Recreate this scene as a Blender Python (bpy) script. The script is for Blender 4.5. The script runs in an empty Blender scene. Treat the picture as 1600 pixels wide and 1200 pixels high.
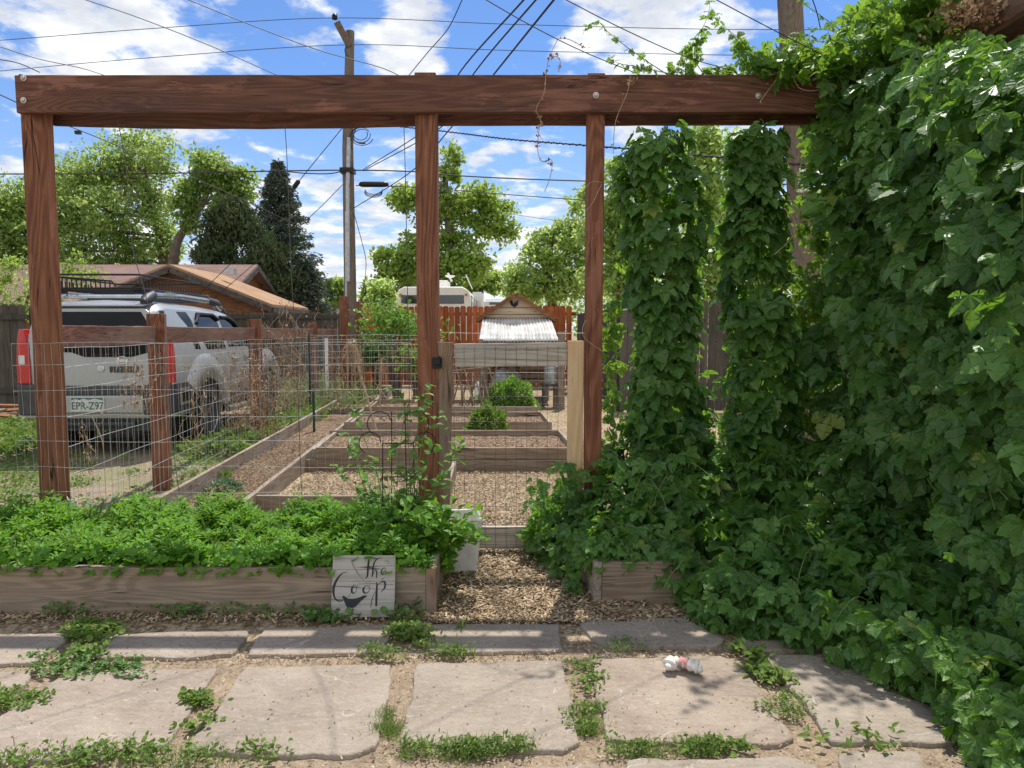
import bpy, math, random
import numpy as np
from mathutils import Vector, Matrix
R = math.radians
random.seed(7)
rng = np.random.default_rng(7)
SC = bpy.context.scene
COL = SC.collection

# ------------------------------------------------------------------ camera, sky, sun
CAM_H, TH, FPX = 1.5, R(4.28), 1110.0
cd = bpy.data.cameras.new('camera'); cam = bpy.data.objects.new('camera', cd); COL.objects.link(cam)
cam.location = (0, 0, CAM_H); cam.rotation_euler = (R(90) - TH, 0, 0)
cd.sensor_width = 36; cd.lens = FPX / 1600 * 36; cd.clip_end = 2000; cd.clip_start = 0.05
SC.camera = cam
SC.view_settings.view_transform = 'Standard'; SC.view_settings.look = 'None'
SC.view_settings.exposure = 0.45; SC.view_settings.gamma = 1
SUN_EL, SUN_AZ = R(64.8), R(14)          # azimuth measured from +Y towards +X
sdir = Vector((math.sin(SUN_AZ) * math.cos(SUN_EL), math.cos(SUN_AZ) * math.cos(SUN_EL), math.sin(SUN_EL)))
ld = bpy.data.lights.new('sun', 'SUN'); ld.energy = 4.2; ld.angle = R(0.53); ld.color = (1, .95, .87)
sun = bpy.data.objects.new('sun', ld); COL.objects.link(sun)
sun.rotation_euler = (-sdir).to_track_quat('-Z', 'Y').to_euler(); sun.location = (0, 0, 30)

def Dir(px, py):
    dx, dy = (px - 800) / FPX, (600 - py) / FPX
    return Vector((dx, math.cos(TH) + dy * math.sin(TH), dy * math.cos(TH) - math.sin(TH)))
def W(px, py, Y):
    d = Dir(px, py); return Vector((d.x / d.y * Y, Y, CAM_H + d.z / d.y * Y))
def G(px, py, z=0.0):
    d = Dir(px, py); t = (z - CAM_H) / d.z; return Vector((d.x * t, d.y * t, z))

class NT:
    def __init__(s, tree): s.t = tree
    def n(s, typ, _in=None, **kw):
        nd = s.t.nodes.new(typ)
        for k, v in kw.items(): setattr(nd, k, v)
        for k, v in (_in or {}).items():
            i = nd.inputs[k]
            if isinstance(v, bpy.types.NodeSocket): s.t.links.new(v, i)
            else:
                try: i.default_value = v
                except Exception: i.default_value = (*v, 1) if len(v) == 3 else v[:3]
        return nd
    def math(s, op, a, b=0.0, c=0.0, clamp=False):
        nd = s.n('ShaderNodeMath', {0: a, 1: b, 2: c}, operation=op); nd.use_clamp = clamp; return nd.outputs[0]
    def mix(s, f, a, b, mode='MIX'):
        nd = s.n('ShaderNodeMix', data_type='RGBA', blend_type=mode)
        for i, v in ((0, f), (6, a), (7, b)):
            if isinstance(v, bpy.types.NodeSocket): s.t.links.new(v, nd.inputs[i])
            elif i: nd.inputs[i].default_value = (*v[:3], 1)
            else: nd.inputs[i].default_value = v
        return nd.outputs[2]
    def ramp(s, f, stops):
        nd = s.n('ShaderNodeValToRGB', {0: f}); e = nd.color_ramp.elements
        while len(e) < len(stops): e.new(.5)
        for k, (p, c) in enumerate(stops):
            e[k].position = p; e[k].color = (*c[:3], 1) if not isinstance(c, (int, float)) else (c, c, c, 1)
        return nd.outputs[0]
    def noise(s, vec, scale, detail=4, rough=.55, dist=0.0):
        return s.n('ShaderNodeTexNoise', {'Vector': vec, 'Scale': scale, 'Detail': detail, 'Roughness': rough, 'Distortion': dist}).outputs[0]
    def mapping(s, vec, scale=(1, 1, 1), loc=(0, 0, 0), rot=(0, 0, 0)):
        return s.n('ShaderNodeMapping', {'Vector': vec, 'Scale': scale, 'Location': loc, 'Rotation': rot}).outputs[0]
    def smooth(s, v, a, b):
        return s.n('ShaderNodeMapRange', {0: v, 1: a, 2: b, 3: 0.0, 4: 1.0}, interpolation_type='SMOOTHSTEP').outputs[0]

# world
w = bpy.data.worlds.new("World"); SC.world = w; w.use_nodes = True
T_ = w.node_tree; T_.nodes.clear(); N_ = NT(T_)
sky = N_.n('ShaderNodeTexSky', sky_type='NISHITA', sun_disc=False, sun_elevation=SUN_EL, sun_rotation=SUN_AZ, altitude=1500, air_density=1.0, dust_density=.6, ozone_density=2.2)
tc = N_.n('ShaderNodeTexCoord').outputs['Generated']
sep = N_.n('ShaderNodeSeparateXYZ', {0: tc})
zc = N_.math('MAXIMUM', sep.outputs[2], 0.0)
den = N_.math('ADD', zc, 0.16)
pl = N_.n('ShaderNodeCombineXYZ', {0: N_.math('DIVIDE', sep.outputs[0], den), 1: N_.math('DIVIDE', sep.outputs[1], den), 2: 0.0}).outputs[0]
big = N_.noise(N_.mapping(pl, (1, 1, 1), (3.1, .7, 0)), 1.3, 3, .5, .3)
det = N_.noise(pl, 6.5, 14, .60, .15)
fib = N_.noise(N_.mapping(pl, (1, 2.2, 1), (0, 0, 0), (0, 0, .5)), 5.0, 7, .6, .8)
cov = None
for px, py, ang, amp in ((60, 50, 7, .28), (230, 40, 8, .24), (330, 75, 6, .34), (190, 85, 6, .22), (485, 15, 3.0, .42), (645, 50, 4.5, .50), (655, 20, 4, .3), (600, 100, 3.5, .3), (470, 95, 2.5, .25), (430, 60, 4, -.25), (560, 30, 4, -.2), (770, 50, 6, -.35),
                         (900, 60, 9, .24), (1030, 45, 9, .26), (960, 95, 9, .2), (1130, 95, 7, .2), (1500, 30, 10, .2), (30, 60, 6, .2)):
    d = Dir(px, py).normalized()
    dt = N_.n('ShaderNodeVectorMath', {0: N_.n('ShaderNodeVectorMath', {0: tc}, operation='NORMALIZE').outputs[0], 1: d}, operation='DOT_PRODUCT').outputs['Value']
    g = N_.math('MULTIPLY', N_.smooth(dt, math.cos(R(ang * 1.05)), 1.0), amp * .36)
    cov = g if cov is None else N_.math('ADD', cov, g)
bk = N_.math('MULTIPLY', N_.math('SUBTRACT', 1.0, N_.smooth(sep.outputs[1], -.25, .35)), .26)  # extra cloud cover, unseen behind the camera, added to whiten the ambient light
cov = N_.math('ADD', cov, bk)
lowc = N_.math('MULTIPLY', N_.math('SUBTRACT', 1.0, N_.smooth(sep.outputs[2], .03, .36)), .25)
cov = N_.math('ADD', cov, lowc)
det = N_.math('ADD', N_.math('MULTIPLY', N_.math('SUBTRACT', det, .5), 1.5), .5)
f = N_.math('ADD', N_.math('MULTIPLY', det, .62), N_.math('MULTIPLY', N_.noise(N_.mapping(pl, (1, 1, 1), (1.3, 4.4, 0)), 2.2, 3, .5), .38))
f = N_.math('ADD', f, N_.math('MULTIPLY', N_.math('SUBTRACT', big, .5), .25))
f = N_.math('ADD', f, cov)
dens = N_.math('MULTIPLY', N_.smooth(f, .565, .76), .97)
shade = N_.smooth(N_.noise(N_.mapping(pl, (1, 1, 1), (.05, .1, 0)), 4.5, 5, .6), .35, .7)
ccol = N_.mix(shade, (3.9, 4.1, 4.45), (6.6, 6.6, 6.6))
skyb = N_.mix(1.0, sky.outputs[0], (.57, .72, .90), 'MULTIPLY')
horz = N_.math('SUBTRACT', 1.0, N_.smooth(sep.outputs[2], -.02, .34))
skyb = N_.mix(N_.math('MULTIPLY', horz, .72), skyb, (3.0, 3.6, 4.3))
colr = N_.mix(dens, skyb, ccol)
bg = N_.n('ShaderNodeBackground', {0: colr, 1: 0.14})
T_.links.new(bg.outputs[0], N_.n('ShaderNodeOutputWorld').inputs[0])

# ------------------------------------------------------------------ helpers
def link(o, parent=None):
    COL.objects.link(o)
    if parent is not None: o.parent = parent
    return o
def tag(o, label=None, cat=None, group=None, kind=None):
    if label: o['label'] = label
    if cat: o['category'] = cat
    if group: o['group'] = group
    if kind: o['kind'] = kind
    return o
def thing(name, label, cat, loc=(0, 0, 0), rz=0.0, group=None):
    o = bpy.data.objects.new(name, None); o.empty_display_size = .1
    o.location = loc; o.rotation_euler = (0, 0, rz); link(o)
    return tag(o, label, cat, group)
def np_mesh(name, V, F, mat, parent=None, attrs=None, smooth=False, loc=None):
    """V (n,3); F (m,k) fixed size polygons"""
    V = np.asarray(V, dtype=np.float32); F = np.asarray(F, dtype=np.int32)
    me = bpy.data.meshes.new(name); k = F.shape[1]
    me.vertices.add(len(V)); me.vertices.foreach_set('co', V.ravel())
    me.loops.add(F.size); me.loops.foreach_set('vertex_index', F.ravel())
    me.polygons.add(len(F)); me.polygons.foreach_set('loop_start', np.arange(0, F.size, k, dtype=np.int32))
    me.polygons.foreach_set('use_smooth', np.full(len(F), smooth))
    for an, (typ, data) in (attrs or {}).items():
        a = me.attributes.new(an, typ, 'POINT')
        a.data.foreach_set('value' if typ == 'FLOAT' else 'vector', np.asarray(data, dtype=np.float32).ravel())
    me.update(calc_edges=True)
    if mat: me.materials.append(mat)
    o = bpy.data.objects.new(name, me); link(o, parent)
    if loc is not None: o.location = loc
    return o

class MB:
    def __init__(s): s.v = []; s.f = []
    def add(s, vs, fs):
        b = len(s.v); s.v += [tuple(x) for x in vs]; s.f += [tuple(b + i for i in q) for q in fs]; return s
    def box(s, x0, x1, y0, y1, z0, z1):
        return s.add([(x0, y0, z0), (x1, y0, z0), (x1, y1, z0), (x0, y1, z0), (x0, y0, z1), (x1, y0, z1), (x1, y1, z1), (x0, y1, z1)],
                     [(0, 3, 2, 1), (4, 5, 6, 7), (0, 1, 5, 4), (1, 2, 6, 5), (2, 3, 7, 6), (3, 0, 4, 7)])
    def beam(s, p0, p1, wd, ht, up=(0, 0, 1), seg=1, wob=0.0, sag=0.0, roll=0.0):
        p0, p1 = Vector(p0), Vector(p1); t = (p1 - p0).normalized(); up = Vector(up)
        sd = t.cross(up).normalized(); u = sd.cross(t).normalized()
        if roll:
            q = Matrix.Rotation(roll, 3, t); sd = q @ sd; u = q @ u
        vs, fs = [], []
        for i in range(seg + 1):
            k = i / seg; c = p0.lerp(p1, k) - Vector((0, 0, sag * 4 * k * (1 - k)))
            for a, b in ((-1, -1), (1, -1), (1, 1), (-1, 1)):
                vs.append(c + sd * (a * wd / 2 + random.uniform(-wob, wob)) + u * (b * ht / 2 + random.uniform(-wob, wob)))
        for i in range(seg):
            for j in range(4):
                a = i * 4 + j; b = i * 4 + (j + 1) % 4; fs.append((a, b, b + 4, a + 4))
        fs.append((0, 3, 2, 1)); e = seg * 4; fs.append((e, e + 1, e + 2, e + 3))
        return s.add(vs, fs)
    def tube(s, pts, r, n=6, cap=True):
        pts = [Vector(p) for p in pts]; m = len(pts)
        rs = r if isinstance(r, (list, tuple)) else [r] * m
        vs, fs = [], []; prev = None
        for i, p in enumerate(pts):
            t = (pts[min(i + 1, m - 1)] - pts[max(i - 1, 0)])
            t = t.normalized() if t.length > 1e-9 else Vector((0, 0, 1))
            if prev is None:
                a = Vector((0, 0, 1)) if abs(t.z) < .9 else Vector((1, 0, 0)); x = t.cross(a).normalized()
            else:
                x = prev - t * prev.dot(t); x = x.normalized() if x.length > 1e-6 else t.orthogonal().normalized()
            prev = x; y = t.cross(x)
            for k in range(n):
                an = 2 * math.pi * k / n; vs.append(p + (x * math.cos(an) + y * math.sin(an)) * rs[i])
        for i in range(m - 1):
            for k in range(n):
                a = i * n + k; b = i * n + (k + 1) % n; fs.append((a, b, b + n, a + n))
        if cap: fs.append(tuple(range(n - 1, -1, -1))); fs.append(tuple((m - 1) * n + k for k in range(n)))
        return s.add(vs, fs)
    def cyl(s, c0, c1, r0, r1=None, n=16): return s.tube([c0, c1], [r0, r0 if r1 is None else r1], n)
    def lathe(s, c, prof, n=20, axis='z'):
        c = Vector(c); vs, fs = [], []
        for r, h in prof:
            for k in range(n):
                a = 2 * math.pi * k / n
                d = Vector((r * math.cos(a), r * math.sin(a), h))
                if axis == 'x': d = Vector((d.z, d.x, d.y))
                vs.append(c + d)
        for i in range(len(prof) - 1):
            for k in range(n):
                a = i * n + k; b = i * n + (k + 1) % n; fs.append((a, b, b + n, a + n))
        fs.append(tuple(range(n - 1, -1, -1))); fs.append(tuple((len(prof) - 1) * n + k for k in range(n)))
        return s.add(vs, fs)
    def prism(s, pts, d):
        """closed outline pts (3D) extruded by vector d"""
        pts = [Vector(p) for p in pts]; d = Vector(d); n = len(pts)
        return s.add(pts + [p + d for p in pts], [tuple(range(n - 1, -1, -1)), tuple(range(n, 2 * n))] + [(i, (i + 1) % n, (i + 1) % n + n, i + n) for i in range(n)])
    def build(s, name, mat, parent=None, smooth=False, bevel=0.0, seg=2, loc=None, angle=40):
        me = bpy.data.meshes.new(name); me.from_pydata(s.v, [], s.f); me.update()
        if mat: me.materials.append(mat)
        if smooth:
            me.shade_smooth()
            try: me.set_sharp_from_angle(angle=R(angle))
            except Exception: pass
        o = bpy.data.objects.new(name, me); link(o, parent)
        if loc is not None: o.location = loc
        if bevel > 0:
            b = o.modifiers.new('bevel', 'BEVEL'); b.width = bevel; b.segments = seg; b.limit_method = 'ANGLE'; b.angle_limit = R(35)
        return o

# ------------------------------------------------------------------ materials
MATS = {}
def newmat(name):
    m = bpy.data.materials.new(name); m.use_nodes = True; m.node_tree.nodes.clear()
    n = NT(m.node_tree); out = n.n('ShaderNodeOutputMaterial'); MATS[name] = m
    return m, n, out
def bump(n, h, strength=.3, dist=.01):
    return n.n('ShaderNodeBump', {'Height': h, 'Strength': strength, 'Distance': dist}).outputs[0]
def simple(name, col, rough=.6, metal=0.0, var=.12, scale=8.0, bmp=.1, coat=0.0, spec=.5, trans=0.0, alpha=1.0):
    m, n, out = newmat(name); tc = n.n('ShaderNodeTexCoord').outputs['Object']
    no = n.noise(tc, scale, 5, .6)
    c = n.mix(n.smooth(no, .3, .7), [x * (1 - var) for x in col], [min(1, x * (1 + var)) for x in col])
    p = n.n('ShaderNodeBsdfPrincipled', {'Base Color': c, 'Roughness': rough, 'Metallic': metal, 'Coat Weight': coat, 'Specular IOR Level': spec, 'Transmission Weight': trans})
    if bmp: m.node_tree.links.new(bump(n, n.noise(tc, scale * 4, 4), bmp, .005), p.inputs['Normal'])
    m.node_tree.links.new(p.outputs[0], out.inputs[0]); return m
def wood(name, dark, mid, light, axis='x', ring=26.0, worn=None, wornamt=.0, rough=.8, bmp=.45, sc=1.0, gray=None, grayamt=0.0, plank=0.0):
    m, n, out = newmat(name); L = m.node_tree.links
    tcn = n.n('ShaderNodeTexCoord').outputs['Object']
    oi = n.n('ShaderNodeObjectInfo').outputs['Random']
    off = n.n('ShaderNodeCombineXYZ', {0: n.math('MULTIPLY', oi, 37.0), 1: n.math('MULTIPLY', oi, 91.0), 2: n.math('MULTIPLY', oi, 53.0)}).outputs[0]
    v = n.n('ShaderNodeVectorMath', {0: tcn, 1: off}, operation='ADD').outputs[0]
    al = {'x': (0.09, 1, 1), 'y': (1, .09, 1), 'z': (1, 1, .09)}[axis]
    al2 = {'x': (0.03, 1, 1), 'y': (1, .03, 1), 'z': (1, 1, .03)}[axis]
    low = n.noise(n.mapping(v, [a * sc for a in al]), 4.2, 2.0, .45, .25)
    vk = n.n('ShaderNodeTexVoronoi', {'Vector': n.mapping(v, [a ** .45 for a in al]), 'Scale': 2.1}, feature='F1').outputs['Distance']
    low = n.math('ADD', low, n.math('MULTIPLY', n.math('SUBTRACT', 1.0, n.smooth(vk, .0, .26)), .20))
    rings = n.math('SINE', n.math('MULTIPLY', n.math('ADD', low, n.math('MULTIPLY', n.noise(n.mapping(v, [a * sc for a in al2]), 40, 3, .6), .012)), ring * 6.28))
    rings = n.smooth(rings, -1.0, 1.0)
    fib = n.noise(n.mapping(v, [a * sc for a in al2]), 95, 5, .65)
    fib2 = n.noise(n.mapping(v, [a * sc for a in al2]), 28, 4, .6)
    t = n.math('ADD', n.math('MULTIPLY', rings, .16), n.math('MULTIPLY', fib, .46))
    t = n.math('ADD', t, n.math('MULTIPLY', fib2, .40))
    c = n.ramp(t, [(.22, dark), (.5, mid), (.78, light)])
    blotch = n.noise(v, 2.4, 5, .65)
    c = n.mix(n.math('MULTIPLY', n.smooth(blotch, .35, .75), .30), c, dark)
    if worn is not None:
        wm = n.smooth(n.math('ADD', n.noise(n.mapping(v, [a ** .6 for a in al]), 6.5, 7, .7, .6), n.math('MULTIPLY', n.math('SUBTRACT', fib, .5), .25)), .56, .62)
        c = n.mix(n.math('MULTIPLY', wm, wornamt), c, n.mix(fib, [x * .7 for x in worn], worn))
    if gray is not None:
        gm = n.smooth(n.noise(n.mapping(v, [a ** .5 for a in al]), 1.7, 6, .65, .3), .42, .66)
        c = n.mix(n.math('MULTIPLY', gm, grayamt), c, n.mix(fib, [x * .6 for x in gray], gray))
    if plank:
        pr = n.n('ShaderNodeAttribute', attribute_name='rnd').outputs['Fac']; c = n.mix(1.0, c, n.ramp(pr, [(0, 1 - plank), (1, 1.0)]), 'MULTIPLY')
    # knots
    kn = n.math('SUBTRACT', 1.0, n.smooth(vk, .035, .075))
    c = n.mix(n.math('MULTIPLY', kn, .75), c, [x * .45 for x in dark])
    # checks: thin dark splits along the grain
    ck = n.noise(n.mapping(v, [a * sc for a in al2]), 17, 2, .4)
    ckm = n.smooth(n.math('ABSOLUTE', n.math('SUBTRACT', ck, .5)), .0, .012)
    ckm = n.math('MAXIMUM', ckm, n.smooth(n.noise(v, 3.0, 2), .40, .55))
    c = n.mix(n.math('SUBTRACT', 1.0, ckm), c, [x * .3 for x in dark])
    p = n.n('ShaderNodeBsdfPrincipled', {'Base Color': c, 'Roughness': rough, 'Specular IOR Level': .3})
    h = n.math('ADD', n.math('MULTIPLY', t, .6), n.math('MULTIPLY', ckm, .7))
    L.new(bump(n, h, bmp, .006), p.inputs['Normal']); L.new(p.outputs[0], out.inputs[0]); return m
def leafmat(name, c0, c1, tr, rough=.45, trf=.32, veins=0.0, old=None, oldamt=0.0, spec=.4):
    m, n, out = newmat(name); L = m.node_tree.links
    r = n.n('ShaderNodeAttribute', attribute_name='rnd').outputs['Fac']
    tc = n.n('ShaderNodeTexCoord').outputs['Object']
    cl = n.smooth(n.noise(tc, 1.7, 3), .35, .65)
    c = n.mix(n.math('ADD', n.math('MULTIPLY', r, .65), n.math('MULTIPLY', cl, .35)), c0, c1)
    if old is not None: c = n.mix(n.math('MULTIPLY', n.smooth(r, .955 - oldamt, .99), .8), c, old)
    nrm = None
    if veins:
        lv = n.n('ShaderNodeAttribute', attribute_name='luv').outputs['Vector']
        s = n.n('ShaderNodeSeparateXYZ', {0: lv}); ax = n.math('ABSOLUTE', s.outputs[0])
        ww = n.math('SINE', n.math('MULTIPLY', n.math('SUBTRACT', s.outputs[1], n.math('MULTIPLY', ax, .9)), 52.0))
        mid = n.math('SUBTRACT', 1.0, n.smooth(ax, .0, .022))
        vv = n.math('MAXIMUM', n.math('MULTIPLY', n.smooth(ww, .6, 1.0), .6), mid)
        c = n.mix(n.math('MULTIPLY', vv, veins), c, [min(1, x * 1.9 + .02) for x in c1])
        nrm = bump(n, n.math('ADD', ww, n.math('MULTIPLY', mid, -2.0)), .14, .003)
    p = n.n('ShaderNodeBsdfPrincipled', {'Base Color': c, 'Roughness': rough, 'Specular IOR Level': spec})
    t = n.n('ShaderNodeBsdfTranslucent', {'Color': n.mix(r, [x * .7 for x in tr], tr)})
    if nrm is not None: L.new(nrm, p.inputs['Normal'])
    mx = n.n('ShaderNodeMixShader', {0: trf, 1: p.outputs[0], 2: t.outputs[0]})
    L.new(mx.outputs[0], out.inputs[0]); return m
def rndmat(name, stops, rough=.85):
    m, n, out = newmat(name); r = n.n('ShaderNodeAttribute', attribute_name='rnd').outputs['Fac']
    p = n.n('ShaderNodeBsdfPrincipled', {'Base Color': n.ramp(r, stops), 'Roughness': rough, 'Specular IOR Level': .2})
    m.node_tree.links.new(p.outputs[0], out.inputs[0]); return m

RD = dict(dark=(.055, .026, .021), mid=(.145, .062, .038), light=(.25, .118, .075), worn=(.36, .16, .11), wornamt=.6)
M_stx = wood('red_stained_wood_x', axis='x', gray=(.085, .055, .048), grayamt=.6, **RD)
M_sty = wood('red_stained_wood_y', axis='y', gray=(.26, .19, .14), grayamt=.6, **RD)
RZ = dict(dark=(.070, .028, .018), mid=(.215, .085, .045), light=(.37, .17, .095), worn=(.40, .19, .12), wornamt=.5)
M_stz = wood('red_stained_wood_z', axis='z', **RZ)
GY = dict(dark=(.13, .090, .060), mid=(.265, .20, .145), light=(.42, .34, .25))
M_gx = wood('weathered_board_x', axis='x', gray=(.38, .33, .27), grayamt=.35, **GY)
M_gy = wood('weathered_board_y', axis='y', gray=(.50, .46, .40), grayamt=.6, **GY)
M_gz = wood('weathered_board_z', axis='z', gray=(.36, .33, .29), grayamt=.5, **GY)
M_gate_x = wood('grey_gate_board', dark=(.20, .17, .14), mid=(.46, .41, .335), light=(.64, .58, .48), axis='x', gray=(.36, .355, .345), grayamt=.7)
M_gate_z = wood('brown_gate_stile', dark=(.10, .055, .03), mid=(.26, .17, .11), light=(.36, .27, .19), axis='z', gray=(.30, .27, .24), grayamt=.5)
M_pale = wood('pale_new_pine', dark=(.45, .27, .13), mid=(.66, .46, .26), light=(.74, .57, .37), axis='z', ring=18, rough=.7, bmp=.15)
M_oldz = wood('old_grey_fence_board', dark=(.045, .037, .028), mid=(.11, .093, .072), light=(.19, .165, .13), axis='z', gray=(.17, .158, .135), grayamt=.6, plank=.4)
M_pole = wood('utility_pole_wood', dark=(.07, .05, .034), mid=(.18, .138, .10), light=(.31, .25, .19), axis='z', gray=(.23, .205, .175), grayamt=.6, bmp=.7)
M_cedar = wood('orange_cedar_fence', dark=(.24, .05, .015), mid=(.50, .13, .04), light=(.64, .22, .08), axis='z', ring=14, plank=.5)
M_coopw = wood('pale_coop_siding', dark=(.50, .37, .24), mid=(.74, .59, .42), light=(.84, .71, .54), axis='x', ring=10, bmp=.2)
M_log = wood('brown_log_siding', dark=(.09, .035, .015), mid=(.24, .105, .045), light=(.36, .18, .085), axis='x', ring=12)
M_metal = simple('galvanised_wire', (.55, .55, .53), .45, .7, .2, 20, 0)
M_steelw = simple('weathered_wire', (.12, .11, .10), .6, .4, .2, 20, 0)
M_black = simple('black_metal', (.012, .012, .013), .4, .3, .2, 12, .05)
M_cable = simple('black_cable', (.016, .016, .018), .6, 0, .2, 5, 0)
M_farwire = simple('bare_wire', (.10, .11, .13), .5, .4, .1, 5, 0)
M_bolt = simple('galvanised_bolt', (.5, .47, .42), .45, .8, .3, 60, .1)
M_galv = simple('galvanised_tin', (.45, .46, .47), .45, .6, .2, 12, .1)
M_pot = simple('white_planter_shell', (.66, .64, .60), .6, 0, .12, 14, .15)
M_signw = wood('whitewashed_sign_board', dark=(.24, .22, .195), mid=(.40, .38, .345), light=(.52, .50, .46), axis='x', ring=9, bmp=.2)
M_ink = simple('black_sign_paint', (.02, .022, .026), .7, 0, .2, 20, 0)
M_grayink = simple('grey_sign_paint', (.22, .20, .18), .8, 0, .2, 20, 0)
M_white = simple('white_panel', (.84, .83, .80), .5, 0, .05, 3, 0)
M_offw = simple('offwhite_panel', (.80, .77, .68), .5, 0, .06, 3, 0)
M_darkglass = simple('dark_glass', (.02, .025, .03), .08, 0, .1, 3, 0, coat=.5, spec=.8)
M_stem = simple('green_stem', (.10, .16, .04), .6, 0, .3, 20, 0)
M_drystem = simple('dry_stem', (.40, .29, .18), .8, 0, .3, 20, 0)
M_bark = simple('tree_bark', (.13, .10, .078), .9, 0, .4, 3, .6)
M_darkbark = simple('conifer_bark', (.07, .05, .04), .9, 0, .4, 3, .6)

# ------------------------------------------------------------------ leaf templates
def hop_template(lobes=5, narrow=1.0, droop=.25, fold=.18, serr=.022):
    if lobes == 5:
        o = [(0, 0), (.07, -.09), (.20, -.13), (.33, -.08), (.24, .06), (.40, .06), (.54, .13), (.60, .30), (.46, .30), (.34, .26), (.25, .33), (.36, .45), (.40, .60), (.36, .74), (.25, .66), (.15, .56), (.14, .68), (.10, .86), (0, 1.02)]
    elif lobes == 3:
        o = [(0, 0), (.09, -.08), (.24, -.08), (.38, .02), (.46, .18), (.50, .36), (.48, .54), (.38, .52), (.28, .48), (.24, .56), (.24, .70), (.17, .84), (0, 1.0)]
    else:
        o = [(0, 0), (.12, -.06), (.27, -.02), (.37, .12), (.40, .30), (.36, .48), (.28, .66), (.16, .84), (0, 1.0)]
    pts = []
    for i in range(len(o) - 1):
        a, b = np.array(o[i], float), np.array(o[i + 1], float)
        pts.append(a)
        if 0 < i < len(o) - 2:
            mid = (a + b) / 2; d = b - a; nn = np.array([d[1], -d[0]]); nn = nn / (np.linalg.norm(nn) + 1e-9)
            pts.append(mid + nn * serr * (1 if i % 2 else -.6))
    pts.append(np.array(o[-1], float)); pts = np.array(pts); pts[:, 0] *= narrow
    mids = np.array([(0, .0), (0, .25), (0, .5), (0, .75)])
    V = []; F = []
    for m in mids: V.append(m)
    nm = len(mids)
    for sgn in (1, -1):
        base = len(V)
        for p in pts: V.append(np.array([p[0] * sgn, p[1]]))
        def near(p): return int(np.argmin([abs((0.18 + p[1]) * .62 - m[1]) for m in mids]))
        for i in range(len(pts) - 1):
            k0, k1 = near(pts[i]), near(pts[i + 1])
            F.append((k0, base + i, base + i + 1) if sgn > 0 else (k0, base + i + 1, base + i))
            if k1 != k0: F.append((k0, base + i + 1, k1) if sgn > 0 else (k0, k1, base + i + 1))
    V = np.array(V); x, y = V[:, 0], V[:, 1]
    z = fold * np.abs(x) - droop * y ** 2 + .05 * np.sin(np.abs(x) * 14 + y * 6) - .55 * np.abs(x) ** 2
    V3 = np.stack([x, y, z], 1)
    return V3, np.array(F)
def palm(lobes, rsin=.36, wid=.27, crease=.07, droop=.22, cup=.0, seed=0):
    """palmate leaf: lobes = [(angle, length)], returns verts, tris, and per-lobe coordinates for the veins"""
    rr_ = random.Random(seed); V, F, U = [(0, .10, -.02)], [], [(0, 0, 0)]
    A = [a for a, _ in lobes]; n = len(lobes)
    def add(a, r, off, z, along):
        V.append((math.sin(a) * r, .10 + math.cos(a) * r, z - droop * r * r + cup * abs(math.sin(a)) * r)); U.append((off, along, 0)); return len(V) - 1
    for k, (a, L) in enumerate(lobes):
        la = (A[k - 1] + a) / 2 if k else a - .55; ra = (A[k + 1] + a) / 2 if k < n - 1 else a + .55
        m1 = add(a, L * .42, 0, -.015, L * .42); m2 = add(a, L * .72, 0, -.01, L * .72); tip = add(a, L, 0, -.03, L)
        for sgn, ea in ((-1, la), (1, ra)):
            outer = (k == 0 and sgn < 0) or (k == n - 1 and sgn > 0)
            s0 = add(ea, rsin * (.62 if outer else 1) * (1 + .08 * rr_.random()), abs(ea - a) * rsin * .8, .035, rsin * .9)
            P = []
            for f, ww in ((.50, 1.0), (.56, .86), (.66, .98), (.71, .76), (.80, .74), (.84, .52), (.92, .36)):
                h_ = wid * L * ww * (1.0 if f > .5 else .98); r = math.hypot(L * f, h_); P.append(add(a + sgn * math.atan2(h_, L * f), r, h_, crease * ww, L * f))
            ch = [s0] + P + [tip]; mids = [0, m1, m1, m1, m2, m2, m2, m2]
            for i in range(len(ch) - 1):
                t = (mids[i], ch[i], ch[i + 1]); F.append(t if sgn < 0 else t[::-1])
            for t in ((0, m1, s0), (m1, m2, P[2])): F.append(t if sgn > 0 else t[::-1])
    return np.array(V), np.array([t[::-1] for t in F]), np.array(U)
HOPS = [palm([(-1.45, .50), (-.72, .78), (0, .95), (.72, .78), (1.45, .50)], .36, .255, .075, .18, seed=1), palm([(-.95, .72), (0, .92), (.95, .72)], .44, .33, .09, .26, seed=2),
        palm([(-1.5, .46), (-.75, .72), (0, .92), (.75, .74), (1.5, .5)], .32, .24, .09, .30, .1, seed=3), palm([(-.85, .60), (0, .95), (.85, .64)], .46, .35, .08, .15, seed=4), palm([(-1.35, .52), (-.68, .76), (0, .9), (.68, .76), (1.35, .5)], .37, .25, .06, .10, .18, seed=5)]
def lance(wd=.2, droop=.15, fold=.08):
    V = np.array([(0, 0, 0), (-wd, .38, fold), (wd, .38, fold), (0, .42, -.02), (-wd * .75, .7, fold - droop * .4), (wd * .75, .7, fold - droop * .4), (0, .72, -droop * .5), (0, 1, -droop)])
    return V, np.array([(0, 3, 1), (0, 2, 3), (1, 3, 6), (1, 6, 4), (3, 2, 5), (3, 5, 6), (4, 6, 7), (6, 5, 7)])
def rhomb(wd=.35, b=.1):
    return np.array([(0, 0, 0), (-wd, .5, b), (0, 1, -b), (wd, .5, b)]), np.array([(0, 3, 2), (0, 2, 1)])
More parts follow.
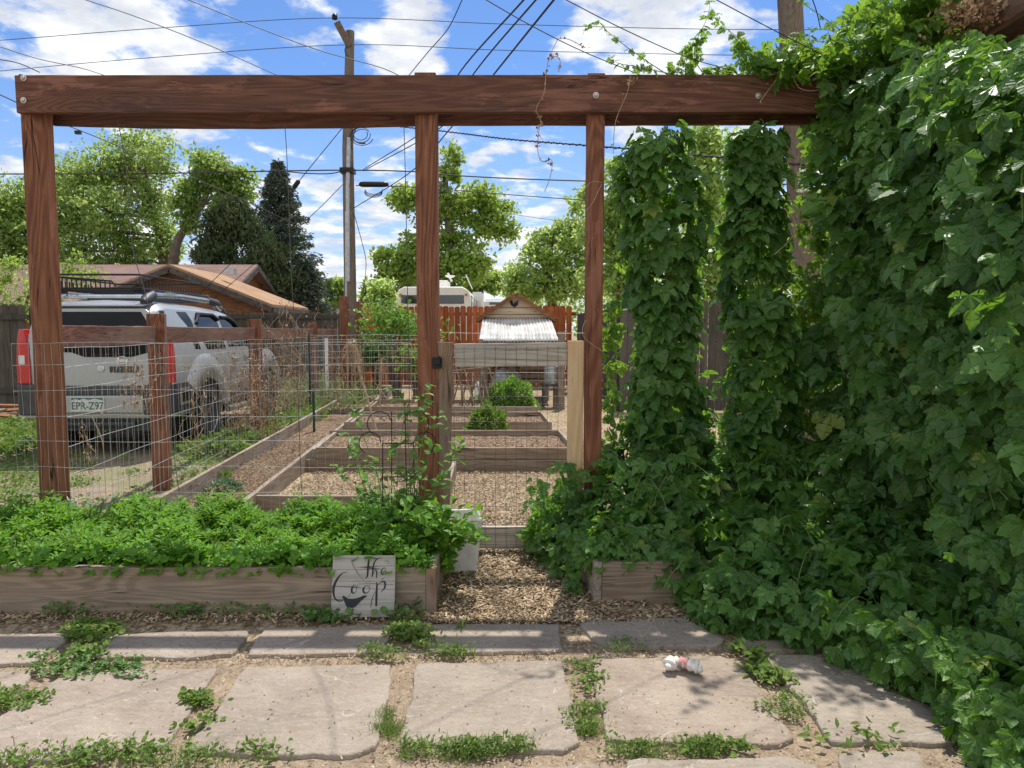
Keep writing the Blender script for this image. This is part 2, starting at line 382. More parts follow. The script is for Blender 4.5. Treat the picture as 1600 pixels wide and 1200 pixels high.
def roundleaf():
    V = [(0, 0, 0)]; n = 9
    for i in range(n):
        a = -2.6 + 5.2 * i / (n - 1)
        V.append((.5 * math.sin(a), .38 + .5 * math.cos(a), .10 * (i % 2) + .05))
    V.append((0, .4, -.05))
    return np.array(V), np.array([(n + 1, i + 1, i) for i in range(1, n)] + [(0, n + 1, 1), (0, n, n + 1)])
def blade():
    return np.array([(-.03, 0, 0), (.03, 0, 0), (-.028, .4, .03), (.028, .4, .03), (-.018, .75, -.02), (.018, .75, -.02), (0, 1, -.18)]), np.array([(0, 1, 3), (0, 3, 2), (2, 3, 5), (2, 5, 4), (4, 5, 6)])
LANCE, LANCE2, RHOMB, ROUND, BLADE = lance(), lance(.3, .2, .1), rhomb(), roundleaf(), blade()
def nrmz(a): return a / (np.linalg.norm(a, axis=1, keepdims=True) + 1e-9)
def leaves(name, tpls, P, T, N, S, mat, parent=None, rnd=None, luv=False, smooth=False):
    P, T, N = (np.asarray(a, float) for a in (P, T, N)); S = np.asarray(S, float); n = len(P)
    T = nrmz(T); B = nrmz(np.cross(T, N)); N = np.cross(B, T)
    rnd = rng.random(n) if rnd is None else rnd
    if not isinstance(tpls, list): tpls = [tpls]
    pick = rng.integers(0, len(tpls), n); VV, FF, RR, LL = [], [], [], []; off = 0
    for k, tt_ in enumerate(tpls):
        V, F = tt_[0], tt_[1]; UV = tt_[2] if len(tt_) > 2 else V
        ix = np.where(pick == k)[0]
        if not len(ix): continue
        s = S[ix][:, None, None]
        vv = P[ix][:, None] + s * (V[None, :, 0:1] * B[ix][:, None] + V[None, :, 1:2] * T[ix][:, None] + V[None, :, 2:3] * N[ix][:, None])
        VV.append(vv.reshape(-1, 3)); nv = len(V)
        FF.append((F[None] + (np.arange(len(ix)) * nv)[:, None, None] + off).reshape(-1, 3)); off += nv * len(ix)
        RR.append(np.repeat(rnd[ix], nv)); LL.append(np.tile(UV, (len(ix), 1)))
    at = {'rnd': ('FLOAT', np.concatenate(RR))}
    if luv: at['luv'] = ('FLOAT_VECTOR', np.concatenate(LL))
    return np_mesh(name, np.concatenate(VV), np.concatenate(FF), mat, parent, at, smooth)
def rv(n, s=1.0): return rng.normal(0, s, (n, 3))
def curve_pts(pts, n=12):
    """catmull-rom through points"""
    P = [Vector(p) for p in pts]; P = [P[0] * 2 - P[1]] + P + [P[-1] * 2 - P[-2]]; out = []
    for i in range(1, len(P) - 2):
        for k in range(n):
            t = k / n; a, b, c, d = P[i - 1:i + 3]
            out.append(.5 * ((2 * b) + (c - a) * t + (2 * a - 5 * b + 4 * c - d) * t * t + (3 * b - 3 * c + d - a) * t ** 3))
    out.append(P[-2]); return out

# ------------------------------------------------------------------ SETTING: ground
def ground_material():
    m, n, out = newmat('dirt_and_mulch_ground'); L = m.node_tree.links
    tc = n.n('ShaderNodeTexCoord').outputs['Object']; s = n.n('ShaderNodeSeparateXYZ', {0: tc})
    wv = n.n('ShaderNodeVectorMath', {0: tc, 1: n.n('ShaderNodeVectorMath', {0: n.n('ShaderNodeTexNoise', {'Vector': tc, 'Scale': 30.0}).outputs[1], 1: (.03, .03, .03)}, operation='MULTIPLY').outputs[0]}, operation='ADD').outputs[0]
    ch = n.n('ShaderNodeTexVoronoi', {'Vector': n.mapping(wv, (1.7, .8, 1), (0, 0, 0), (0, 0, .6)), 'Scale': 34.0})
    ch2 = n.n('ShaderNodeTexVoronoi', {'Vector': n.mapping(wv, (.8, 1.6, 1), (3, 1, 0), (0, 0, -.5)), 'Scale': 52.0})
    r1 = n.n('ShaderNodeSeparateColor', {0: ch.outputs['Color']}).outputs[0]; r2 = n.n('ShaderNodeSeparateColor', {0: ch2.outputs['Color']}).outputs[0]
    rr = n.math('ADD', n.math('MULTIPLY', r1, .6), n.math('MULTIPLY', r2, .4))
    chips = n.ramp(rr, [(.12, (.11, .075, .045)), (.4, (.25, .18, .11)), (.62, (.37, .285, .18)), (.9, (.54, .45, .31))])
    dirt = n.ramp(n.noise(tc, 5.0, 9, .65), [(.3, (.17, .125, .085)), (.7, (.31, .235, .165))])
    grit = n.noise(tc, 120, 4, .7)
    dirt = n.mix(n.smooth(grit, .45, .7), dirt, (.40, .33, .25))
    # mulch inside garden (x>-3.3) and beds, bare dirt left of the fence and around the stones
    edge = n.math('ADD', s.outputs[0], n.math('MULTIPLY', n.math('SUBTRACT', n.noise(tc, 2.5, 4), .5), .8))
    inside = n.smooth(edge, -3.3, -2.9)
    front = n.smooth(n.math('ADD', s.outputs[1], n.math('MULTIPLY', n.math('SUBTRACT', n.noise(tc, 3, 4), .5), .5)), 3.0, 3.7)
    f = n.math('MULTIPLY', inside, n.math('ADD', n.math('MULTIPLY', front, .75), .22))
    c = n.mix(f, dirt, chips)
    gm = n.math('MULTIPLY', n.smooth(n.noise(tc, .9, 6, .6), .47, .58), n.math('SUBTRACT', 1.0, inside))
    gr = n.ramp(n.noise(tc, 60, 4, .7), [(.35, (.09, .12, .04)), (.65, (.27, .27, .14))])
    c = n.mix(n.math('MULTIPLY', gm, .6), c, gr)
    p = n.n('ShaderNodeBsdfPrincipled', {'Base Color': c, 'Roughness': .95, 'Specular IOR Level': .15})
    h = n.math('ADD', n.math('MULTIPLY', n.math('SUBTRACT', 1.0, ch.outputs['Distance']), .6), n.math('MULTIPLY', n.noise(tc, 40, 5), .8))
    L.new(bump(n, h, .8, .02), p.inputs['Normal']); L.new(p.outputs[0], out.inputs[0]); return m
xs = np.concatenate([np.linspace(-400, -12, 12), np.linspace(-11, 9, 101), np.linspace(12, 400, 12)])
ys = np.concatenate([np.linspace(-100, -1, 6), np.linspace(0, 16, 81), np.linspace(18, 60, 15), np.linspace(80, 700, 8)])
X_, Y_ = np.meshgrid(xs, ys); Z_ = .012 * np.sin(X_ * 2.3 + Y_) * np.cos(Y_ * 1.9) * (Y_ > 3.9) - .008
V = np.stack([X_.ravel(), Y_.ravel(), Z_.ravel()], 1); nx = len(xs)
F = [(j * nx + i, j * nx + i + 1, (j + 1) * nx + i + 1, (j + 1) * nx + i) for j in range(len(ys) - 1) for i in range(nx - 1)]
gobj = np_mesh('ground', V, F, ground_material(), smooth=True); tag(gobj, kind='structure')

# flagstones
def stone_material():
    m, n, out = newmat('buff_flagstone'); L = m.node_tree.links
    tc0 = n.n('ShaderNodeTexCoord').outputs['Object']
    oi = n.n('ShaderNodeObjectInfo').outputs['Random']
    off = n.n('ShaderNodeCombineXYZ', {0: n.math('MULTIPLY', oi, 19.0), 1: n.math('MULTIPLY', oi, 43.0), 2: 0.0}).outputs[0]
    tc = n.n('ShaderNodeVectorMath', {0: tc0, 1: off}, operation='ADD').outputs[0]
    a = n.noise(tc, 2.6, 7, .62, .4); b = n.noise(tc, 55, 5, .7); st = n.noise(n.mapping(tc, (1, 2.6, 1), (0, 0, 0), n.n('ShaderNodeCombineXYZ', {2: n.math('MULTIPLY', oi, 3.0)}).outputs[0]), 11, 8, .68, .9)
    c = n.ramp(a, [(.3, (.175, .138, .107)), (.5, (.29, .235, .187)), (.72, (.41, .35, .285))])
    c = n.mix(n.math('MULTIPLY', n.smooth(st, .45, .65), .35), c, (.42, .37, .31))
    c = n.mix(n.math('MULTIPLY', n.smooth(b, .5, .66), .55), c, (.47, .42, .36))
    c = n.mix(n.math('MULTIPLY', n.smooth(n.noise(tc, 110, 3), .57, .66), .65), c, (.13, .11, .09))
    sc = n.noise(tc, 2.2, 3, .5, 1.2)
    scr = n.math('SUBTRACT', 1.0, n.smooth(n.math('ABSOLUTE', n.math('SUBTRACT', sc, .5)), .0, .006))
    scr = n.math('MULTIPLY', scr, n.smooth(n.noise(tc, 3.3, 2), .5, .6))
    c = n.mix(n.math('MULTIPLY', scr, .8), c, (.60, .56, .5))
    c = n.mix(.35, c, n.mix(oi, (.38, .30, .23), (.35, .31, .255)))
    p = n.n('ShaderNodeBsdfPrincipled', {'Base Color': c, 'Roughness': .9, 'Specular IOR Level': .25})
    h = n.math('ADD', n.math('MULTIPLY', b, .35), n.math('ADD', n.math('MULTIPLY', st, .7), n.math('MULTIPLY', a, 1.2)))
    L.new(bump(n, h, 1.0, .016), p.inputs['Normal']); L.new(p.outputs[0], out.inputs[0]); return m
M_stone = stone_material()
def flagstone(pix, label, top=.011):
    P = [G(a, b, top) for a, b in pix]
    out = []
    for i, p in enumerate(P):
        q = P[(i + 1) % len(P)]; L = (q - p).length; k = max(2, int(L / .045)); d = (q - p).normalized(); nn = Vector((d.y, -d.x, 0))
        a0 = random.random() * 9
        for j in range(k):
            t = j / k; e = .005 * math.sin(a0 + t * L * 13) + .004 * math.sin(a0 * 3 + t * L * 41) + random.uniform(-.005, .004)
            out.append(p.lerp(q, t) + nn * e)
    # round the corners
    out2 = []
    m_ = len(out)
    for i in range(m_): out2.append((out[i - 1] + out[i] * 14 + out[(i + 1) % m_]) / 16)
    c = sum(out2, Vector()) / m_
    V, Fs = [], []
    rings = ((1.0, -.03, 1), (1.0, top - .006, 1), (None, top - .001, .004), (None, top, .012), (None, top + .0005, .12))
    for (sc, z, ins) in rings:
        for p in out2:
            if sc == 1.0: q = Vector((p.x, p.y, z))
            else:
                d = (c - p); d.z = 0; L = d.length; q = Vector((p.x, p.y, z)) + d.normalized() * min(ins, L * .5)
                q.z += random.uniform(-.0008, .0008)
            V.append(q - Vector((c.x, c.y, 0)))
    for r in range(len(rings) - 1):
        for i in range(m_):
            a = r * m_ + i; b = r * m_ + (i + 1) % m_; Fs.append((a, b, b + m_, a + m_))
    V.append(Vector((0, 0, top + .0015))); ci = len(V) - 1; e = (len(rings) - 1) * m_
    for i in range(m_): Fs.append((e + i, e + (i + 1) % m_, ci))
    if (P[1] - P[0]).cross(P[2] - P[1]).z < 0: Fs = [tuple(reversed(q)) for q in Fs]
    mb = MB(); mb.add(V, Fs)
    o = mb.build('flagstone', M_stone, loc=(c.x, c.y, 0), smooth=True, angle=60)
    return tag(o, label, 'paving stone', 'sandstone flagstones of the patio')
flagstone([(-120, 992), (118, 990), (52, 1036), (-140, 1038)], 'narrow flagstone leftmost of the thin row below the long planter')
flagstone([(180, 990), (392, 984), (362, 1022), (300, 1026), (148, 1027)], 'narrow flagstone second from left in thin row, streaked by the beam shadow')
flagstone([(414, 981), (612, 976), (600, 1019), (386, 1023)], 'narrow flagstone directly below the lettered sign')
flagstone([(670, 975), (872, 974), (880, 1013), (860, 1017), (668, 1018)], 'narrow flagstone below the gate opening with pale light stripe')
flagstone([(905, 974), (930, 968), (1065, 964), (1134, 998), (1118, 1008), (942, 1009)], 'narrow shaded flagstone below the small right planter with broken corner')
flagstone([(1150, 1000), (1290, 992), (1330, 1012), (1170, 1018)], 'narrow flagstone half hidden under the trailing hop leaves')
flagstone([(-140, 1052), (50, 1050), (40, 1072), (-40, 1092), (-160, 1095)], 'cut off flagstone at the left edge of the wide row')
flagstone([(112, 1047), (343, 1043), (300, 1105), (256, 1166), (-60, 1200), (-95, 1178)], 'broad pinkish flagstone with white scratch marks at lower left')
flagstone([(384, 1042), (612, 1038), (605, 1100), (588, 1166), (550, 1180), (290, 1173)], 'broad grey flagstone with rippled surface below the sign')
flagstone([(652, 1036), (880, 1032), (905, 1158), (880, 1173), (626, 1161)], 'square pale flagstone in the middle with grass along its front')
flagstone([(922, 1030), (1125, 1024), (1165, 1045), (1205, 1100), (1240, 1152), (1218, 1162), (947, 1156)], 'broad flagstone that the white dog toy lies on')
flagstone([(1195, 1024), (1330, 1018), (1362, 1040), (1385, 1078), (1480, 1110), (1490, 1160), (1300, 1158)], 'broad flagstone at right running under the hop leaves')
flagstone([(980, 1186), (1240, 1182), (1275, 1196), (1310, 1300), (960, 1300)], 'bottom row flagstone just below the dog toy stone', )
flagstone([(1310, 1176), (1430, 1172), (1520, 1300), (1345, 1300)], 'bottom row flagstone at lower right near the hop leaves')
flagstone([(700, 1203), (940, 1194), (938, 1300), (680, 1300)], 'bottom row flagstone showing only a sliver below the middle grass')

# ------------------------------------------------------------------ trellis frame
YF = 4.65
frame = thing('garden_trellis', 'tall red stained timber trellis with a long doubled beam across three posts', 'trellis', (0, 4.75, 0))
def post(x0, x1, ztop, y0, y1, mat=M_stz, lean=0.0, name='post', par=frame):
    mb = MB(); cx, cy = (x0 + x1) / 2, (y0 + y1) / 2
    mb.beam((cx - par.location.x, cy - par.location.y, -.3), (cx + lean - par.location.x, cy - par.location.y, ztop), abs(x1 - x0), abs(y1 - y0), up=(0, 1, 0), seg=14, wob=.0015)
    return mb.build(name, mat, par, bevel=.006)
XA = W(22, 115, 4.65).x
# posts: centred
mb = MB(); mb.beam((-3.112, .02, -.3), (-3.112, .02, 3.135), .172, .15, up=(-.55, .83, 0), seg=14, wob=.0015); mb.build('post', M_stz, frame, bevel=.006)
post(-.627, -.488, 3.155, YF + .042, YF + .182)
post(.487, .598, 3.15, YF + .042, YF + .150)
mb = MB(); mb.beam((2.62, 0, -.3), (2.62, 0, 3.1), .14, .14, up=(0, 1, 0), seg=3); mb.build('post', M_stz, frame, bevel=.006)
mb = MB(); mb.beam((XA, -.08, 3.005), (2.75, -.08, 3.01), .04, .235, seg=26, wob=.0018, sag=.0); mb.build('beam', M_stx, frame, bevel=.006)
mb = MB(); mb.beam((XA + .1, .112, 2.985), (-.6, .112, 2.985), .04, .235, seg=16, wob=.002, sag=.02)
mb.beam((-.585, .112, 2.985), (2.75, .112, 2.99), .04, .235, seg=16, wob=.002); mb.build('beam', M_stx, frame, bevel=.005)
for px, py in ((37, 122), (37, 157), (931, 149), (1185, 150)):
    p = W(px, py, YF - .003) - Vector((0, 4.75, 0))
    mb = MB(); mb.lathe((0, 0, 0), [(.020, 0), (.020, .004), (.013, .006), (.012, .013), (.004, .016)], 12)
    o = mb.build('bolt', M_bolt, frame, smooth=True); o.location = p; o.rotation_euler = (R(90), 0, 0)
# side beam coming towards the camera on the right
sb = thing('side_trellis', 'red stained pergola beam running toward the viewer above the hop wall', 'pergola beam', (2.6, 3.2, 0))
mb = MB(); mb.beam((0, 1.62, 3.24), (0, -2.2, 3.24), .045, .26, seg=10, wob=.002); mb.build('beam', M_sty, sb, bevel=.006)
mb = MB(); mb.beam((.18, 1.62, 3.22), (.18, -2.2, 3.22), .045, .24, seg=10, wob=.002); mb.build('beam', M_sty, sb, bevel=.006)
for yy in (-.9, 1.4):
    mb = MB(); mb.beam((.09, yy, -.2), (.09, yy, 3.3), .14, .13, up=(0, 1, 0)); mb.build('post', M_stz, sb, bevel=.006)

# ------------------------------------------------------------------ wire mesh builder
def wiregrid(p0, p1, z0, z1, sx, zs, r=.0012, wob=.003, slant=0.0, loc=(0, 0, 0)):
    mb = MB(); p0, p1 = Vector(p0), Vector(p1); Ln = (p1 - p0).length; n = max(1, int(Ln / sx)); l = Vector(loc)
    nrm = Vector((-(p1 - p0).y, (p1 - p0).x, 0)).normalized()
    for i in range(n + 1):
        a = p0.lerp(p1, i / n); pts = []
        for k in range(7):
            t = k / 6; pts.append(a + Vector((random.uniform(-wob, wob), 0, z0 + (z1 - z0) * t)) + nrm * random.uniform(-wob, wob) * 2 - l)
        mb.tube(pts, r, 4, False)
    for z in zs:
        pts = []; m_ = max(4, n // 3); ph = random.random() * 6
        for k in range(m_ + 1):
            t = k / m_; pts.append(p0.lerp(p1, t) + Vector((0, 0, z + .006 * math.sin(t * Ln * 4 + ph) + random.uniform(-.002, .002))) - l)
        mb.tube(pts, r * 1.25, 4, False)
    return mb
zs = [.12, .29, .46, .63, .80, .97, 1.14, 1.31, 1.46]
o = wiregrid((-3.28, 4.66, 0), (-.66, 4.66, 0), .08, 1.42, .052, [z - .03 for z in zs[:-1]] + [1.42], .0009, loc=(-1.9, 4.66, 0)).build('wire_mesh_panel', M_metal, loc=(-1.9, 4.66, 0))
tag(o, 'galvanised welded wire panel stretched between the left and middle trellis posts', 'wire fence')

# gate
gate = thing('garden_gate', 'weathered wood and wire garden gate with one pale new stile, between the trellis posts', 'gate', (-.05, 4.72, 0))
def gx(px, Y=4.7): return W(px, 600, Y).x + .05
mb = MB(); mb.beam((gx(683) - .003 + .02, 0, .06), (gx(683) + .055, 0, 1.425), .105, .04, up=(0, 1, 0), seg=8, wob=.001); mb.build('stile', M_gate_z, gate, bevel=.004)
mb = MB(); mb.beam((gx(899), -.02, .05), (gx(899), -.02, 1.435), .105, .04, up=(0, 1, 0), seg=8, wob=.0008); o = mb.build('stile', M_pale, gate, bevel=.004); o['label'] = 'pale new pine stile'
mb = MB(); mb.beam((gx(711), .01, 1.338), (gx(886), .01, 1.345), .038, .155, seg=8, wob=.001); mb.build('top_rail', M_gate_x, gate, bevel=.004)
mb = MB(); mb.beam((gx(711), .01, .105), (gx(886), .01, .105), .038, .15, seg=8, wob=.001); mb.build('bottom_rail', M_gate_x, gate, bevel=.004)
wiregrid((gx(709), -.022, 0), (gx(888), -.022, 0), .04, 1.40, .064, [.05, .12, .19, .33, .48, .63, .78, .90, .99, 1.06, 1.13, 1.19, 1.25, 1.31, 1.385], .0011, .002).build('wire_mesh', M_steelw, gate)
mb = MB(); z = 1.29
mb.box(gx(676), gx(691), -.045, -.022, z - .035, z + .035); mb.box(gx(680), gx(689), -.07, -.045, z - .012, z + .02); mb.tube([(gx(688), -.06, z + .05), (gx(688), -.06, z - .02)], .006, 6); mb.build('latch', M_black, gate, bevel=.003)

# ------------------------------------------------------------------ low fence (left side)
FX = lambda y: -3.16 - .083 * (y - 4.8)
lf = thing('garden_fence', 'low red post and rail fence with wire, running back beside the silver car', 'fence', (FX(4.8), 4.8, 0))
def L2(p): return Vector(p) - Vector((FX(4.8), 4.8, 0))
fy = [6.72, 10.05, 14.2]
for y in fy:
    mb = MB(); p = L2((FX(y), y, 0)); p.x -= .03; mb.beam(p + Vector((0, 0, -.2)), p + Vector((0, 0, 1.66)), (.15 if y < 8 else .175), .14, up=(-.3, 1, 0), seg=8, wob=.002); mb.build('post', M_stz, lf, bevel=.006)
for y0, y1 in ((4.9, 6.6), (6.82, 9.95), (10.15, 14.1), (14.3, 17.0)):
    mb = MB(); mb.beam(L2((FX(y0) - .03, y0, 1.46)), L2((FX(y1) - .03, y1, 1.46)), .075, .16, seg=8, wob=.004); mb.build('rail', M_sty, lf, bevel=.006)
wiregrid(L2((FX(4.9) + .08, 4.9, 0)), L2((FX(16.9) + .08, 16.9, 0)), .05, 1.38, .10, [.1, .3, .5, .7, .9, 1.1, 1.25, 1.38], .0015).build('wire_mesh', M_metal, lf)
# rail going left from the left post
mb = MB(); mb.beam(L2((-3.3, 8.0, 1.47)), L2((-5.05, 14.6, 1.5)), .04, .10, seg=4)
# tall corner posts by the utility pole
cp = thing('corner_posts', 'pair of tall red posts joined by a short rail beside the far utility pole', 'posts', (-3.95, 16.6, 0))
for px, dy in ((538, 0), (563, .5)):
    x = W(px, 500, 16.6 + dy).x + 3.95
    mb = MB(); mb.beam((x, dy, -.2), (x, dy, 2.30 - .1 * (dy > 0)), .19, .16, up=(0, 1, 0), seg=4, wob=.003); mb.build('post', M_stz, cp, bevel=.006)
mb = MB(); mb.beam((-.03, .25, 1.95), (.36, .62, 1.9), .07, .14); mb.build('rail', M_gx, cp)
mb = MB(); mb.beam((.36, .5, 1.45), (1.5, 1.2, 1.50), .08, .12, seg=4, sag=.05); mb.build('rail', M_sty, cp)
tp = MB(); tp.beam((0, 0, -.2), (0, 0, 1.35), .06, .04, up=(0, 1, 0)); o = tp.build('fence_stake', M_white, loc=(W(511, 600, 14.6).x, 14.6, 0)); tag(o, 'thin whitewashed stake standing between the red fence posts and the utility pole', 'stake')
o = MB().beam((0, 0, -.2), (0, 0, 1.6), .15, .13, up=(0, 1, 0), seg=3).build('fence_post', M_stz, loc=(W(518, 600, 17.3).x, 17.3, 0), bevel=.005); tag(o, 'short red post just left of the tall corner posts', 'post')
M_tgreen = simple('dark_green_stake', (.03, .07, .045), .6, .2, .2, 10, 0)
o = MB().beam((0, 0, -.2), (0, 0, 1.45), .035, .035, up=(0, 1, 0)).build('metal_stake', M_tgreen, loc=(W(484, 600, 13.2).x, 13.2, 0)); tag(o, 'dark green metal stake against the left of the third fence post', 'stake')
o = MB().beam((0, 0, -.1), (0, 0, .62), .03, .03, up=(0, 1, 0)).build('metal_stake', M_tgreen, loc=(G(491, 677).x, G(491, 677).y, 0)); tag(o, 'short dark green stake in the long left garden bed', 'stake')
o = wiregrid((-3.9, 13.4, 0), (-1.3, 13.4, 0), .05, 1.42, .085, [.1, .25, .4, .55, .7, .85, 1.0, 1.12, 1.24, 1.33, 1.42], .0018, loc=(-2.6, 13.4, 0)).build('wire_mesh_panel', M_metal, loc=(-2.6, 13.4, 0))
tag(o, 'distant wire panel crossing the far end of the long left bed', 'wire fence')
o = wiregrid((-1.2, 13.6, 0), (1.75, 13.6, 0), .05, 1.46, .11, [.1, .25, .4, .55, .7, .85, 1.0, 1.12, 1.24, 1.46], .0018, loc=(0, 13.6, 0)).build('wire_mesh_panel', M_metal, loc=(0, 13.6, 0))
tag(o, 'wire panel in front of the chicken coop behind the gate', 'wire fence')

def soil_material():
    m, n, out = newmat('mulched_soil'); tc = n.n('ShaderNodeTexCoord').outputs['Object']
    ch = n.n('ShaderNodeTexVoronoi', {'Vector': n.mapping(tc, (1.6, .8, 1)), 'Scale': 38.0}); r1 = n.n('ShaderNodeSeparateColor', {0: ch.outputs['Color']}).outputs[0]
    c = n.ramp(r1, [(.1, (.06, .038, .024)), (.5, (.16, .105, .068)), (.9, (.32, .235, .155))])
    c = n.mix(n.math('MULTIPLY', n.smooth(n.noise(tc, 3, 5), .4, .7), .5), c, (.17, .115, .075))
    p = n.n('ShaderNodeBsdfPrincipled', {'Base Color': c, 'Roughness': .95, 'Specular IOR Level': .1})
    m.node_tree.links.new(bump(n, n.noise(tc, 45, 5), .9, .02), p.inputs['Normal']); m.node_tree.links.new(p.outputs[0], out.inputs[0]); return m
M_soil = soil_material()
# ------------------------------------------------------------------ raised beds
def bed_board(par, p0, p1, z0, z1, mat, name='side_board', th=.042, seg=10):
    o = par.location; mb = MB(); zc = (z0 + z1) / 2
    mb.beam(Vector((p0[0], p0[1], zc)) - o, Vector((p1[0], p1[1], zc)) - o, th, z1 - z0, seg=seg, wob=.002)
    return mb.build(name, mat, par, bevel=.004)
OX = lambda y: -2.80 - .070 * (y - 5.2)
MX = lambda y: -2.07 - .066 * (y - 5.0)
RX = lambda y: .62 - .058 * (y - 8.2)
lb = thing('raised_bed', 'long narrow raised bed of grey boards running back along the wire fence', 'garden bed', (-2.6, 5.2, 0))
for a, b in ((5.05, 9.0), (9.01, 13.0), (13.01, 16.6)):
    bed_board(lb, (OX(a), a), (OX(b), b), -.03, .17, M_gy)
for a, b in ((4.75, 8.2), (8.21, 12.4), (12.41, 17.4)):
    bed_board(lb, (MX(a), a), (MX(b), b), -.03, .175, M_gy)
bed_board(lb, (OX(16.65), 16.65), (MX(16.65) - .03, 16.65), -.03, .18, M_gx, 'end_board')
sv, sf = [], []
for j in range(60):
    y = 4.8 + j * .2
    for i in range(6): x = OX(y) + .03 + (MX(y) - OX(y) - .06) * i / 5; sv.append((x + 2.6, y - 5.2, .022 + random.uniform(-.012, .012)))
for j in range(59):
    for i in range(5): a = j * 6 + i; sf.append((a, a + 1, a + 7, a + 6))
MB().add(sv, sf).build('soil', M_soil, lb, smooth=True)
bed_board(lb, (OX(12.6) + .03, 12.6), (MX(12.6) - .03, 12.6), -.03, .13, M_gx, 'cross_board')
bd = thing('raised_bed', 'low cross board bed behind the leafy front planter, left of the middle post', 'garden bed', (-1.3, 5.7, 0))
bed_board(bd, (MX(5.72) + .03, 5.72), (-.58, 5.70), -.03, .16, M_gx)
bed_board(bd, (-.56, 5.68), (-.6, 7.3), -.03, .15, M_gy)
def rbed(y0, y1, lab, two=False, h=.25, xl=None):
    t = thing('raised_bed', lab, 'garden bed', ((MX(y0) + RX(y0)) / 2, y0, 0))
    xl = MX(y0) + .03 if xl is None else xl
    if two:
        bed_board(t, (xl, y0), (RX(y0), y0), -.03, .122, M_gx, 'front_board'); bed_board(t, (xl + .1, y0 + .012), (RX(y0), y0 + .006), .125, h, M_gx, 'front_board')
    else: bed_board(t, (xl, y0), (RX(y0), y0), -.03, h, M_gx, 'front_board')
    bed_board(t, (RX(y0) + .022, y0 - .02), (RX(y1) + .022, y1 + .02), -.03, h - .004, M_gy)
    bed_board(t, (MX(y0) + .10, y0 + .03), (MX(y1) + .10, y1 - .03), -.03, h - .02, M_gy)
    bed_board(t, (MX(y1) + .03, y1), (RX(y1), y1), -.03, h, M_gx, 'back_board')
    soil = MB(); xa, xb = MX(y0) + .12, RX(y0)
    vs, fs = [], []; nn, mm = 30, 12
    for j in range(mm + 1):
        for i in range(nn + 1):
            y = y0 + .03 + (y1 - y0 - .06) * j / mm; x = MX(y) + .125 + (RX(y) - MX(y) - .13) * i / nn
            vs.append((x - t.location.x, y - t.location.y, h - .07 + random.uniform(-.012, .012)))
    for j in range(mm):
        for i in range(nn):
            a = j * (nn + 1) + i; fs.append((a, a + 1, a + nn + 2, a + nn + 1))
    soil.add(vs, fs); soil.build('soil', M_soil, t, smooth=True)
    return t
rbed(7.55, 8.9, 'nearest cross bed behind the gate, with two stacked boards at its front', True, .25)
rbed(9.95, 11.2, 'middle cross bed behind the gate', False, .22)
rbed(12.0, 13.2, 'far cross bed holding the round green bush and the stick trellis', False, .22)
# front planter
fp = thing('planter_box', 'long low weathered plank planter across the front, overflowing with green leaves', 'planter', (-1.9, 3.9, 0))
x0, x1 = -3.45, W(666, 900, 3.7).x
bed_board(fp, (-2.91, 3.70), (x1, 3.70), -.03, .25, M_gx, 'front_board', .045, 16)
bed_board(fp, (-3.0, 3.78), (-3.0, 4.55), -.03, .24, M_gy, 'side_board')
bed_board(fp, (x1 + .025, 3.73), (x1 + .025, 4.5), -.03, .24, M_gy, 'side_board')
mb = MB(); mb.beam((x1 + .028 + 1.9, -.2, -.03), (x1 + .028 + 1.9, -.2, .245), .055, .05, up=(0, 1, 0)); mb.build('corner_post', M_gate_z, fp, bevel=.004)
bed_board(fp, (-3.0, 4.57), (x1, 4.57), -.03, .22, M_gx, 'back_board')
mb = MB(); mb.box(-1.05, x1 - .01 + 1.9, -.17, .62, 0, .2); mb.build('soil', M_soil, fp)
rp = thing('planter_box', 'small weathered plank planter smothered by hop leaves right of the gate', 'planter', (.8, 3.95, 0))
bed_board(rp, (.50, 3.86), (2.3, 3.87), -.03, .225, M_gx, 'front_board')
bed_board(rp, (.478, 3.84), (.40, 4.55), -.03, .225, M_gy, 'side_board')
mb = MB(); mb.box(-.30, 1.4, -.06, .6, 0, .18); mb.build('soil', M_soil, rp)

# ------------------------------------------------------------------ sign
sg = thing('wooden_sign', 'small whitewashed board sign reading The Coop with a black hen, leaning on the long planter', 'sign', (W(565, 968, 3.58).x, 3.60, .0))
tilt = R(-13)
bw, bh = .325, .315
sgr = Matrix.Rotation(tilt, 3, 'X')
def SP(u, v, d=0.0):   # u,v in zoom px of the sign (corners ~ (125,60)-(935,830)); returns local point
    x = (u - 525) / 800 * bw; z = (830 - v) / 770 * bh
    return sgr @ Vector((x, -d, z)) + Vector((0, 0, .012))
mb = MB()
for (u0, u1, v0, v1) in ((118, 932, 62, 830),):
    pts = [SP(u0, v1), SP(u1, v1), SP(u1, v0), SP(u0, v0)]
    mb.prism(pts, sgr @ Vector((0, .018, 0)))
mb.build('board', M_signw, sg, bevel=.0015)
def stroke(mb, pts, wds, d=.0012):
    P = curve_pts([(a, b, 0) for a, b in pts], 8); m_ = len(P)
    wd = [1.3 * np.interp(i / (m_ - 1) * (len(wds) - 1), range(len(wds)), wds) for i in range(m_)]
    vs, fs = [], []
    for i, p in enumerate(P):
        t = P[min(i + 1, m_ - 1)] - P[max(0, i - 1)]; t = t.normalized() if t.length else Vector((1, 0, 0)); nn = Vector((-t.y, t.x, 0)) * wd[i] / 2
        for q in (p - nn, p + nn): vs.append(SP(q.x, q.y, d))
        for q in (p + nn, p - nn): vs.append(SP(q.x, q.y, .0004))
    for i in range(m_ - 1):
        for k in range(4):
            a = i * 4 + k; b = i * 4 + (k + 1) % 4; fs.append((a, b, b + 4, a + 4))
    mb.add(vs, fs)
mb = MB()
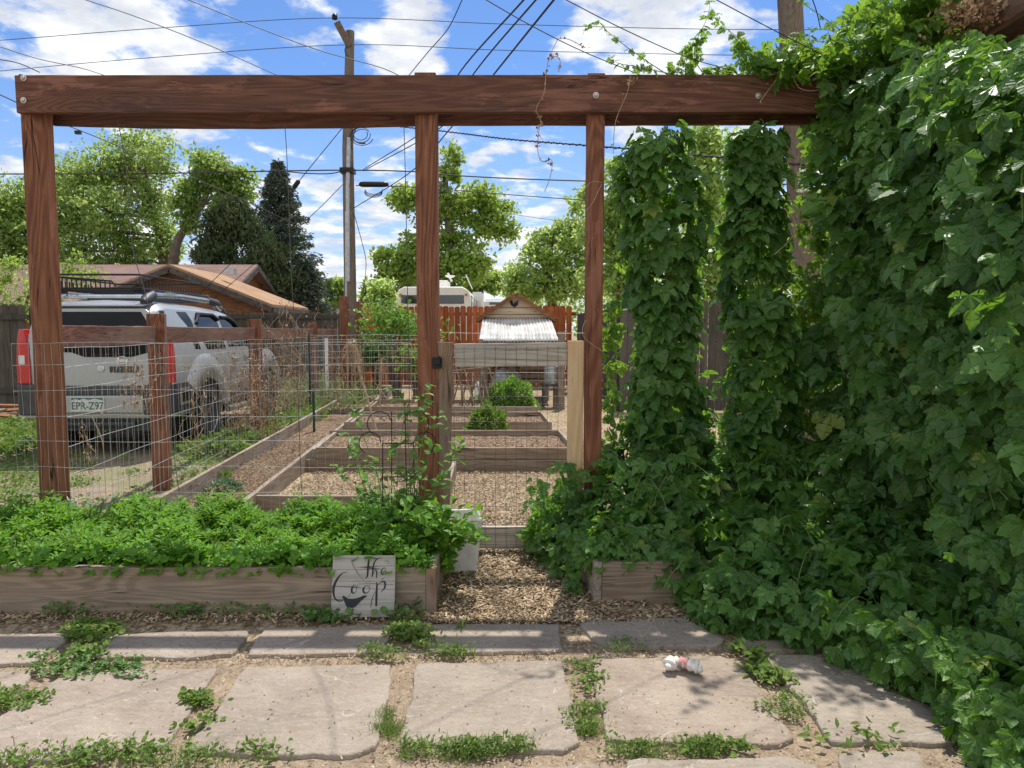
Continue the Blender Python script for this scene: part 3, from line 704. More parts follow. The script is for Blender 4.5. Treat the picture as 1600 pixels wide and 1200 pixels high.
stroke(mb, [(588, 92), (580, 200), (574, 320)], [14, 22, 16]); stroke(mb, [(574, 318), (562, 342), (545, 352)], [14, 4])
stroke(mb, [(580, 92), (640, 90), (700, 100), (762, 92)], [10, 6, 5, 3])
stroke(mb, [(750, 92), (690, 110), (655, 160), (642, 240), (636, 330)], [3, 8, 14, 14, 10])
stroke(mb, [(636, 320), (655, 270), (680, 248), (694, 275), (690, 345)], [4, 5, 9, 14, 8])
stroke(mb, [(756, 272), (790, 262), (806, 230), (785, 216), (758, 245), (750, 280), (768, 304), (790, 290)], [4, 4, 4, 5, 12, 12, 7, 3])
mb.build('lettering', M_ink, sg); mb = MB()
stroke(mb, [(318, 268), (250, 285), (190, 350), (148, 440), (142, 520), (165, 595), (220, 632), (278, 615)], [3, 8, 20, 26, 22, 14, 10, 6])
stroke(mb, [(405, 430), (380, 470), (378, 510), (400, 534), (432, 510), (440, 460), (420, 432), (398, 436)], [5, 18, 20, 10, 4, 4, 4, 4])
stroke(mb, [(545, 450), (525, 485), (535, 522), (565, 532), (598, 510), (605, 465), (575, 440), (545, 450)], [8, 20, 18, 9, 5, 4, 5, 6])
stroke(mb, [(695, 395), (700, 440), (698, 560), (698, 694)], [8, 16, 22, 18])
stroke(mb, [(702, 440), (745, 400), (790, 390), (806, 420), (798, 470), (755, 520)], [4, 7, 16, 20, 14, 4])
stroke(mb, [(690, 500), (655, 570), (635, 640), (630, 712)], [4, 5, 7, 5]); stroke(mb, [(330, 585), (350, 560), (372, 522)], [4, 3, 3])
mb.build('lettering', M_ink, sg)
mb = MB(); bird = [(255, 580), (270, 563), (300, 578), (330, 600), (385, 604), (440, 596), (495, 578), (535, 560), (570, 562), (576, 574), (545, 592), (505, 625), (468, 665), (430, 700), (395, 716), (372, 712), (350, 720), (330, 712), (305, 678), (288, 640), (275, 605)]
mb.prism([SP(a, b, .0004) for a, b in reversed(bird)], sgr @ Vector((0, -.0012, 0))); mb.build('hen_silhouette', M_ink, sg)
mb = MB(); stroke(mb, [(350, 110), (395, 200), (460, 300), (540, 385)], [10, 14, 12, 6]); stroke(mb, [(470, 418), (600, 412), (760, 420), (912, 424)], [4, 9, 7, 8])
for cx, cy in ((440, 400), (590, 405)): stroke(mb, [(cx - 35, cy), (cx, cy - 30), (cx + 32, cy - 5), (cx + 10, cy + 30), (cx + 30, cy + 55)], [3, 3, 3, 3, 3])
mb.build('grey_flourish', M_grayink, sg)
for o in sg.children: pass

# white planter pot
pt = thing('plant_pot', 'white square tapered planter pot standing beside the gate', 'plant pot', (W(714, 893, 4.35).x, 4.42, 0))
def pot(mb, wb, wt, h, th=.012):
    def ring(w_, z): return [(-w_, -w_, z), (w_, -w_, z), (w_, w_, z), (-w_, w_, z)]
    vs = ring(wb, 0) + ring(wt, h) + ring(wt - th, h) + ring(wb - th + .006, h * .8); fs = [(3, 2, 1, 0), (12, 13, 14, 15)]
    for k in range(3):
        for i in range(4): a = k * 4 + i; b = k * 4 + (i + 1) % 4; fs.append((a, b, b + 4, a + 4))
    mb.add(vs, fs)
mb = MB(); pot(mb, .11, .145, .34); o = mb.build('shell', M_pot, pt, bevel=.008, seg=3); o.rotation_euler = (0, 0, R(8))
mb = MB(); mb.box(-.128, .128, -.128, .128, .22, .28); o = mb.build('soil', M_soil, pt); o.rotation_euler = (0, 0, R(8)); o.scale = (.93, .93, 1)

# dog toy
M_toy = simple('white_plush', (.74, .70, .64), .95, 0, .15, 60, .9); M_pink = simple('faded_pink_band', (.62, .30, .27), .9, 0, .2, 40, .4)
tp_ = G(1067, 1046, .026)
toy = thing('dog_toy', 'small dirty white plush dog bone with a pink band, lying on a flagstone', 'dog toy', tp_)
pts = curve_pts([(-.052, -.006, .022), (-.035, .014, .026), (-.008, .012, .026), (.022, -.004, .024), (.050, -.018, .022)], 5)
rr = [.012 + .012 * abs(math.cos(i / (len(pts) - 1) * math.pi)) ** .7 + .004 * math.sin(i * 1.7) for i in range(len(pts))]
mb = MB(); mb.tube([pts[0] - (pts[1] - pts[0]) * .7] + pts + [pts[-1] + (pts[-1] - pts[-2]) * .7], [.008] + rr + [.008], 12)
for c, r_ in (((-.054, -.010, .019), .015), ((.052, -.026, .017), .014), ((.057, -.012, .019), .013)):
    mb.lathe(c, [(r_ * math.sin(a), -r_ * math.cos(a)) for a in np.linspace(.1, math.pi - .1, 7)], 10)
o = mb.build('body', M_toy, toy, smooth=True, angle=180); o.scale = (1.2, 1.35, 1.05)
mb = MB(); mb.tube([(-.008 * 1.1, .012 * 1.2, .027), (.007 * 1.1, .005 * 1.2, .027), (.018 * 1.1, -.001, .026)], [.0215, .023, .0225], 14); ob_ = mb.build('band', M_pink, toy, smooth=True); ob_.scale = (1.09, 1.12, 1.04)
# ------------------------------------------------------------------ parked car
def paint():
    m, n, out = newmat('silver_car_paint'); tc = n.n('ShaderNodeTexCoord').outputs['Object']
    s = n.n('ShaderNodeSeparateXYZ', {0: tc})
    dust = n.math('MULTIPLY', n.math('SUBTRACT', 1.0, n.smooth(s.outputs[2], .5, 1.1)), n.smooth(n.noise(tc, 4, 5), .3, .7))
    c = n.mix(n.math('MULTIPLY', dust, .35), (.40, .415, .42), (.27, .24, .20))
    p = n.n('ShaderNodeBsdfPrincipled', {'Base Color': c, 'Metallic': .35, 'Roughness': .33, 'Coat Weight': .5, 'Coat Roughness': .12})
    m.node_tree.links.new(p.outputs[0], out.inputs[0]); return m
M_paint = paint()
M_clad = simple('dark_plastic_cladding', (.045, .048, .052), .55, 0, .2, 9, .05)
M_tyre = simple('tyre_rubber', (.018, .018, .018), .85, 0, .3, 30, .3)
M_rim = simple('alloy_rim', (.50, .51, .52), .3, .8, .1, 8, 0)
M_chrome = simple('chrome_trim', (.62, .62, .62), .2, .9, .1, 8, 0)
M_glass = simple('tinted_window', (.006, .007, .009), .06, 0, .1, 3, 0, coat=0.0, spec=.22)
M_glass2 = simple('lighter_side_window', (.07, .09, .12), .04, 0, .3, 3, 0, coat=1.0, spec=1.0)
M_red = simple('red_lamp_lens', (.50, .012, .012), .2, 0, .25, 60, .2, coat=.6)
M_plate = simple('licence_plate_white', (.62, .64, .62), .5, 0, .1, 20, 0)
M_plateg = simple('plate_green', (.05, .12, .08), .5, 0, .1, 20, 0)
car = thing('parked_car', 'silver off-road estate car with black roof basket, parked behind the low red fence', 'car', (-4.97, 8.45, 0), R(1.6))
# loft of the body: half width as a function of (y,z)
BELT = 1.20
def topz(y): return float(np.interp(y, [0, .10, .35, 1.2, 2.1, 2.45, 3.15, 3.3, 4.0, 4.38, 4.48], [1.75, 1.83, 1.86, 1.86, 1.82, 1.77, 1.24, 1.20, 1.15, 1.08, .95]))
def hw(y, z):
    e = float(np.interp(y, [0, .08, .3, 3.9, 4.3, 4.48], [.86, .90, .915, .905, .86, .74]))
    low = float(np.interp(z, [.42, .55, .8, 1.05, BELT], [.955, .985, 1.0, .995, .965]))
    if z <= BELT: return e * low
    return e * .965 - (z - BELT) * .30
ys_ = [0, .05, .12, .35, .8, 1.3, 1.8, 2.2, 2.45, 2.8, 3.15, 3.3, 3.7, 4.05, 4.3, 4.42, 4.48]
mb = MB(); vs, fs = [], []; K = 10
for y in ys_:
    tz = topz(y); gh = tz > 1.3
    prof = [(hw(y, .45), .45), (hw(y, .6), .60), (hw(y, .85), .85), (hw(y, 1.08), 1.08 if tz > 1.1 else tz - .06)]
    if gh: prof += [(hw(y, BELT), BELT), (hw(y, (BELT + tz) / 2), (BELT + tz) / 2), (hw(y, tz - .09), tz - .09), (hw(y, tz) - .05, tz - .022), (hw(y, tz) - .16, tz), (0, tz + .018)]
    else: prof += [(hw(y, 1.1) - .02, tz - .045), (hw(y, 1.1) - .04, tz - .03), (hw(y, 1.1) - .07, tz - .015), (hw(y, 1.1) - .12, tz), (hw(y, 1.1) - .3, tz + .006), (0, tz + .02)]
    row = [(x, y, z) for x, z in prof] + [(-x, y, z) for x, z in reversed(prof[:-1])]
    vs += row
n_ = len(vs) // len(ys_)
for i in range(len(ys_) - 1):
    for k in range(n_ - 1): a = i * n_ + k; fs.append((a, a + n_, a + n_ + 1, a + 1))
    fs.append((i * n_, i * n_ + n_ - 1, (i + 1) * n_ + n_ - 1, (i + 1) * n_))
fs.append(tuple(range(n_))); fs.append(tuple((len(ys_) - 1) * n_ + k for k in reversed(range(n_))))
mb.add(vs, fs); mb.build('body', M_paint, car, smooth=True, angle=30, bevel=.012)
# rear window and tailgate details (proud of the rear face y=0)
def rearpanel(name, pts, mat, th=.012, y=-.001, bevel=.006):
    mb = MB(); mb.prism([(x, y, z) for x, z in pts], (0, -th, 0)); return mb.build(name, mat, car, bevel=bevel)
tg = rearpanel('tailgate', [(-.70, .84), (.70, .84), (.74, 1.24), (.68, 1.72), (.62, 1.765), (-.62, 1.765), (-.68, 1.72), (-.74, 1.24)], M_paint, .022, bevel=.012)
rg = rearpanel('rear_window', [(-.66, 1.245), (-.25, 1.245), (-.10, 1.19), (.45, 1.19), (.66, 1.245), (.64, 1.62), (.58, 1.725), (-.58, 1.725), (-.64, 1.62)], M_glass, .006, -.0235, .004)
mb = MB(); mb.prism([(-.62, -.045, 1.785), (.62, -.045, 1.785), (.64, .12, 1.82), (-.64, .12, 1.82)], (0, 0, .022)); mb.build('spoiler', M_paint, car, bevel=.01)
for s in (-1, 1):
    mb = MB(); mb.prism([(s * .74, -.024, .87), (s * .905, -.012, .87), (s * .905, -.012, 1.12), (s * .885, -.012, 1.40), (s * .86, -.012, 1.52), (s * .80, -.02, 1.52), (s * .75, -.024, 1.30)][:: (1 if s > 0 else -1)], (0, .13, 0)); tl = mb.build('tail_light', M_red, car, bevel=.008)
    mb = MB(); mb.box(s * .83 - .035, s * .83 + .035, -.034, .0, 1.10, 1.21); mb.build('reverse_lens', M_plate, tl, bevel=.006)
# tailgate handle, emblem, keyhole, plate recess
mb = MB(); mb.box(.19, .53, -.036, -.02, 1.005, 1.08); mb.build('tailgate_handle', M_clad, car, bevel=.012)
mb = MB()
ring = [Vector((.345 + .062 * math.cos(a), -.032, 1.205 - .09 + .005 + .045 * math.sin(a) + .03)) for a in np.linspace(0, 2 * math.pi, 25)]
mb.tube(ring, .007, 6, False); mb.box(.27, .42, -.038, -.028, 1.138, 1.162); mb.build('round_emblem', M_chrome, car, smooth=True)
mb = MB(); mb.lathe((0, 0, 0), [(.04, 0), (.04, .01), (.03, .014)], 16); o = mb.build('rear_camera_cap', M_chrome, car); o.location = (.09, -.022, 1.05); o.rotation_euler = (R(90), 0, 0)
mb = MB(); mb.box(-.62, .62, -.06, .0, .74, .835); mb.build('bumper_step', M_clad, car, bevel=.012)
mb = MB(); mb.box(-.60, .60, -.09, .0, .52, .735); mb.build('rear_bumper', M_paint, car, bevel=.02, seg=3)
for s in (-1, 1):
    mb = MB()
    mb.prism([(s * .60, -.10, .50), (s * .84, -.10, .50), (s * .93, .02, .52), (s * .94, .62, .52), (s * .90, .62, .52), (s * .60, .02, .50)][:: s], (0, 0, .36)); bc = mb.build('bumper_corner', M_clad, car, bevel=.02, seg=3)
    mb = MB(); xx = s * .937
    mb.box(min(xx, xx + s * .012), max(xx, xx + s * .012), .14, .42, .64, .76); ve = mb.build('side_reflector_recess', M_black, bc, bevel=.006)
    mb = MB(); X0, X1 = sorted((xx, xx + s * .018))
    for a in ((.11, .14, .62, .79), (.42, .45, .62, .79), (.11, .45, .77, .80), (.11, .45, .60, .63)): mb.box(X0, X1, *a)
    mb.build('recess_frame', M_chrome, bc, bevel=.003)
pl_ = MB(); pl_.box(-.24, .15, -.105, -.09, .545, .715); plate = pl_.build('licence_plate', M_plate, car, bevel=.004)
mb = MB(); mb.box(-.42, -.36, -.10, -.088, .60, .68); mb.build('plate_lamp', M_clad, car)
mb = MB(); mb.prism([(-.23, -.1062, .68), (-.18, -.1062, .70), (-.14, -.1062, .685), (-.09, -.1062, .705), (-.03, -.1062, .688), (.05, -.1062, .704), (.14, -.1062, .68), (.14, -.1062, .712), (-.23, -.1062, .712)], (0, -.001, 0)); mb.build('green_plate_band', M_plateg, plate)
def text(body, size, par, mat, loc, rot, name='lettering', ext=.001, sx=1.0):
    c = bpy.data.curves.new(name, 'FONT'); c.body = body; c.size = size; c.extrude = ext; c.align_x = 'CENTER'; c.offset = .0012
    c.materials.append(mat); tmp = bpy.data.objects.new('tmp', c); me = bpy.data.meshes.new_from_object(tmp); bpy.data.objects.remove(tmp); o = bpy.data.objects.new(name, me); link(o, par); o.location = loc; o.rotation_euler = rot; o.scale = (sx, 1, 1); return o
text('EPR-Z97', .125, plate, M_plateg, (-.045, -.107, .575), (R(90), 0, 0), sx=.84)
mb = MB(); mb.box(.02, .05 - .025, -.1075, -.106, .565, .60)
# under body, hitch, exhaust
mb = MB(); mb.box(-.72, .72, .05, 4.3, .30, .47); mb.tube([(-.62, 1.05, .36), (.62, 1.05, .36)], .05, 8); mb.tube([(.38, -.02, .36), (.36, 1.4, .38)], .03, 8); mb.tube([(-.45, .02, .38), (.45, .02, .38)], .04, 8); mb.box(-.3, .3, .3, .9, .33, .46); mb.build('underbody', M_clad, car)
# wheels
def wheel(x, y, s):
    w_ = bpy.data.objects.new('wheel', None); link(w_, car); w_.location = (x, y, .385)
    t = MB(); t.lathe((0, 0, 0), [(.24, -.12), (.33, -.125), (.365, -.115), (.385, -.085), (.387, .085), (.365, .115), (.33, .125), (.24, .12)], 40, 'x')
    for k in range(40):
        a = 2 * math.pi * k / 40; r_ = .386
        for xo in (-.07, .0, .07):
            c = Vector((xo, r_ * math.cos(a + xo), r_ * math.sin(a + xo))); d = Vector((0, math.cos(a + xo), math.sin(a + xo))); tt = Vector((0, -d.z, d.y))
            t.beam(c - tt * .018, c + tt * .018, .05, .02, up=d)
    t.build('tyre', M_tyre, w_, smooth=True, angle=35)
    r = MB(); r.lathe((0, 0, 0), [(.235, s * .118), (.245, s * .125), (.225, s * .11), (.215, s * .06), (.21, -s * .1)], 32, 'x')
    for k in range(6):
        a = 2 * math.pi * k / 6; d = Vector((0, math.cos(a), math.sin(a))); r.beam(Vector((s * .085, 0, 0)) + d * .04, Vector((s * .10, 0, 0)) + d * .225, .055, .03, up=(1, 0, 0))
    r.lathe((0, 0, 0), [(.07, s * .06), (.065, s * .115), (.03, s * .12)], 16, 'x')
    r.build('rim', M_rim, w_, smooth=True, angle=35)
    d_ = MB(); d_.lathe((0, 0, 0), [(.20, s * .0), (.20, s * .04)], 20, 'x'); d_.build('brake_disc', M_clad, w_)
for y in (1.02, 3.62):
    for s in (-1, 1): wheel(s * .825, y, s)
# wheel arches: black plate painting in the shade of the opening, and painted flare
for y in (1.02, 3.62):
    for s in (-1, 1):
        mb = MB(); pts = []
        for a in np.linspace(-.12, math.pi + .12, 19): pts.append((0, y + .485 * math.cos(a), .42 + .45 * math.sin(a)))
        xo = hw(y, .8); mb.prism([(s * (xo - .10), p[1], p[2]) for p in pts][:: s], (s * .118, 0, 0)); mb.build('wheel_well_shade', M_black, car)
        mb = MB(); vs, fs = [], []
        A = np.linspace(.12, math.pi - .62, 21)
        for a in A:
            for rr_, dx in ((.452, .016), (.468, .045), (.60, .052), (.70, .030), (.78, -.02)):
                vs.append((s * (xo + dx), y + rr_ * 1.06 * math.cos(a), .42 + rr_ * math.sin(a)))
        for i in range(len(A) - 1):
            for k in range(4): q = i * 5 + k; fs.append((q, q + 1, q + 6, q + 5) if s > 0 else (q, q + 5, q + 6, q + 1))
        mb.add(vs, fs); mb.build('fender_flare', M_paint, car, smooth=True, angle=60)
# side windows
def sidewin(pts, mat, name='side_window', s=1, off=.004):
    mb = MB(); vo = [(s * (hw(y, z) + off), y, z) for y, z in pts]; mb.prism(vo[:: s], (-s * .02, 0, 0)); return mb.build(name, mat, car, bevel=.002)
for s in (1, -1):
    sidewin([(.07, 1.27), (.97, 1.26), (.97, 1.64), (.88, 1.745), (.16, 1.745), (.07, 1.60)], M_glass, s=s)
    sidewin([(1.08, 1.42), (1.2, 1.25), (1.86, 1.25), (1.86, 1.70), (1.76, 1.75), (1.2, 1.75), (1.09, 1.66)], M_glass, s=s)
    sidewin([(1.98, 1.27), (2.90, 1.27), (2.42, 1.64), (2.25, 1.69), (1.98, 1.69)], M_glass, s=s)
    for pth in ([(1.06, 1.60), (1.22, 1.725), (1.70, 1.725), (1.86, 1.66)], [(1.98, 1.70), (2.25, 1.70), (2.45, 1.64), (2.92, 1.28)]):
        mb = MB(); mb.tube([Vector((s * (hw(y, z) + .02), y, z)) for y, z in pth], .026, 6); mb.build('wind_deflector', M_black, car, smooth=True)
    for yy in (.93, 1.90, 2.98):
        mb = MB(); mb.tube([Vector((s * (hw(yy, z) + .0005), yy, z)) for z in (.62, .9, 1.15)], .005, 4); mb.build('door_seam', M_black, car)
    for yy in (1.15, 2.1):
        mb = MB(); mb.box(min(s * .895, s * .93), max(s * .895, s * .93), yy - .08, yy + .12, 1.07, 1.11); mb.build('door_handle', M_paint, car, bevel=.008)
    mb = MB(); mb.tube([(s * .98, 1.55, .40), (s * .98, 3.1, .40)], .045, 10); mb.box(min(s * .80, s * .97), max(s * .80, s * .97), 1.75, 1.82, .38, .44); mb.box(min(s * .80, s * .97), max(s * .80, s * .97), 2.75, 2.82, .38, .44); mb.build('side_step', M_chrome, car, smooth=True)
    mb = MB(); mb.box(min(s * .90, s * .925), max(s * .90, s * .925), 1.55, 3.08, .46, .62); mb.build('sill_cladding', M_clad, car, bevel=.008)
    mb = MB(); mb.box(min(s * .92, s * 1.12), max(s * .92, s * 1.12), 2.62, 2.74, 1.22, 1.40); mb.build('door_mirror', M_clad, car, bevel=.03, seg=3)
    mb = MB(); mb.box(min(s * .55, s * .84), max(s * .55, s * .84), 4.36, 4.45, .86, 1.02); mb.build('headlight', M_darkglass, car, bevel=.02)
    mb = MB(); mb.tube([(s * .60, .10, 1.85), (s * .60, .22, 1.93), (s * .61, 1.0, 1.95), (s * .60, 2.1, 1.93), (s * .58, 2.38, 1.84)], [.05, .04, .036, .04, .06], 10); rr_ = mb.build('roof_rail', M_chrome, car, smooth=True)
    mb = MB(); mb.tube([(s * .60, -.0, 1.84), (s * .60, .10, 1.88), (s * .60, .26, 1.94)], [.04, .07, .05], 10); mb.build('rail_end_cap', M_clad, car, smooth=True); mb = MB(); mb.tube([(s * .60, 1.9, 1.94), (s * .59, 2.25, 1.91), (s * .57, 2.62, 1.76)], [.045, .06, .04], 10); mb.build('rail_end_cap', M_clad, car, smooth=True)
for yy in (.45, 1.0, 1.6, 2.1):
    mb = MB(); mb.tube([(-.60, yy, 1.93), (.60, yy, 1.93)], .024, 8); mb.build('roof_crossbar', M_chrome if yy < 1 else M_clad, car, smooth=True)
mb = MB(); mb.box(-.55, .55, 2.05, 2.15, 1.93, 2.02); mb.build('rack_fairing', M_clad, car, bevel=.015)
# rear windscreen wiper and windscreen
mb = MB(); mb.tube([(0, -.04, 1.20), (.18, -.045, 1.22), (.5, -.04, 1.235)], .008, 5); mb.build('rear_wiper', M_black, car)
mb = MB(); mb.prism([(-.66, 2.52, 1.715), (.66, 2.52, 1.715), (.80, 3.10, 1.285), (-.80, 3.10, 1.285)], (0, .01, .012)); mb.build('windscreen', M_glass, car)
mb = MB(); mb.box(-.82, .82, 4.40, 4.60, .50, .80); mb.build('front_bumper', M_clad, car, bevel=.04, seg=3)
# roof basket
mb = MB(); bx, y0, y1, zb, zt = .58, -.02, 1.75, 2.0, 2.16
for z in (zb, zt):
    P = [(-bx, y0, z), (bx, y0, z), (bx, y1, z), (-bx, y1, z)]
    for i in range(4):
        if z == zt and i == 0:
            mb.tube([P[0], (bx - .0, y0, z)], .013, 6); continue
        mb.tube([P[i], P[(i + 1) % 4]], .013, 6)
for i in range(15):
    x = -bx + .04 + i * .055
    mb.beam((x, y0, zb), (x, y0, zb + (zt - zb) * min(1, .95 - i * .03)), .014, .006, up=(0, 1, 0))
mb.tube([(-bx, y0, zt - .01), (.25, y0, zb + .085), (.3, y0, zb + .02)], .011, 6)
for i in range(22):
    y = y0 + i * (y1 - y0) / 21
    for s in (-1, 1): mb.beam((s * bx, y, zb), (s * bx, y, zt - .03 - .06 * (y / y1)), .006, .022, up=(0, 1, 0))
for i in range(9):
    y = y0 + .1 + i * .2; mb.tube([(-bx, y, zb), (bx, y, zb)], .009, 5)
for x in (-.45, .45):
    for y in (.2, 1.5): mb.box(x - .04, x + .04, y - .04, y + .04, 1.945, zb)
mb.build('roof_basket', M_black, car)
text('XTERRA', .085, car, M_chrome, (.655, .62, 1.93), (R(90), 0, R(90)), 'rack_lettering', sx=1.0)

# ------------------------------------------------------------------ fences behind
def plank_fence(name, p0, p1, h, mat, label, pw=.14, gap=.006, dog=.03, group=None, rails=(.5, 1.5), side=1, hv=.012, baseh=0.03):
    p0, p1 = Vector((*p0, 0)), Vector((*p1, 0)); L = (p1 - p0).length; t = (p1 - p0) / L; nn = Vector((-t.y, t.x, 0)) * side
    root = thing(name, label, 'fence', p0, 0, group); mb = MB(); n = int(L / (pw + gap))
    for i in range(n):
        a = t * (i * (pw + gap)) + nn * random.uniform(0, .006); b = a + t * (pw - random.uniform(0, .006)); hh = h + random.uniform(-hv, hv); ln = t * random.uniform(-.008, .008)
        o = [a + Vector((0, 0, baseh)), b + Vector((0, 0, baseh)), b + Vector((0, 0, hh - dog)) + ln, b - t * dog + Vector((0, 0, hh)) + ln, a + t * dog + Vector((0, 0, hh)) + ln, a + Vector((0, 0, hh - dog)) + ln]
        mb.prism(o, nn * .018)
    po = mb.build('planks', mat, root); a_ = po.data.attributes.new('rnd', 'FLOAT', 'POINT'); a_.data.foreach_set('value', np.repeat(np.random.default_rng(int(L * 100)).random(n), 12).astype(np.float32)[:len(po.data.vertices)])
    mb = MB()
    for z in rails: mb.beam(nn * -.03 + Vector((0, 0, z)), t * L + nn * -.03 + Vector((0, 0, z)), .04, .09)
    mb.build('rails', mat, root)
    for i in range(int(L / 2.4) + 1):
        q = t * min(L, i * 2.4) + nn * -.09; mb = MB(); mb.beam(q, q + Vector((0, 0, h - .05)), .09, .09, up=(0, 1, 0)); mb.build('post', mat, root)
    return root
plank_fence('cedar_fence', (-4.2, 19.4), (1.72, 19.0), 2.16, M_cedar, 'bright orange stained cedar plank fence behind the chicken coop', .15, .007, .03, rails=(.4, 1.2, 1.95), side=-1)
plank_fence('plank_fence', (-9.0, 19.8), (-3.9, 19.6), 2.0, M_oldz, 'old dark grey plank fence behind the silver car, below the brown shed', .14, .01, .03, rails=(.5, 1.88), side=1)
plank_fence('plank_fence', (-15.0, 13.4), (-8.8, 13.0), 1.98, M_oldz, 'old grey dog-eared plank fence at far left behind the car and woodpile', .14, .006, .03, side=1, rails=(.4, 1.75))
plank_fence('plank_fence', (-8.8, 13.02), (-8.95, 19.8), 1.95, M_oldz, 'grey plank fence side running back behind the silver car', .14, .006, .03, side=1, rails=(.4, 1.75))
plank_fence('plank_fence', (1.75, 18.9), (2.1, 13.2), 1.95, M_oldz, 'weathered plank fence running back from the dark panel right of the coop', .14, .006, .02, side=-1)
plank_fence('plank_fence', (2.0, 13.2), (9.5, 12.6), 2.05, M_oldz, 'dark grey plank fence seen through gaps in the hop vines', .14, .006, .02, side=-1)
# wood pile
wp = thing('wood_pile', 'small heap of old boards on the ground at the left edge by the grey fence', 'wood pile', (-9.2, 11.6, 0))
for i in range(14):
    a = Vector((random.uniform(-1.0, .2), random.uniform(-.4, .4), .05 + i * .022)); d = Vector((random.uniform(.7, 1.3), random.uniform(-.4, .4), random.uniform(-.12, .12)))
    MB().beam(a, a + d, .10, .03, roll=random.uniform(-.4, .4)).build('board', random.choice([M_gx, M_pale, M_log]), wp)

# ------------------------------------------------------------------ chicken coop
CY = 15.2
def cx(px, Y=CY): return W(px, 500, Y).x
def cz(py, Y=CY): return W(800, py, Y).z
coop = thing('chicken_coop', 'small wooden chicken coop on legs, with a brown gable roof and white corrugated lean-to', 'chicken coop', (.13, CY, 0))
xl, xr = cx(756) - .13, cx(857) - .13; ze = cz(492); zp = cz(462); zb_ = cz(497) - .05; xm = (xl + xr) / 2
nb = 6
mb = MB(); z0 = zb_ - .5
mb.prism([(xl, 0, z0), (xr, 0, z0), (xr, 0, ze), (xm, 0, zp), (xl, 0, ze)], (0, 1.5, 0)); mb.build('wall', M_coopw, coop)
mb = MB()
for k in range(4):     # dark strips painting in the shade under the siding laps
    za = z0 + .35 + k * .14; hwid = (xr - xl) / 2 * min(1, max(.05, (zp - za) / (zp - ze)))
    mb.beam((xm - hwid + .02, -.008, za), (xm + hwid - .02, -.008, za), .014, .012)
mb.build('lap_shade_strip', M_log, coop)
for s in (-1, 1):
    a = Vector((xm, -.16, zp + .05)); b = Vector((xm + s * ((xr - xl) / 2 + .16), -.16, ze - .085))
    mb = MB(); mb.prism([a, b, b + Vector((0, 0, -.07)), a + Vector((0, 0, -.07))][:: -s], (0, 1.85, 0)); mb.build('roof', simple('brown_coop_roof%d' % s, (.16, .07, .045), .85, 0, .3, 30, .5), coop)
    mb = MB(); mb.beam(a + Vector((s * .01, -.012, -.035)), b + Vector((0, -.012, -.035)), .022, .085); mb.build('fascia', M_log, coop)
# rooster silhouette on the gable
rpts = [(0, 0), (8, -4), (16, -2), (20, 10), (24, 22), (30, 26), (36, 16), (40, 10), (50, 10), (56, 18), (58, 2), (64, -2), (66, 8), (64, 20), (62, 36), (50, 46), (40, 50), (42, 62), (34, 62), (30, 50), (14, 44), (2, 30), (-4, 14)]
mb = MB(); k_ = .0020 * 15.2 / 8; rp_ = [(cx(797.5) - .13 + (u + 0) / 5.45 / FPX * CY, -.012, cz(470) - v / 5.45 / FPX * CY) for u, v in rpts]
mb.prism(rp_[::-1], (0, -.012, 0)); mb.build('rooster_silhouette', M_black, coop)
# corrugated lean-to
def corr():
    mb = MB(); nx_, ny_ = 96, 6; vs, fs = [], []
    for j in range(ny_ + 1):
        t = j / ny_; Y = -.03 - t * 1.25; za = cz(498) + .02 - t * .48
        xa = xl - .02 - .03 * t; xb = xr + .04 + .10 * t
        for i in range(nx_ + 1):
            u = i / nx_; vs.append((xa + (xb - xa) * u, Y, za + .014 * math.sin(u * 2 * math.pi * 22)))
    for j in range(ny_):
        for i in range(nx_): a = j * (nx_ + 1) + i; fs.append((a, a + 1, a + nx_ + 2, a + nx_ + 1))
    mb.add(vs, fs); o = mb.build('corrugated_roof', simple('white_corrugated_sheet', (.56, .55, .52), .5, 0, .22, 3, 0), coop, smooth=True)
    sm = o.modifiers.new('thick', 'SOLIDIFY'); sm.thickness = .006
corr()
# dark house front with slats, legs, ramp
mb = MB(); mb.box(xl + .05, xr - .05, .55, 1.4, .35, z0 + .05); mb.build('inner_box', M_log, coop)
for x in (xl + .03, xm - .1, xr - .03):
    for y in (.06, 1.4): MB().beam((x, y, 0), (x, y, z0 + .1), .09, .09, up=(0, 1, 0)).build('leg', M_gz, coop)
for x in (xl - .02, xr + .08): MB().beam((x, -1.2, 0), (x, -1.2, cz(498) - .47), .09, .07, up=(0, 1, 0)).build('leg', M_gz, coop)
MB().beam((xl - .05, -1.2, cz(498) - .50), (xr + .12, -1.2, cz(498) - .50), .04, .09).build('crossbeam', M_gx, coop)
for z in (.30, .42, .54, .72, .9): MB().beam((xm + .1, .03, z), (xr, .03, z), .03, .07).build('slat', M_gx, coop)
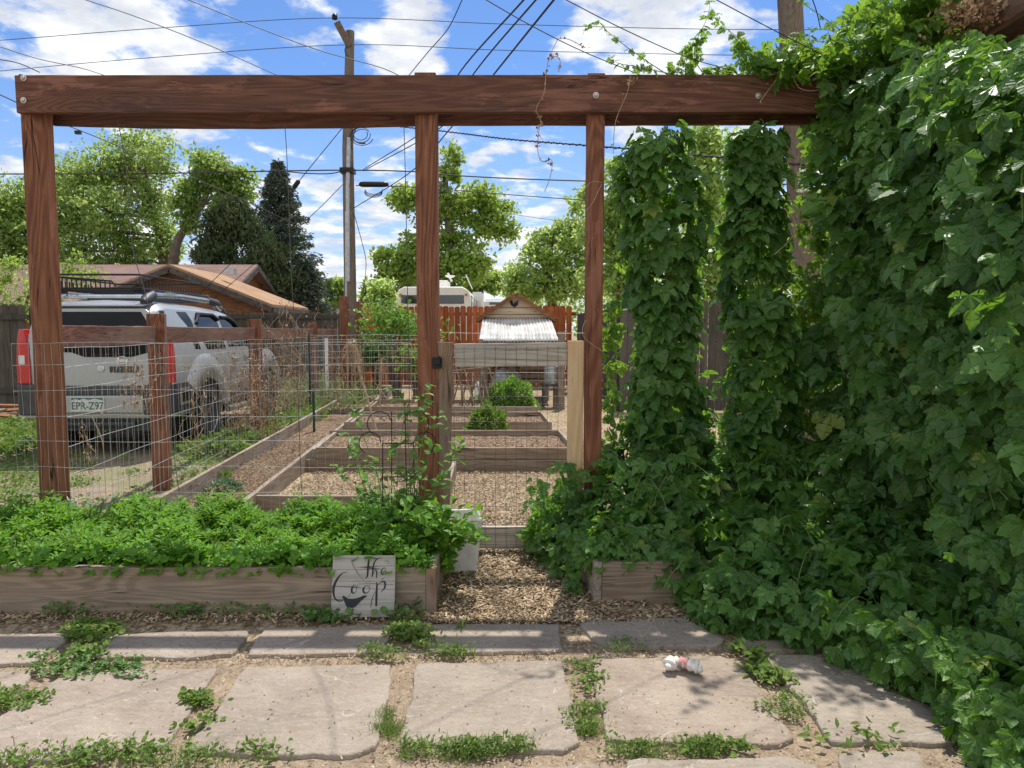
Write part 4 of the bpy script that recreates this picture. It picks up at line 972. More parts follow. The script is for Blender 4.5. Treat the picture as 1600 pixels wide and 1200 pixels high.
# metal cans
def can(name, label, loc, r_, h, mat, cat, conical=True):
    t = thing(name, label, cat, loc); MB().lathe((0, 0, 0), [(r_ * .96, 0), (r_, .02), (r_, h * .8), (r_ * .96, h * .84)], 20).build('drum', mat, t, smooth=True)
    MB().lathe((0, 0, h * .84), [(r_ * 1.02, 0), (r_ * .6, h * .10), (r_ * .15, h * .16)], 20).build('lid', mat, t, smooth=True); return t
st = thing('feeder_stand', 'small dark wooden stand right of the coop', 'stand', (cx(863, 13.9), 13.9, 0))
MB().box(-.20, .20, -.18, .18, .42, .46).build('tabletop', M_oldz, st)
for x in (-.17, .17):
    for y in (-.15, .15): MB().beam((x, y, 0), (x, y, .42), .04, .04, up=(0, 1, 0)).build('leg', M_oldz, st)
can('poultry_feeder', 'round galvanised poultry feeder on the dark stand right of the coop', (cx(863, 13.9), 13.9, .46), .15, .42, M_galv, 'feeder')
can('metal_bin', 'tall galvanised bin under the coop', (cx(786, 15.4), 14.9, 0), .2, .72, M_galv, 'bin')
can('metal_bin', 'second smaller galvanised bin under the coop, right of the tall one', (cx(803, 15.4), 14.95, .0), .16, .66, M_galv, 'bin')
can('drinker', 'small white plastic drinker among the stick trellis poles', (cx(747, 13.8), 13.8, .1), .07, .42, M_white, 'drinker')
# run posts
for i, (px, py, Y, lab) in enumerate(((877, 500, 13.7, 'grey post at right of the chicken run, left of the right trellis post'), (706, 525, 13.7, 'short grey post of the chicken run behind the gate latch side'), (748, 512, 13.9, 'leaning grey post left of the coop lean-to'))):
    o = MB().beam((0, 0, -.2), (.05 * (i == 2), 0, W(px, py + 18, Y).z), .13 if i == 0 else .09, .08, up=(0, 1, 0)).build('run_post', M_gz, loc=(W(px, 600, Y).x, Y, 0)); tag(o, lab, 'post')
# stick trellis
stt = thing('stick_trellis', 'rough zigzag trellis of bare grey sticks behind the left half of the gate', 'trellis', (W(735, 600, 12.4).x, 12.4, .15))
def stick(px0, py0, px1, py1, dy=0, r_=.012):
    a = W(px0, py0, 12.4 + dy) - stt.location; b = W(px1, py1, 12.4 + dy * .3) - stt.location
    pts = [a.lerp(b, k / 5) + Vector((random.uniform(-.01, .01), 0, 0)) for k in range(6)]; MB().tube(pts, [r_ * 1.2] * 3 + [r_] * 3, 5).build('stick', M_gz, stt, smooth=True)
for k in range(5):
    x = 706 + k * 13; stick(x, 633, x + 18, 572, .15); stick(x + 22, 633, x + 6, 574, -.15)
for x in (722, 738, 752, 760): stick(x, 634, x - 2, 570, .3, .016)
stick(705, 580, 770, 572, 0); stick(706, 600, 765, 606, .1)

# ------------------------------------------------------------------ RVs and houses
rv_ = thing('camper_trailer', 'white and cream camper trailer with long tinted rear window, parked behind the orange fence', 'camper', (W(678, 500, 26).x, 26, 0))
RX0, RX1 = W(619, 500, 26).x - rv_.location.x, W(735, 500, 26).x - rv_.location.x; RZ_ = W(700, 448, 26).z
mb = MB(); h0 = RZ_
mb.prism([(RX0, 0, .5), (RX1, 0, .5), (RX1, 0, h0 - .35), (RX1 - .08, 0, h0 - .12), (RX1 - .3, 0, h0), (RX0 + .3, 0, h0), (RX0 + .08, 0, h0 - .12), (RX0, 0, h0 - .35)], (0, 6.0, 0)); mb.build('body', M_offw, rv_, bevel=.04, smooth=True)
zw1, zw0 = W(0, 461, 26).z, W(0, 474.5, 26).z
MB().box(W(627, 500, 26).x - rv_.location.x, W(725, 500, 26).x - rv_.location.x, -.03, .02, zw0, zw1).build('rear_window', M_darkglass, rv_, bevel=.06, seg=3)
for x in (RX0 + .12, RX1 - .2): MB().box(x, x + .1, -.04, 0, h0 - .32, h0 - .25).build('marker_light', simple('amber_lens', (.5, .18, .04), .3, 0, .1, 9, 0), rv_)
for k in range(3): MB().box(RX1 - .005, RX1 + .02, .5 + k * 1.9, 1.7 + k * 1.9, zw0 - .1, zw1).build('side_window', M_darkglass, rv_)
for k in range(7): MB().box(RX1 - .01, RX1 + .012, .2, 5.8, h0 - .5 - k * .12, h0 - .48 - k * .12).build('side_rib', M_white, rv_)
MB().box(W(680, 0, 27).x - rv_.location.x, W(697, 0, 27).x - rv_.location.x, 1.0, 2.0, h0, h0 + .30).build('roof_vent', M_white, rv_, bevel=.05)
mb = MB(); mb.tube([(RX0 + 1.9, 1.6, h0 + .3), (RX0 + 1.75, 1.6, h0 + .62)], .05, 6); mb.lathe((RX0 + 1.85, 1.5, h0 + .42), [(.02, 0), (.16, .04), (.2, .1)], 12); mb.tube([(RX0 + 2.7, 1.5, h0), (RX0 + 2.45, 1.5, h0 + .55)], .02, 5); mb.build('antenna', M_white, rv_)
r2 = thing('box_trailer', 'plain white trailer with a pale blue side, just right of the cream camper', 'trailer', (W(752, 500, 31).x, 31, 0))
hh = W(0, 456, 31).z; a, b = W(736, 0, 31).x - r2.location.x, W(752, 0, 31).x - r2.location.x
MB().box(a, b, 0, 5, .5, hh).build('body', M_white, r2, bevel=.05)
MB().box(b - .01, b + .9, 3.5, 9, .5, hh - .15).build('side_box', simple('pale_blue_panel', (.55, .63, .72), .5, 0, .1, 4, 0), r2, bevel=.05)
r3 = thing('low_trailer_roof', 'low flat white roof showing above the orange fence left of the coop gable', 'trailer', (W(775, 500, 33).x, 33, 0))
MB().box(-.9, 1.2, 0, 3, .5, W(0, 470, 33).z).build('body', M_white, r3, bevel=.05)
MB().box(-.3, .9, -.02, 0, W(0, 476, 33).z, W(0, 472.5, 33).z).build('window', M_darkglass, r3)

def shingle(name, c0, c1, sc=3.2):
    m, n, out = newmat(name); tc = n.n('ShaderNodeTexCoord').outputs['Object']
    br = n.n('ShaderNodeTexBrick', {'Vector': tc, 'Scale': sc, 'Color1': c0, 'Color2': c1, 'Mortar': [x * .5 for x in c0], 'Mortar Size': .015, 'Brick Width': .9, 'Row Height': .42})
    c = n.mix(n.math('MULTIPLY', n.smooth(n.noise(tc, 1.1, 6, .6), .35, .7), .5), br.outputs[0], [x * 1.3 for x in c1])
    c = n.mix(n.math('MULTIPLY', n.noise(tc, 45, 3, .6), .5), c, [x * .55 for x in c0])
    p = n.n('ShaderNodeBsdfPrincipled', {'Base Color': c, 'Roughness': .92, 'Specular IOR Level': .15}); m.node_tree.links.new(p.outputs[0], out.inputs[0]); return m
M_sh1 = shingle('mauve_brown_shingles', (.20, .125, .11), (.27, .18, .155)); M_sh2 = shingle('tan_orange_shingles', (.32, .195, .115), (.41, .265, .165)); M_sh3 = shingle('pale_grey_shingles', (.42, .44, .46), (.52, .54, .56))
M_fascia = simple('peeling_fascia', (.085, .07, .06), .85, 0, .5, 9, .4)
def gable_house(name, label, x0, x1, y0, y1, ze, zr, ridge, wallm, roofm, over=.4):
    t = thing(name, label, 'house', ((x0 + x1) / 2, (y0 + y1) / 2, 0)); hx, hy = (x1 - x0) / 2, (y1 - y0) / 2
    if ridge == 'y': prof = [(-hx, -hy, 0), (hx, -hy, 0), (hx, -hy, ze), (0, -hy, zr), (-hx, -hy, ze)]; d = (0, 2 * hy, 0)
    else: prof = [(-hx, -hy, 0), (-hx, hy, 0), (-hx, hy, ze), (-hx, 0, zr), (-hx, -hy, ze)]; d = (2 * hx, 0, 0)
    MB().prism(prof, d).build('wall', wallm, t)
    half = hx if ridge == 'y' else hy; sl = (zr - ze) / half; th = .14
    for s in (-1, 1):
        e = half + over; zl = zr - sl * e
        if ridge == 'y': q = [(0, -hy - over, zr + .02), (s * e, -hy - over, zl + .02), (s * e, -hy - over, zl + .02 + th), (0, -hy - over, zr + .02 + th)]; dd = (0, 2 * hy + 2 * over, 0)
        else: q = [(-hx - over, 0, zr + .02), (-hx - over, s * e, zl + .02), (-hx - over, s * e, zl + .02 + th), (-hx - over, 0, zr + .02 + th)]; dd = (2 * hx + 2 * over, 0, 0)
        MB().prism(q, dd).build('roof', roofm, t)
        mb = MB()
        if ridge == 'y':
            mb.beam((0, -hy - over - .02, zr), (s * e, -hy - over - .02, zl), .04, .16)
            mb.beam((s * (e + .02), -hy - over, zl - .02), (s * (e + .02), hy + over, zl - .02), .04, .2)
        else:
            mb.beam((-hx - over, s * (e + .02), zl - .02), (hx + over, s * (e + .02), zl - .02), .04, .2)
            mb.beam((hx + over + .02, 0, zr), (hx + over + .02, s * e, zl), .04, .22)
        mb.build('fascia', M_fascia, t)
    return t
h1 = gable_house('house', 'long house with a mauve brown shingle roof behind the silver car', -38, -11.2, 26.5, 34.5, 2.35, 4.15, 'x', M_log, M_sh1)
h2 = gable_house('shed', 'brown log-sided shed with tan orange shingle roof and peeling fascia behind the car', -12.6, -7.35, 21.2, 24.2, 2.25, 3.28, 'y', M_log, M_sh2, .35)
mb = MB(); mb.box(1.0, 1.3, -.4, -.1, 1.03 * .64 + 2.6, 2.6 + .85); mb.build('roof_vent', M_galv, h2)
h3 = gable_house('house', 'distant house with pale grey roof between the spruce and the utility pole', -12.8, -9.0, 46, 54, 2.6, 3.9, 'y', M_white, M_sh3)
h4 = gable_house('house', 'distant white house low behind the shrubs right of the utility pole', -9.5, -6.2, 58, 64, 2.6, 3.7, 'x', M_white, M_sh3)

# ------------------------------------------------------------------ utility poles and wires
PY = 18.0
p0 = W(548, 500, PY); ptop = W(547, 49, PY)
pole = thing('utility_pole', 'tall thin weathered utility pole with a slanted top arm beyond the low fence', 'utility pole', (p0.x, PY, 0))
mb = MB(); mb.tube([Vector((0, 0, -.3)), Vector((0, 0, 3)), Vector((0, 0, 6)), Vector((ptop.x - p0.x, 0, ptop.z))], [.165, .15, .135, .105], 14); mb.build('shaft', M_pole, pole, smooth=True)
def pw(px, py, Y=PY): return W(px, py, Y) - pole.location
mb = MB(); mb.beam(pw(546, 72, PY - .1), pw(526, 34, PY - .35), .16, .10, up=(0, 1, 0)); mb.build('arm', M_pole, pole, bevel=.01)
mb = MB(); mb.lathe(pw(523, 31, PY - .35), [(.03, 0), (.07, .02), (.07, .05), (.04, .06), (.07, .08), (.05, .13), (.02, .15)], 10); mb.build('insulator', M_black, pole, smooth=True)
mb = MB(); mb.tube([pw(545, 215, PY - .15), pw(543, 300, PY - .15), pw(544, 440, PY - .15)], .05, 8); mb.tube([pw(541, 330, PY - .13), pw(541, 480, PY - .13)], .03, 6); mb.build('cable_guard', M_galv, pole)
mb = MB(); mb.box(-.17, .17, -.2, .1, pw(0, 268).z - .06, pw(0, 268).z + .06); mb.build('bracket', M_black, pole)
mb = MB(); mb.tube(curve_pts([pw(541, 70, PY - .2), pw(539, 80, PY - .25), pw(543, 88, PY - .2)]), .012, 4)
for k in range(5):
    c = pw(566, 207, PY - .1); a0 = random.random() * 3; rr_ = random.uniform(.12, .3)
    mb.tube([c + Vector((rr_ * math.cos(a), -.05 * k, rr_ * .8 * math.sin(a) - .1)) for a in np.linspace(a0, a0 + 4.4, 14)], .010, 4, False)
mb.build('wire_loops', M_cable, pole)
pole2a, pole2b = W(1234, 0, 8.6), W(1259, 470, 8.9)
d = (pole2a - pole2b); top2 = pole2a + d * .25; bot2 = pole2b + (pole2b - pole2a) * (pole2b.z + .2) / (pole2a.z - pole2b.z)
pole_ = thing('utility_pole', 'thick weathered utility pole rising behind the hop covered trellis', 'utility pole', (bot2.x, bot2.y, 0))
mb = MB(); mb.tube([bot2 - pole_.location, (bot2.lerp(top2, .35)) - pole_.location, bot2.lerp(top2, .7) - pole_.location, top2 - pole_.location], [.165, .155, .145, .135], 18); mb.build('shaft', M_pole, pole_, smooth=True)
def wire(label, pts, r_, mat=M_cable, name='overhead_wire', sag=0.0, twist=False, cat='wire', n=10, group=None):
    P = [W(*p) for p in pts] if not isinstance(pts[0], Vector) else pts
    c = curve_pts(P, n) if len(P) > 2 else [P[0].lerp(P[1], k / 12) - Vector((0, 0, sag * 4 * (k / 12) * (1 - k / 12))) for k in range(13)]
    o = P[0].copy(); mb = MB(); mb.tube([q - o for q in c], r_, 5)
    if twist:
        dense = []
        for i in range(len(c) - 1):
            for k in range(14): dense.append(c[i].lerp(c[i + 1], k / 14) - o)
        mb.tube([q + Vector((0, math.sin(i * .8) * r_ * 1.3, math.cos(i * .8) * r_ * 1.3)) for i, q in enumerate(dense)], r_ * .6, 4)
    ob = mb.build(name, mat, loc=o, smooth=True); return tag(ob, label, cat, group)
tp3 = W(523, 29, PY - .35)
wire('highest thin wire, running across the picture over the top insulator of the far pole', [(-500, 100, PY - 6), (0, 63, PY - .8), (260, 43, PY - .5), (523, 28, PY - .35), (800, 38, PY - .4), (1150, 46, PY - 1), (1700, 44, PY - 5)], .0085, M_farwire)
wire('second thin wire below the highest one, crossing the clouds above the beam', [(-500, 160, PY - 5), (0, 111, PY), (250, 89, PY), (547, 70, PY), (800, 79, PY), (1200, 87, PY - .5), (1700, 90, PY - 3)], .0085, M_farwire)
wire('dark level cable crossing in front of the big leafy tree to the far pole', [(-400, 274, PY), (0, 272, PY), (240, 271, PY), (450, 267, PY), (547, 266, PY), (640, 268, PY), (740, 276, PY), (920, 283, PY), (1200, 288, PY), (1700, 285, PY)], .017)
wire('short sagging cable hanging just under the level cable left of the far pole', [(447, 268, PY - .2), (480, 271, PY - .2), (518, 271, PY - .2), (545, 264, PY - .2)], .014)
wire('thick twisted service cable descending to the right just under the beam', [(578, 193, PY - .3), (700, 206, 15), (800, 218, 13), (975, 232, 10), (1300, 262, 8.2)], .011, M_cable, twist=True)
wire('guy wire with black insulator dropping left from the far pole towards the spruce', [(560, 165, PY), (538, 196, PY - .2), (465, 286, PY - .6), (400, 372, PY + 1), (300, 470, PY + 3)], .010)
o = MB().lathe((0, 0, 0), [(.03, -.12), (.06, -.08), (.06, .08), (.03, .12)], 8).build('guy_insulator', M_black, loc=W(463, 288, PY - .62)); o.rotation_euler = (0, R(38), 0); tag(o, 'small black insulator on the guy wire beside the spruce top', 'insulator')
wire('lower guy wire running down left from the far pole in front of the conifers', [(541, 283, PY), (480, 343, PY + .5), (400, 410, PY + 2), (330, 470, PY + 3)], .009)
wire('left wire of three fanning up right from the far pole', [(566, 266, PY), (682, 190, PY - 5), (715, 118, PY - 8), (818, 0, PY - 11), (900, -90, PY - 12.5)], .010)
wire('middle wire of three fanning up right from the far pole', [(568, 267, PY), (690, 198, PY - 5), (738, 118, PY - 8), (837, 0, PY - 11), (920, -90, PY - 12.5)], .010)
wire('right wire of three fanning up right from the far pole', [(553, 325, PY), (640, 270, PY - 4), (700, 205, PY - 6.5), (770, 118, PY - 9.5), (865, 0, PY - 12), (940, -90, PY - 13)], .010)
wire('thin cable below the splice case, sloping right from the far pole', [(556, 290, PY), (640, 292, PY), (720, 298, PY), (860, 309, PY), (1100, 325, PY)], .012)
wire('faint wire low to the right of the middle post above the coop', [(790, 333, PY + 6), (850, 342, PY + 6), (920, 349, PY + 6), (1100, 358, PY + 6)], .009, M_farwire)
wire('loose thin cable dangling down beside the far pole', [(553, 333, PY - .1), (566, 380, PY - .2), (572, 412, PY - .2), (568, 452, PY - .2)], .009)
sc_ = thing('splice_case', 'black cable splice case hanging from the wires beside the far pole', 'cable box', W(584, 288, PY))
MB().lathe((-.35, 0, 0), [(.02, -.02), (.06, .02), (.07, .1), (.07, .6), (.06, .68), (.02, .72)], 10, 'x').build('case', M_black, sc_, smooth=True)
mb = MB()
for k in range(4): mb.tube([Vector((.0 + .22 * math.cos(a), -.02 * k, -.12 - .03 * k + .12 * math.sin(a))) for a in np.linspace(math.pi, 2 * math.pi, 12)], .008, 4, False)
mb.build('wire_loops', M_cable, sc_)
# trellis wires coming from above the viewer down to the beam
BY = 4.70
def beamwire(label, pts, r_=.0028):
    P = [W(*p) for p in pts]; P = [P[0] + (P[0] - P[1]) * .4] + P
    return wire(label, P, r_, name='trellis_wire', cat='wire')
beamwire('dark wire sloping from top left down to the beam left of the far pole', [(135, 0, 3.9), (215, 27, 4.1), (320, 68, 4.4), (400, 103, 4.62), (437, 119, BY)])
beamwire('dark wire sloping down to the beam just right of the far pole', [(295, 0, 3.9), (400, 42, 4.1), (500, 79, 4.35), (590, 104, 4.6), (626, 119, BY)])
beamwire('dark wire from the left edge curving down to the beam near its left end', [(0, 73, 4.2), (60, 92, 4.4), (125, 106, 4.6), (167, 119, BY)])
beamwire('short dark wire meeting the left end of the beam above the post', [(0, 93, 4.5), (30, 99, 4.58), (62, 113, BY)], .0036)
beamwire('dark bent wire rising up right from the beam left of the middle post', [(722, 0, 3.9), (700, 45, 4.2), (670, 80, 4.5), (638, 119, BY)])
beamwire('dark wire sloping to the beam right of the right trellis post, entwined by hop tips', [(760, 0, 3.9), (830, 40, 4.1), (910, 80, 4.4), (1005, 119, BY)])
beamwire('dark wire crossing the sky to the beam above the first hop column', [(885, 0, 3.9), (975, 46, 4.1), (1070, 88, 4.45), (1150, 112, BY)])
beamwire('dark wire at top right sloping into the hop tops by the thick pole', [(1120, 0, 3.9), (1205, 45, 4.1), (1290, 88, 4.4), (1330, 108, 4.6)])
beamwire('dark wire dropping into the hop tops right of the thick pole', [(1262, -20, 3.9), (1275, 15, 4.1), (1282, 45, 4.3)])
wire('dark wire sloping behind the left end of the beam towards the leafy tree', [(-200, 60, 10), (0, 148, 12), (78, 185, 13), (170, 222, 14), (330, 290, 16), (460, 350, 18)], .010)
o = MB().box(-.05, .05, -.03, .03, -.03, .03).build('wire_clip', M_black, loc=W(122, 207, 13.4)); tag(o, 'small clip on the sloping wire right of the left post', 'clip')
# hanging strings
def string(label, pts, r_=.0026, mat=M_steelw):
    return wire(label, pts, r_, mat, 'support_wire', cat='wire', n=6)
string('straight vertical support wire just right of the left post', [(78, 182, 4.8), (84, 350, 4.8), (90, 520, 4.8), (96, 780, 4.8)])
string('bent vertical support wire hanging from the beam in front of the leafy tree and car', [(184, 188, 4.8), (197, 260, 4.8), (206, 380, 4.8), (232, 480, 4.8), (262, 650, 4.8), (283, 790, 4.8)])
string('vertical support wire hanging from the beam in front of the spruce', [(445, 192, 4.8), (449, 260, 4.8), (455, 420, 4.8), (463, 560, 4.8), (472, 790, 4.8)])
string('vertical support wire hanging from the beam just left of the middle post', [(631, 190, 4.8), (634, 300, 4.8), (637, 470, 4.8), (640, 650, 4.8)])
for px in (1010, 1050, 1165, 1205):
    pass
# ------------------------------------------------------------------ foliage materials
M_hop = leafmat('hop_leaf', (.032, .094, .024), (.14, .275, .062), (.30, .58, .04), .40, .38, veins=.12, spec=.42, old=(.26, .30, .06), oldamt=-.03)
M_hopb = leafmat('hop_leaf_sunlit_tint', (.07, .17, .025), (.15, .28, .045), (.34, .56, .05), .45, .42, veins=.12)  # lighter copy of the hop leaf, sunlit tone put into its colour
M_bed = leafmat('bright_bed_leaf', (.06, .17, .018), (.17, .36, .035), (.34, .62, .04), .5, .36, spec=.3)
M_vine = leafmat('climber_leaf', (.08, .18, .035), (.18, .33, .07), (.32, .56, .06), .5, .34, spec=.4)
M_mallow = leafmat('mallow_leaf', (.07, .15, .035), (.17, .28, .08), (.22, .38, .06), .55, .2, spec=.3)
M_weed = leafmat('weed_leaf', (.08, .15, .03), (.20, .30, .07), (.28, .44, .06), .6, .3, old=(.35, .28, .14), oldamt=.05, spec=.2)
M_grey = leafmat('blue_green_leaf', (.10, .19, .11), (.19, .30, .18), (.20, .32, .10), .5, .2, spec=.35)
M_tree1 = leafmat('cottonwood_leaf', (.12, .21, .05), (.25, .37, .10), (.56, .72, .18), .5, .5, spec=.35)
M_tree2 = leafmat('elm_leaf', (.14, .24, .045), (.29, .41, .085), (.58, .74, .14), .5, .45, spec=.3)
M_tree3 = leafmat('willow_leaf', (.19, .31, .07), (.38, .51, .16), (.70, .86, .26), .5, .5, spec=.35)
M_conif = leafmat('spruce_needle', (.07, .11, .085), (.21, .27, .20), (.06, .09, .03), .6, .1, old=(.13, .10, .05), oldamt=.06, spec=.25)
M_conif2 = leafmat('juniper_needle', (.05, .085, .035), (.13, .17, .075), (.08, .10, .02), .6, .1, spec=.2)
M_dryleaf = rndmat('dry_leaf', [(0, (.16, .09, .05)), (.5, (.34, .21, .12)), (1, (.50, .36, .22))])
M_chip = rndmat('wood_chip', [(0, (.08, .05, .03)), (.3, (.21, .14, .08)), (.65, (.36, .265, .165)), (1, (.56, .46, .32))])

# ------------------------------------------------------------------ hops
def hop_stems(mb, pts, r_=.004):
    mb.tube(pts, r_, 5, False)
def fib_noise(a, b): return .5 * math.sin(a * 3.1 + b * 1.7) + .3 * math.sin(a * 7.3 - b * 4.1) + .2 * math.sin(a * 13.7 + b * 9.3)
def hop_column(label, xa, yc, ztop, zbot, rad, n, seed, size=(.11, .18)):
    rs = np.random.default_rng(seed); t = thing('hop_vine', label, 'hop vine', (xa(1.5), yc, 0))
    z = rs.uniform(zbot, ztop, n); a = rs.uniform(-math.pi, math.pi, n)
    R0 = np.array([rad(zz) * (1 + .22 * fib_noise(zz * 1.6, aa)) for zz, aa in zip(z, a)]); rr_ = R0 * (rs.uniform(.25, 1.0, n) ** .5)
    out = np.stack([np.sin(a), -np.cos(a), np.zeros(n)], 1)
    R0 *= 1; P = np.stack([np.array([xa(q) for q in z]) - xa(1.5), np.zeros(n), z], 1) + out * rr_[:, None] * np.array([1, .75, 1])
    Nn = out * .85 + np.array([0, -.2, .7]) + rs.normal(0, .34, (n, 3)); T = out * .6 + np.array([0, 0, -.8]) + rs.normal(0, .45, (n, 3))
    S = rs.uniform(*size, n)
    leaves('leaves', HOPS, P, T, Nn, S, M_hop, t, luv=True)
    mb = MB()
    for k in range(4):
        ph = random.random() * 6
        pts = [Vector((xa(zz) - xa(1.5) + .045 * math.cos(zz * 6 + ph + k), .045 * math.sin(zz * 6 + ph), zz)) for zz in np.linspace(.05, ztop, 40)]
        mb.tube(pts, .0045, 5, False)
    for k in range(26):
        zz = random.uniform(zbot, ztop); aa = random.uniform(-2, 2); L = rad(zz) * random.uniform(.9, 1.25); c = Vector((xa(zz) - xa(1.5), 0, zz))
        dd = Vector((math.sin(aa), -math.cos(aa), 0)); mb.tube(curve_pts([c, c + dd * L * .5 + Vector((0, 0, .05)), c + dd * L + Vector((0, 0, -.05))], 4), .0025, 4, False)
    mb.build('stems', M_stem, t, smooth=True)
    return t
c1 = lambda z: .96 + .045 * (2.8 - z)
hop_column('hop vine column just right of the right trellis post', c1, 4.74, 2.82, .15, lambda z: .215 + .04 * math.sin(z * 3.3) + .07 * max(0, 1.2 - z) - .03 * (z > 2.5), 800, 11)
c2 = lambda z: 1.58 + .06 * (2.8 - z)
hop_column('second hop vine column, in front of the thick utility pole', c2, 4.76, 2.82, .15, lambda z: .17 + .04 * math.sin(z * 4.1 + 1) + .16 * max(0, 1.5 - z), 760, 12)
# hop wall: path towards the camera
hw_t = thing('hop_vine_wall', 'dense tall wall of hop leaves filling the right side from beam to ground', 'hop vine', (2.3, 3.6, 0))
path = [(2.30, 4.90), (2.36, 4.6), (2.34, 4.2), (2.32, 3.7), (2.24, 3.2), (2.16, 2.8), (2.12, 2.45)]
pc = curve_pts([(a, b, 0) for a, b in path], 12); cl = [0]
for i in range(1, len(pc)): cl.append(cl[-1] + (pc[i] - pc[i - 1]).length)
LW = cl[-1]; pa = np.array([[p.x, p.y] for p in pc]); cl = np.array(cl)
def wallpt(s):
    x = np.interp(s, cl, pa[:, 0]); y = np.interp(s, cl, pa[:, 1]); e = .03
    tx = np.interp(s + e, cl, pa[:, 0]) - np.interp(s - e, cl, pa[:, 0]); ty = np.interp(s + e, cl, pa[:, 1]) - np.interp(s - e, cl, pa[:, 1])
    l = np.hypot(tx, ty) + 1e-9; return x, y, ty / l, -tx / l         # outward normal (towards -x)
def wall_leaves(n, depth, size, seed, zlo=.15, zhi=2.96, name='leaves', tpl=HOPS):
    rs = np.random.default_rng(seed); s = rs.uniform(0, LW, n); x, y, nx_, ny_ = wallpt(s); zt = np.interp(y, [2.6, 3.1, 3.8, 4.2], [2.5, 2.73, 3.0, zhi + .05]); zb_ = zlo + .62 * np.clip((y - 2.6) / .8, 0, 1) * (.75 + .25 * np.sin(s * 6)); z = zb_ + (zt - zb_) * rs.random(n)
    dep = rs.uniform(*depth, n) + np.array([.19 * fib_noise(a * 2.6, b * 3.1) + .05 * fib_noise(a * 7, b * 8) for a, b in zip(s, z)])
    out = np.stack([nx_, ny_, np.zeros(n)], 1)
    P = np.stack([x, y, z], 1) + out * dep[:, None] - np.array([2.3, 3.6, 0])
    Nn = out * .75 + np.array([0, -.5, .7]) + rs.normal(0, .34, (n, 3)); T = out * .5 + np.array([0, -.2, -.85]) + rs.normal(0, .42, (n, 3))
    return leaves(name, tpl, P, T, Nn, rs.uniform(*size, n) * np.interp(y, [2.8, 3.6], [.78, 1.0]), M_hop, hw_t, luv=True)
wall_leaves(1450, (.0, .20), (.12, .215), 21)
wall_leaves(700, (.08, .24), (.035, .09), 24)
wall_leaves(1300, (-.18, .0), (.11, .19), 22)
wall_leaves(1500, (-.42, -.16), (.10, .17), 23)
mb = MB()
for k in range(60):
    s = random.uniform(0, LW); x, y, nx_, ny_ = wallpt(np.array([s])); x, y, nx_, ny_ = x[0], y[0], nx_[0], ny_[0]; ph = random.random() * 6; d0 = random.uniform(-.3, .05)
    mb.tube([Vector((x + nx_ * d0 - 2.3 + .04 * math.sin(zz * 5 + ph), y + ny_ * d0 - 3.6 + .04 * math.cos(zz * 5 + ph), zz)) for zz in np.linspace(.0, float(np.interp(y, [2.6, 3.1, 3.8, 4.2], [2.3, 2.55, 2.85, 3.0])), 24)], .005, 4, False)
for k in range(40):
    s = random.uniform(0, LW); zz = random.uniform(.3, 2.5); x, y, nx_, ny_ = [q[0] for q in wallpt(np.array([s]))]; dd = Vector((nx_, ny_, 0)); sd = Vector((-ny_, nx_, 0)) * random.uniform(-.3, .3)
    c = Vector((x - 2.3, y - 3.6, zz)) + dd * .05; mb.tube(curve_pts([c, c + dd * .16 + sd * .5 + Vector((0, 0, .08)), c + dd * .15 + sd + Vector((0, 0, random.uniform(-.15, .1)))], 5), .0028, 4, False)
mb.build('stems', M_stem, hw_t, smooth=True)
# crown of hops lying over the beams
def cloud(n, fn, size, mat, name, par, up=.9, seed=1, tpl=HOPS, spread=.5, luv=True, down=-.2):
    rs = np.random.default_rng(seed); P = np.array([fn(rs) for _ in range(n)]) - np.array(par.location)
    Nn = rs.normal(0, spread, (n, 3)) + np.array([0, -.25, up]); T = rs.normal(0, .8, (n, 3)) + np.array([0, -.3, down])
    o = leaves(name, tpl, P, T, Nn, rs.uniform(*size, n), mat, par, luv=luv)
    if not luv: o['kind'] = 'stuff'
    return o
ht = thing('hop_canopy', 'sunlit mound of hop shoots lying over the right end of the beam', 'hop vine', (2.1, 4.7, 3.1))
def topf(rs):
    u = rs.random(); 
    if rs.random() < .55:
        x = 1.55 + 1.3 * u; zc_ = 3.12 + .30 * max(0, (x - 1.55)) + .05 * math.sin(x * 9); return (x, 4.72 + rs.normal(0, .13), zc_ - .12 + rs.random() * (.20 + .30 * max(0, min(1, x - 1.9))))
    y = 4.65 - .6 * u; return (2.52 + rs.normal(0, .13) - .2 * u, y, 3.30 + .10 * u * 0 + rs.uniform(-.26, .18))
cloud(900, topf, (.07, .13), M_hopb, 'leaves', ht, seed=31)
def topg(rs):
    x = .95 + 1.1 * rs.random() ** .8; return (x, 4.74 + rs.normal(0, .05), 3.13 + rs.random() ** 2 * .06 + (.05 * rs.random() if x > 1.2 else 0))
def beamend(rs):
    x = rs.uniform(1.95, 2.8); return (x, 4.57 + rs.normal(0, .04), rs.uniform(2.80, 3.22) - .25 * max(0, 2.15 - x) * rs.random())
cloud(230, beamend, (.10, .17), M_hop, 'leaves', ht, up=.5, seed=36, down=-1.0, spread=.35)
def edge1(rs): return (.70 + rs.normal(0, .035), 4.96 + rs.normal(0, .05), rs.uniform(.5, 2.7) if rs.random() < .3 else rs.uniform(.6, 1.75))
cloud(70, edge1, (.07, .12), M_hopb, 'leaves', ht, up=.1, seed=37, down=-.9)
def edge2(rs): return (2.06 + rs.normal(0, .06), 5.0 + rs.normal(0, .05), rs.uniform(.9, 1.9))
cloud(90, edge2, (.07, .12), M_hopb, 'leaves', ht, up=.1, seed=38, down=-.9)
cloud(120, topg, (.05, .09), M_hopb, 'leaves', ht, seed=32)
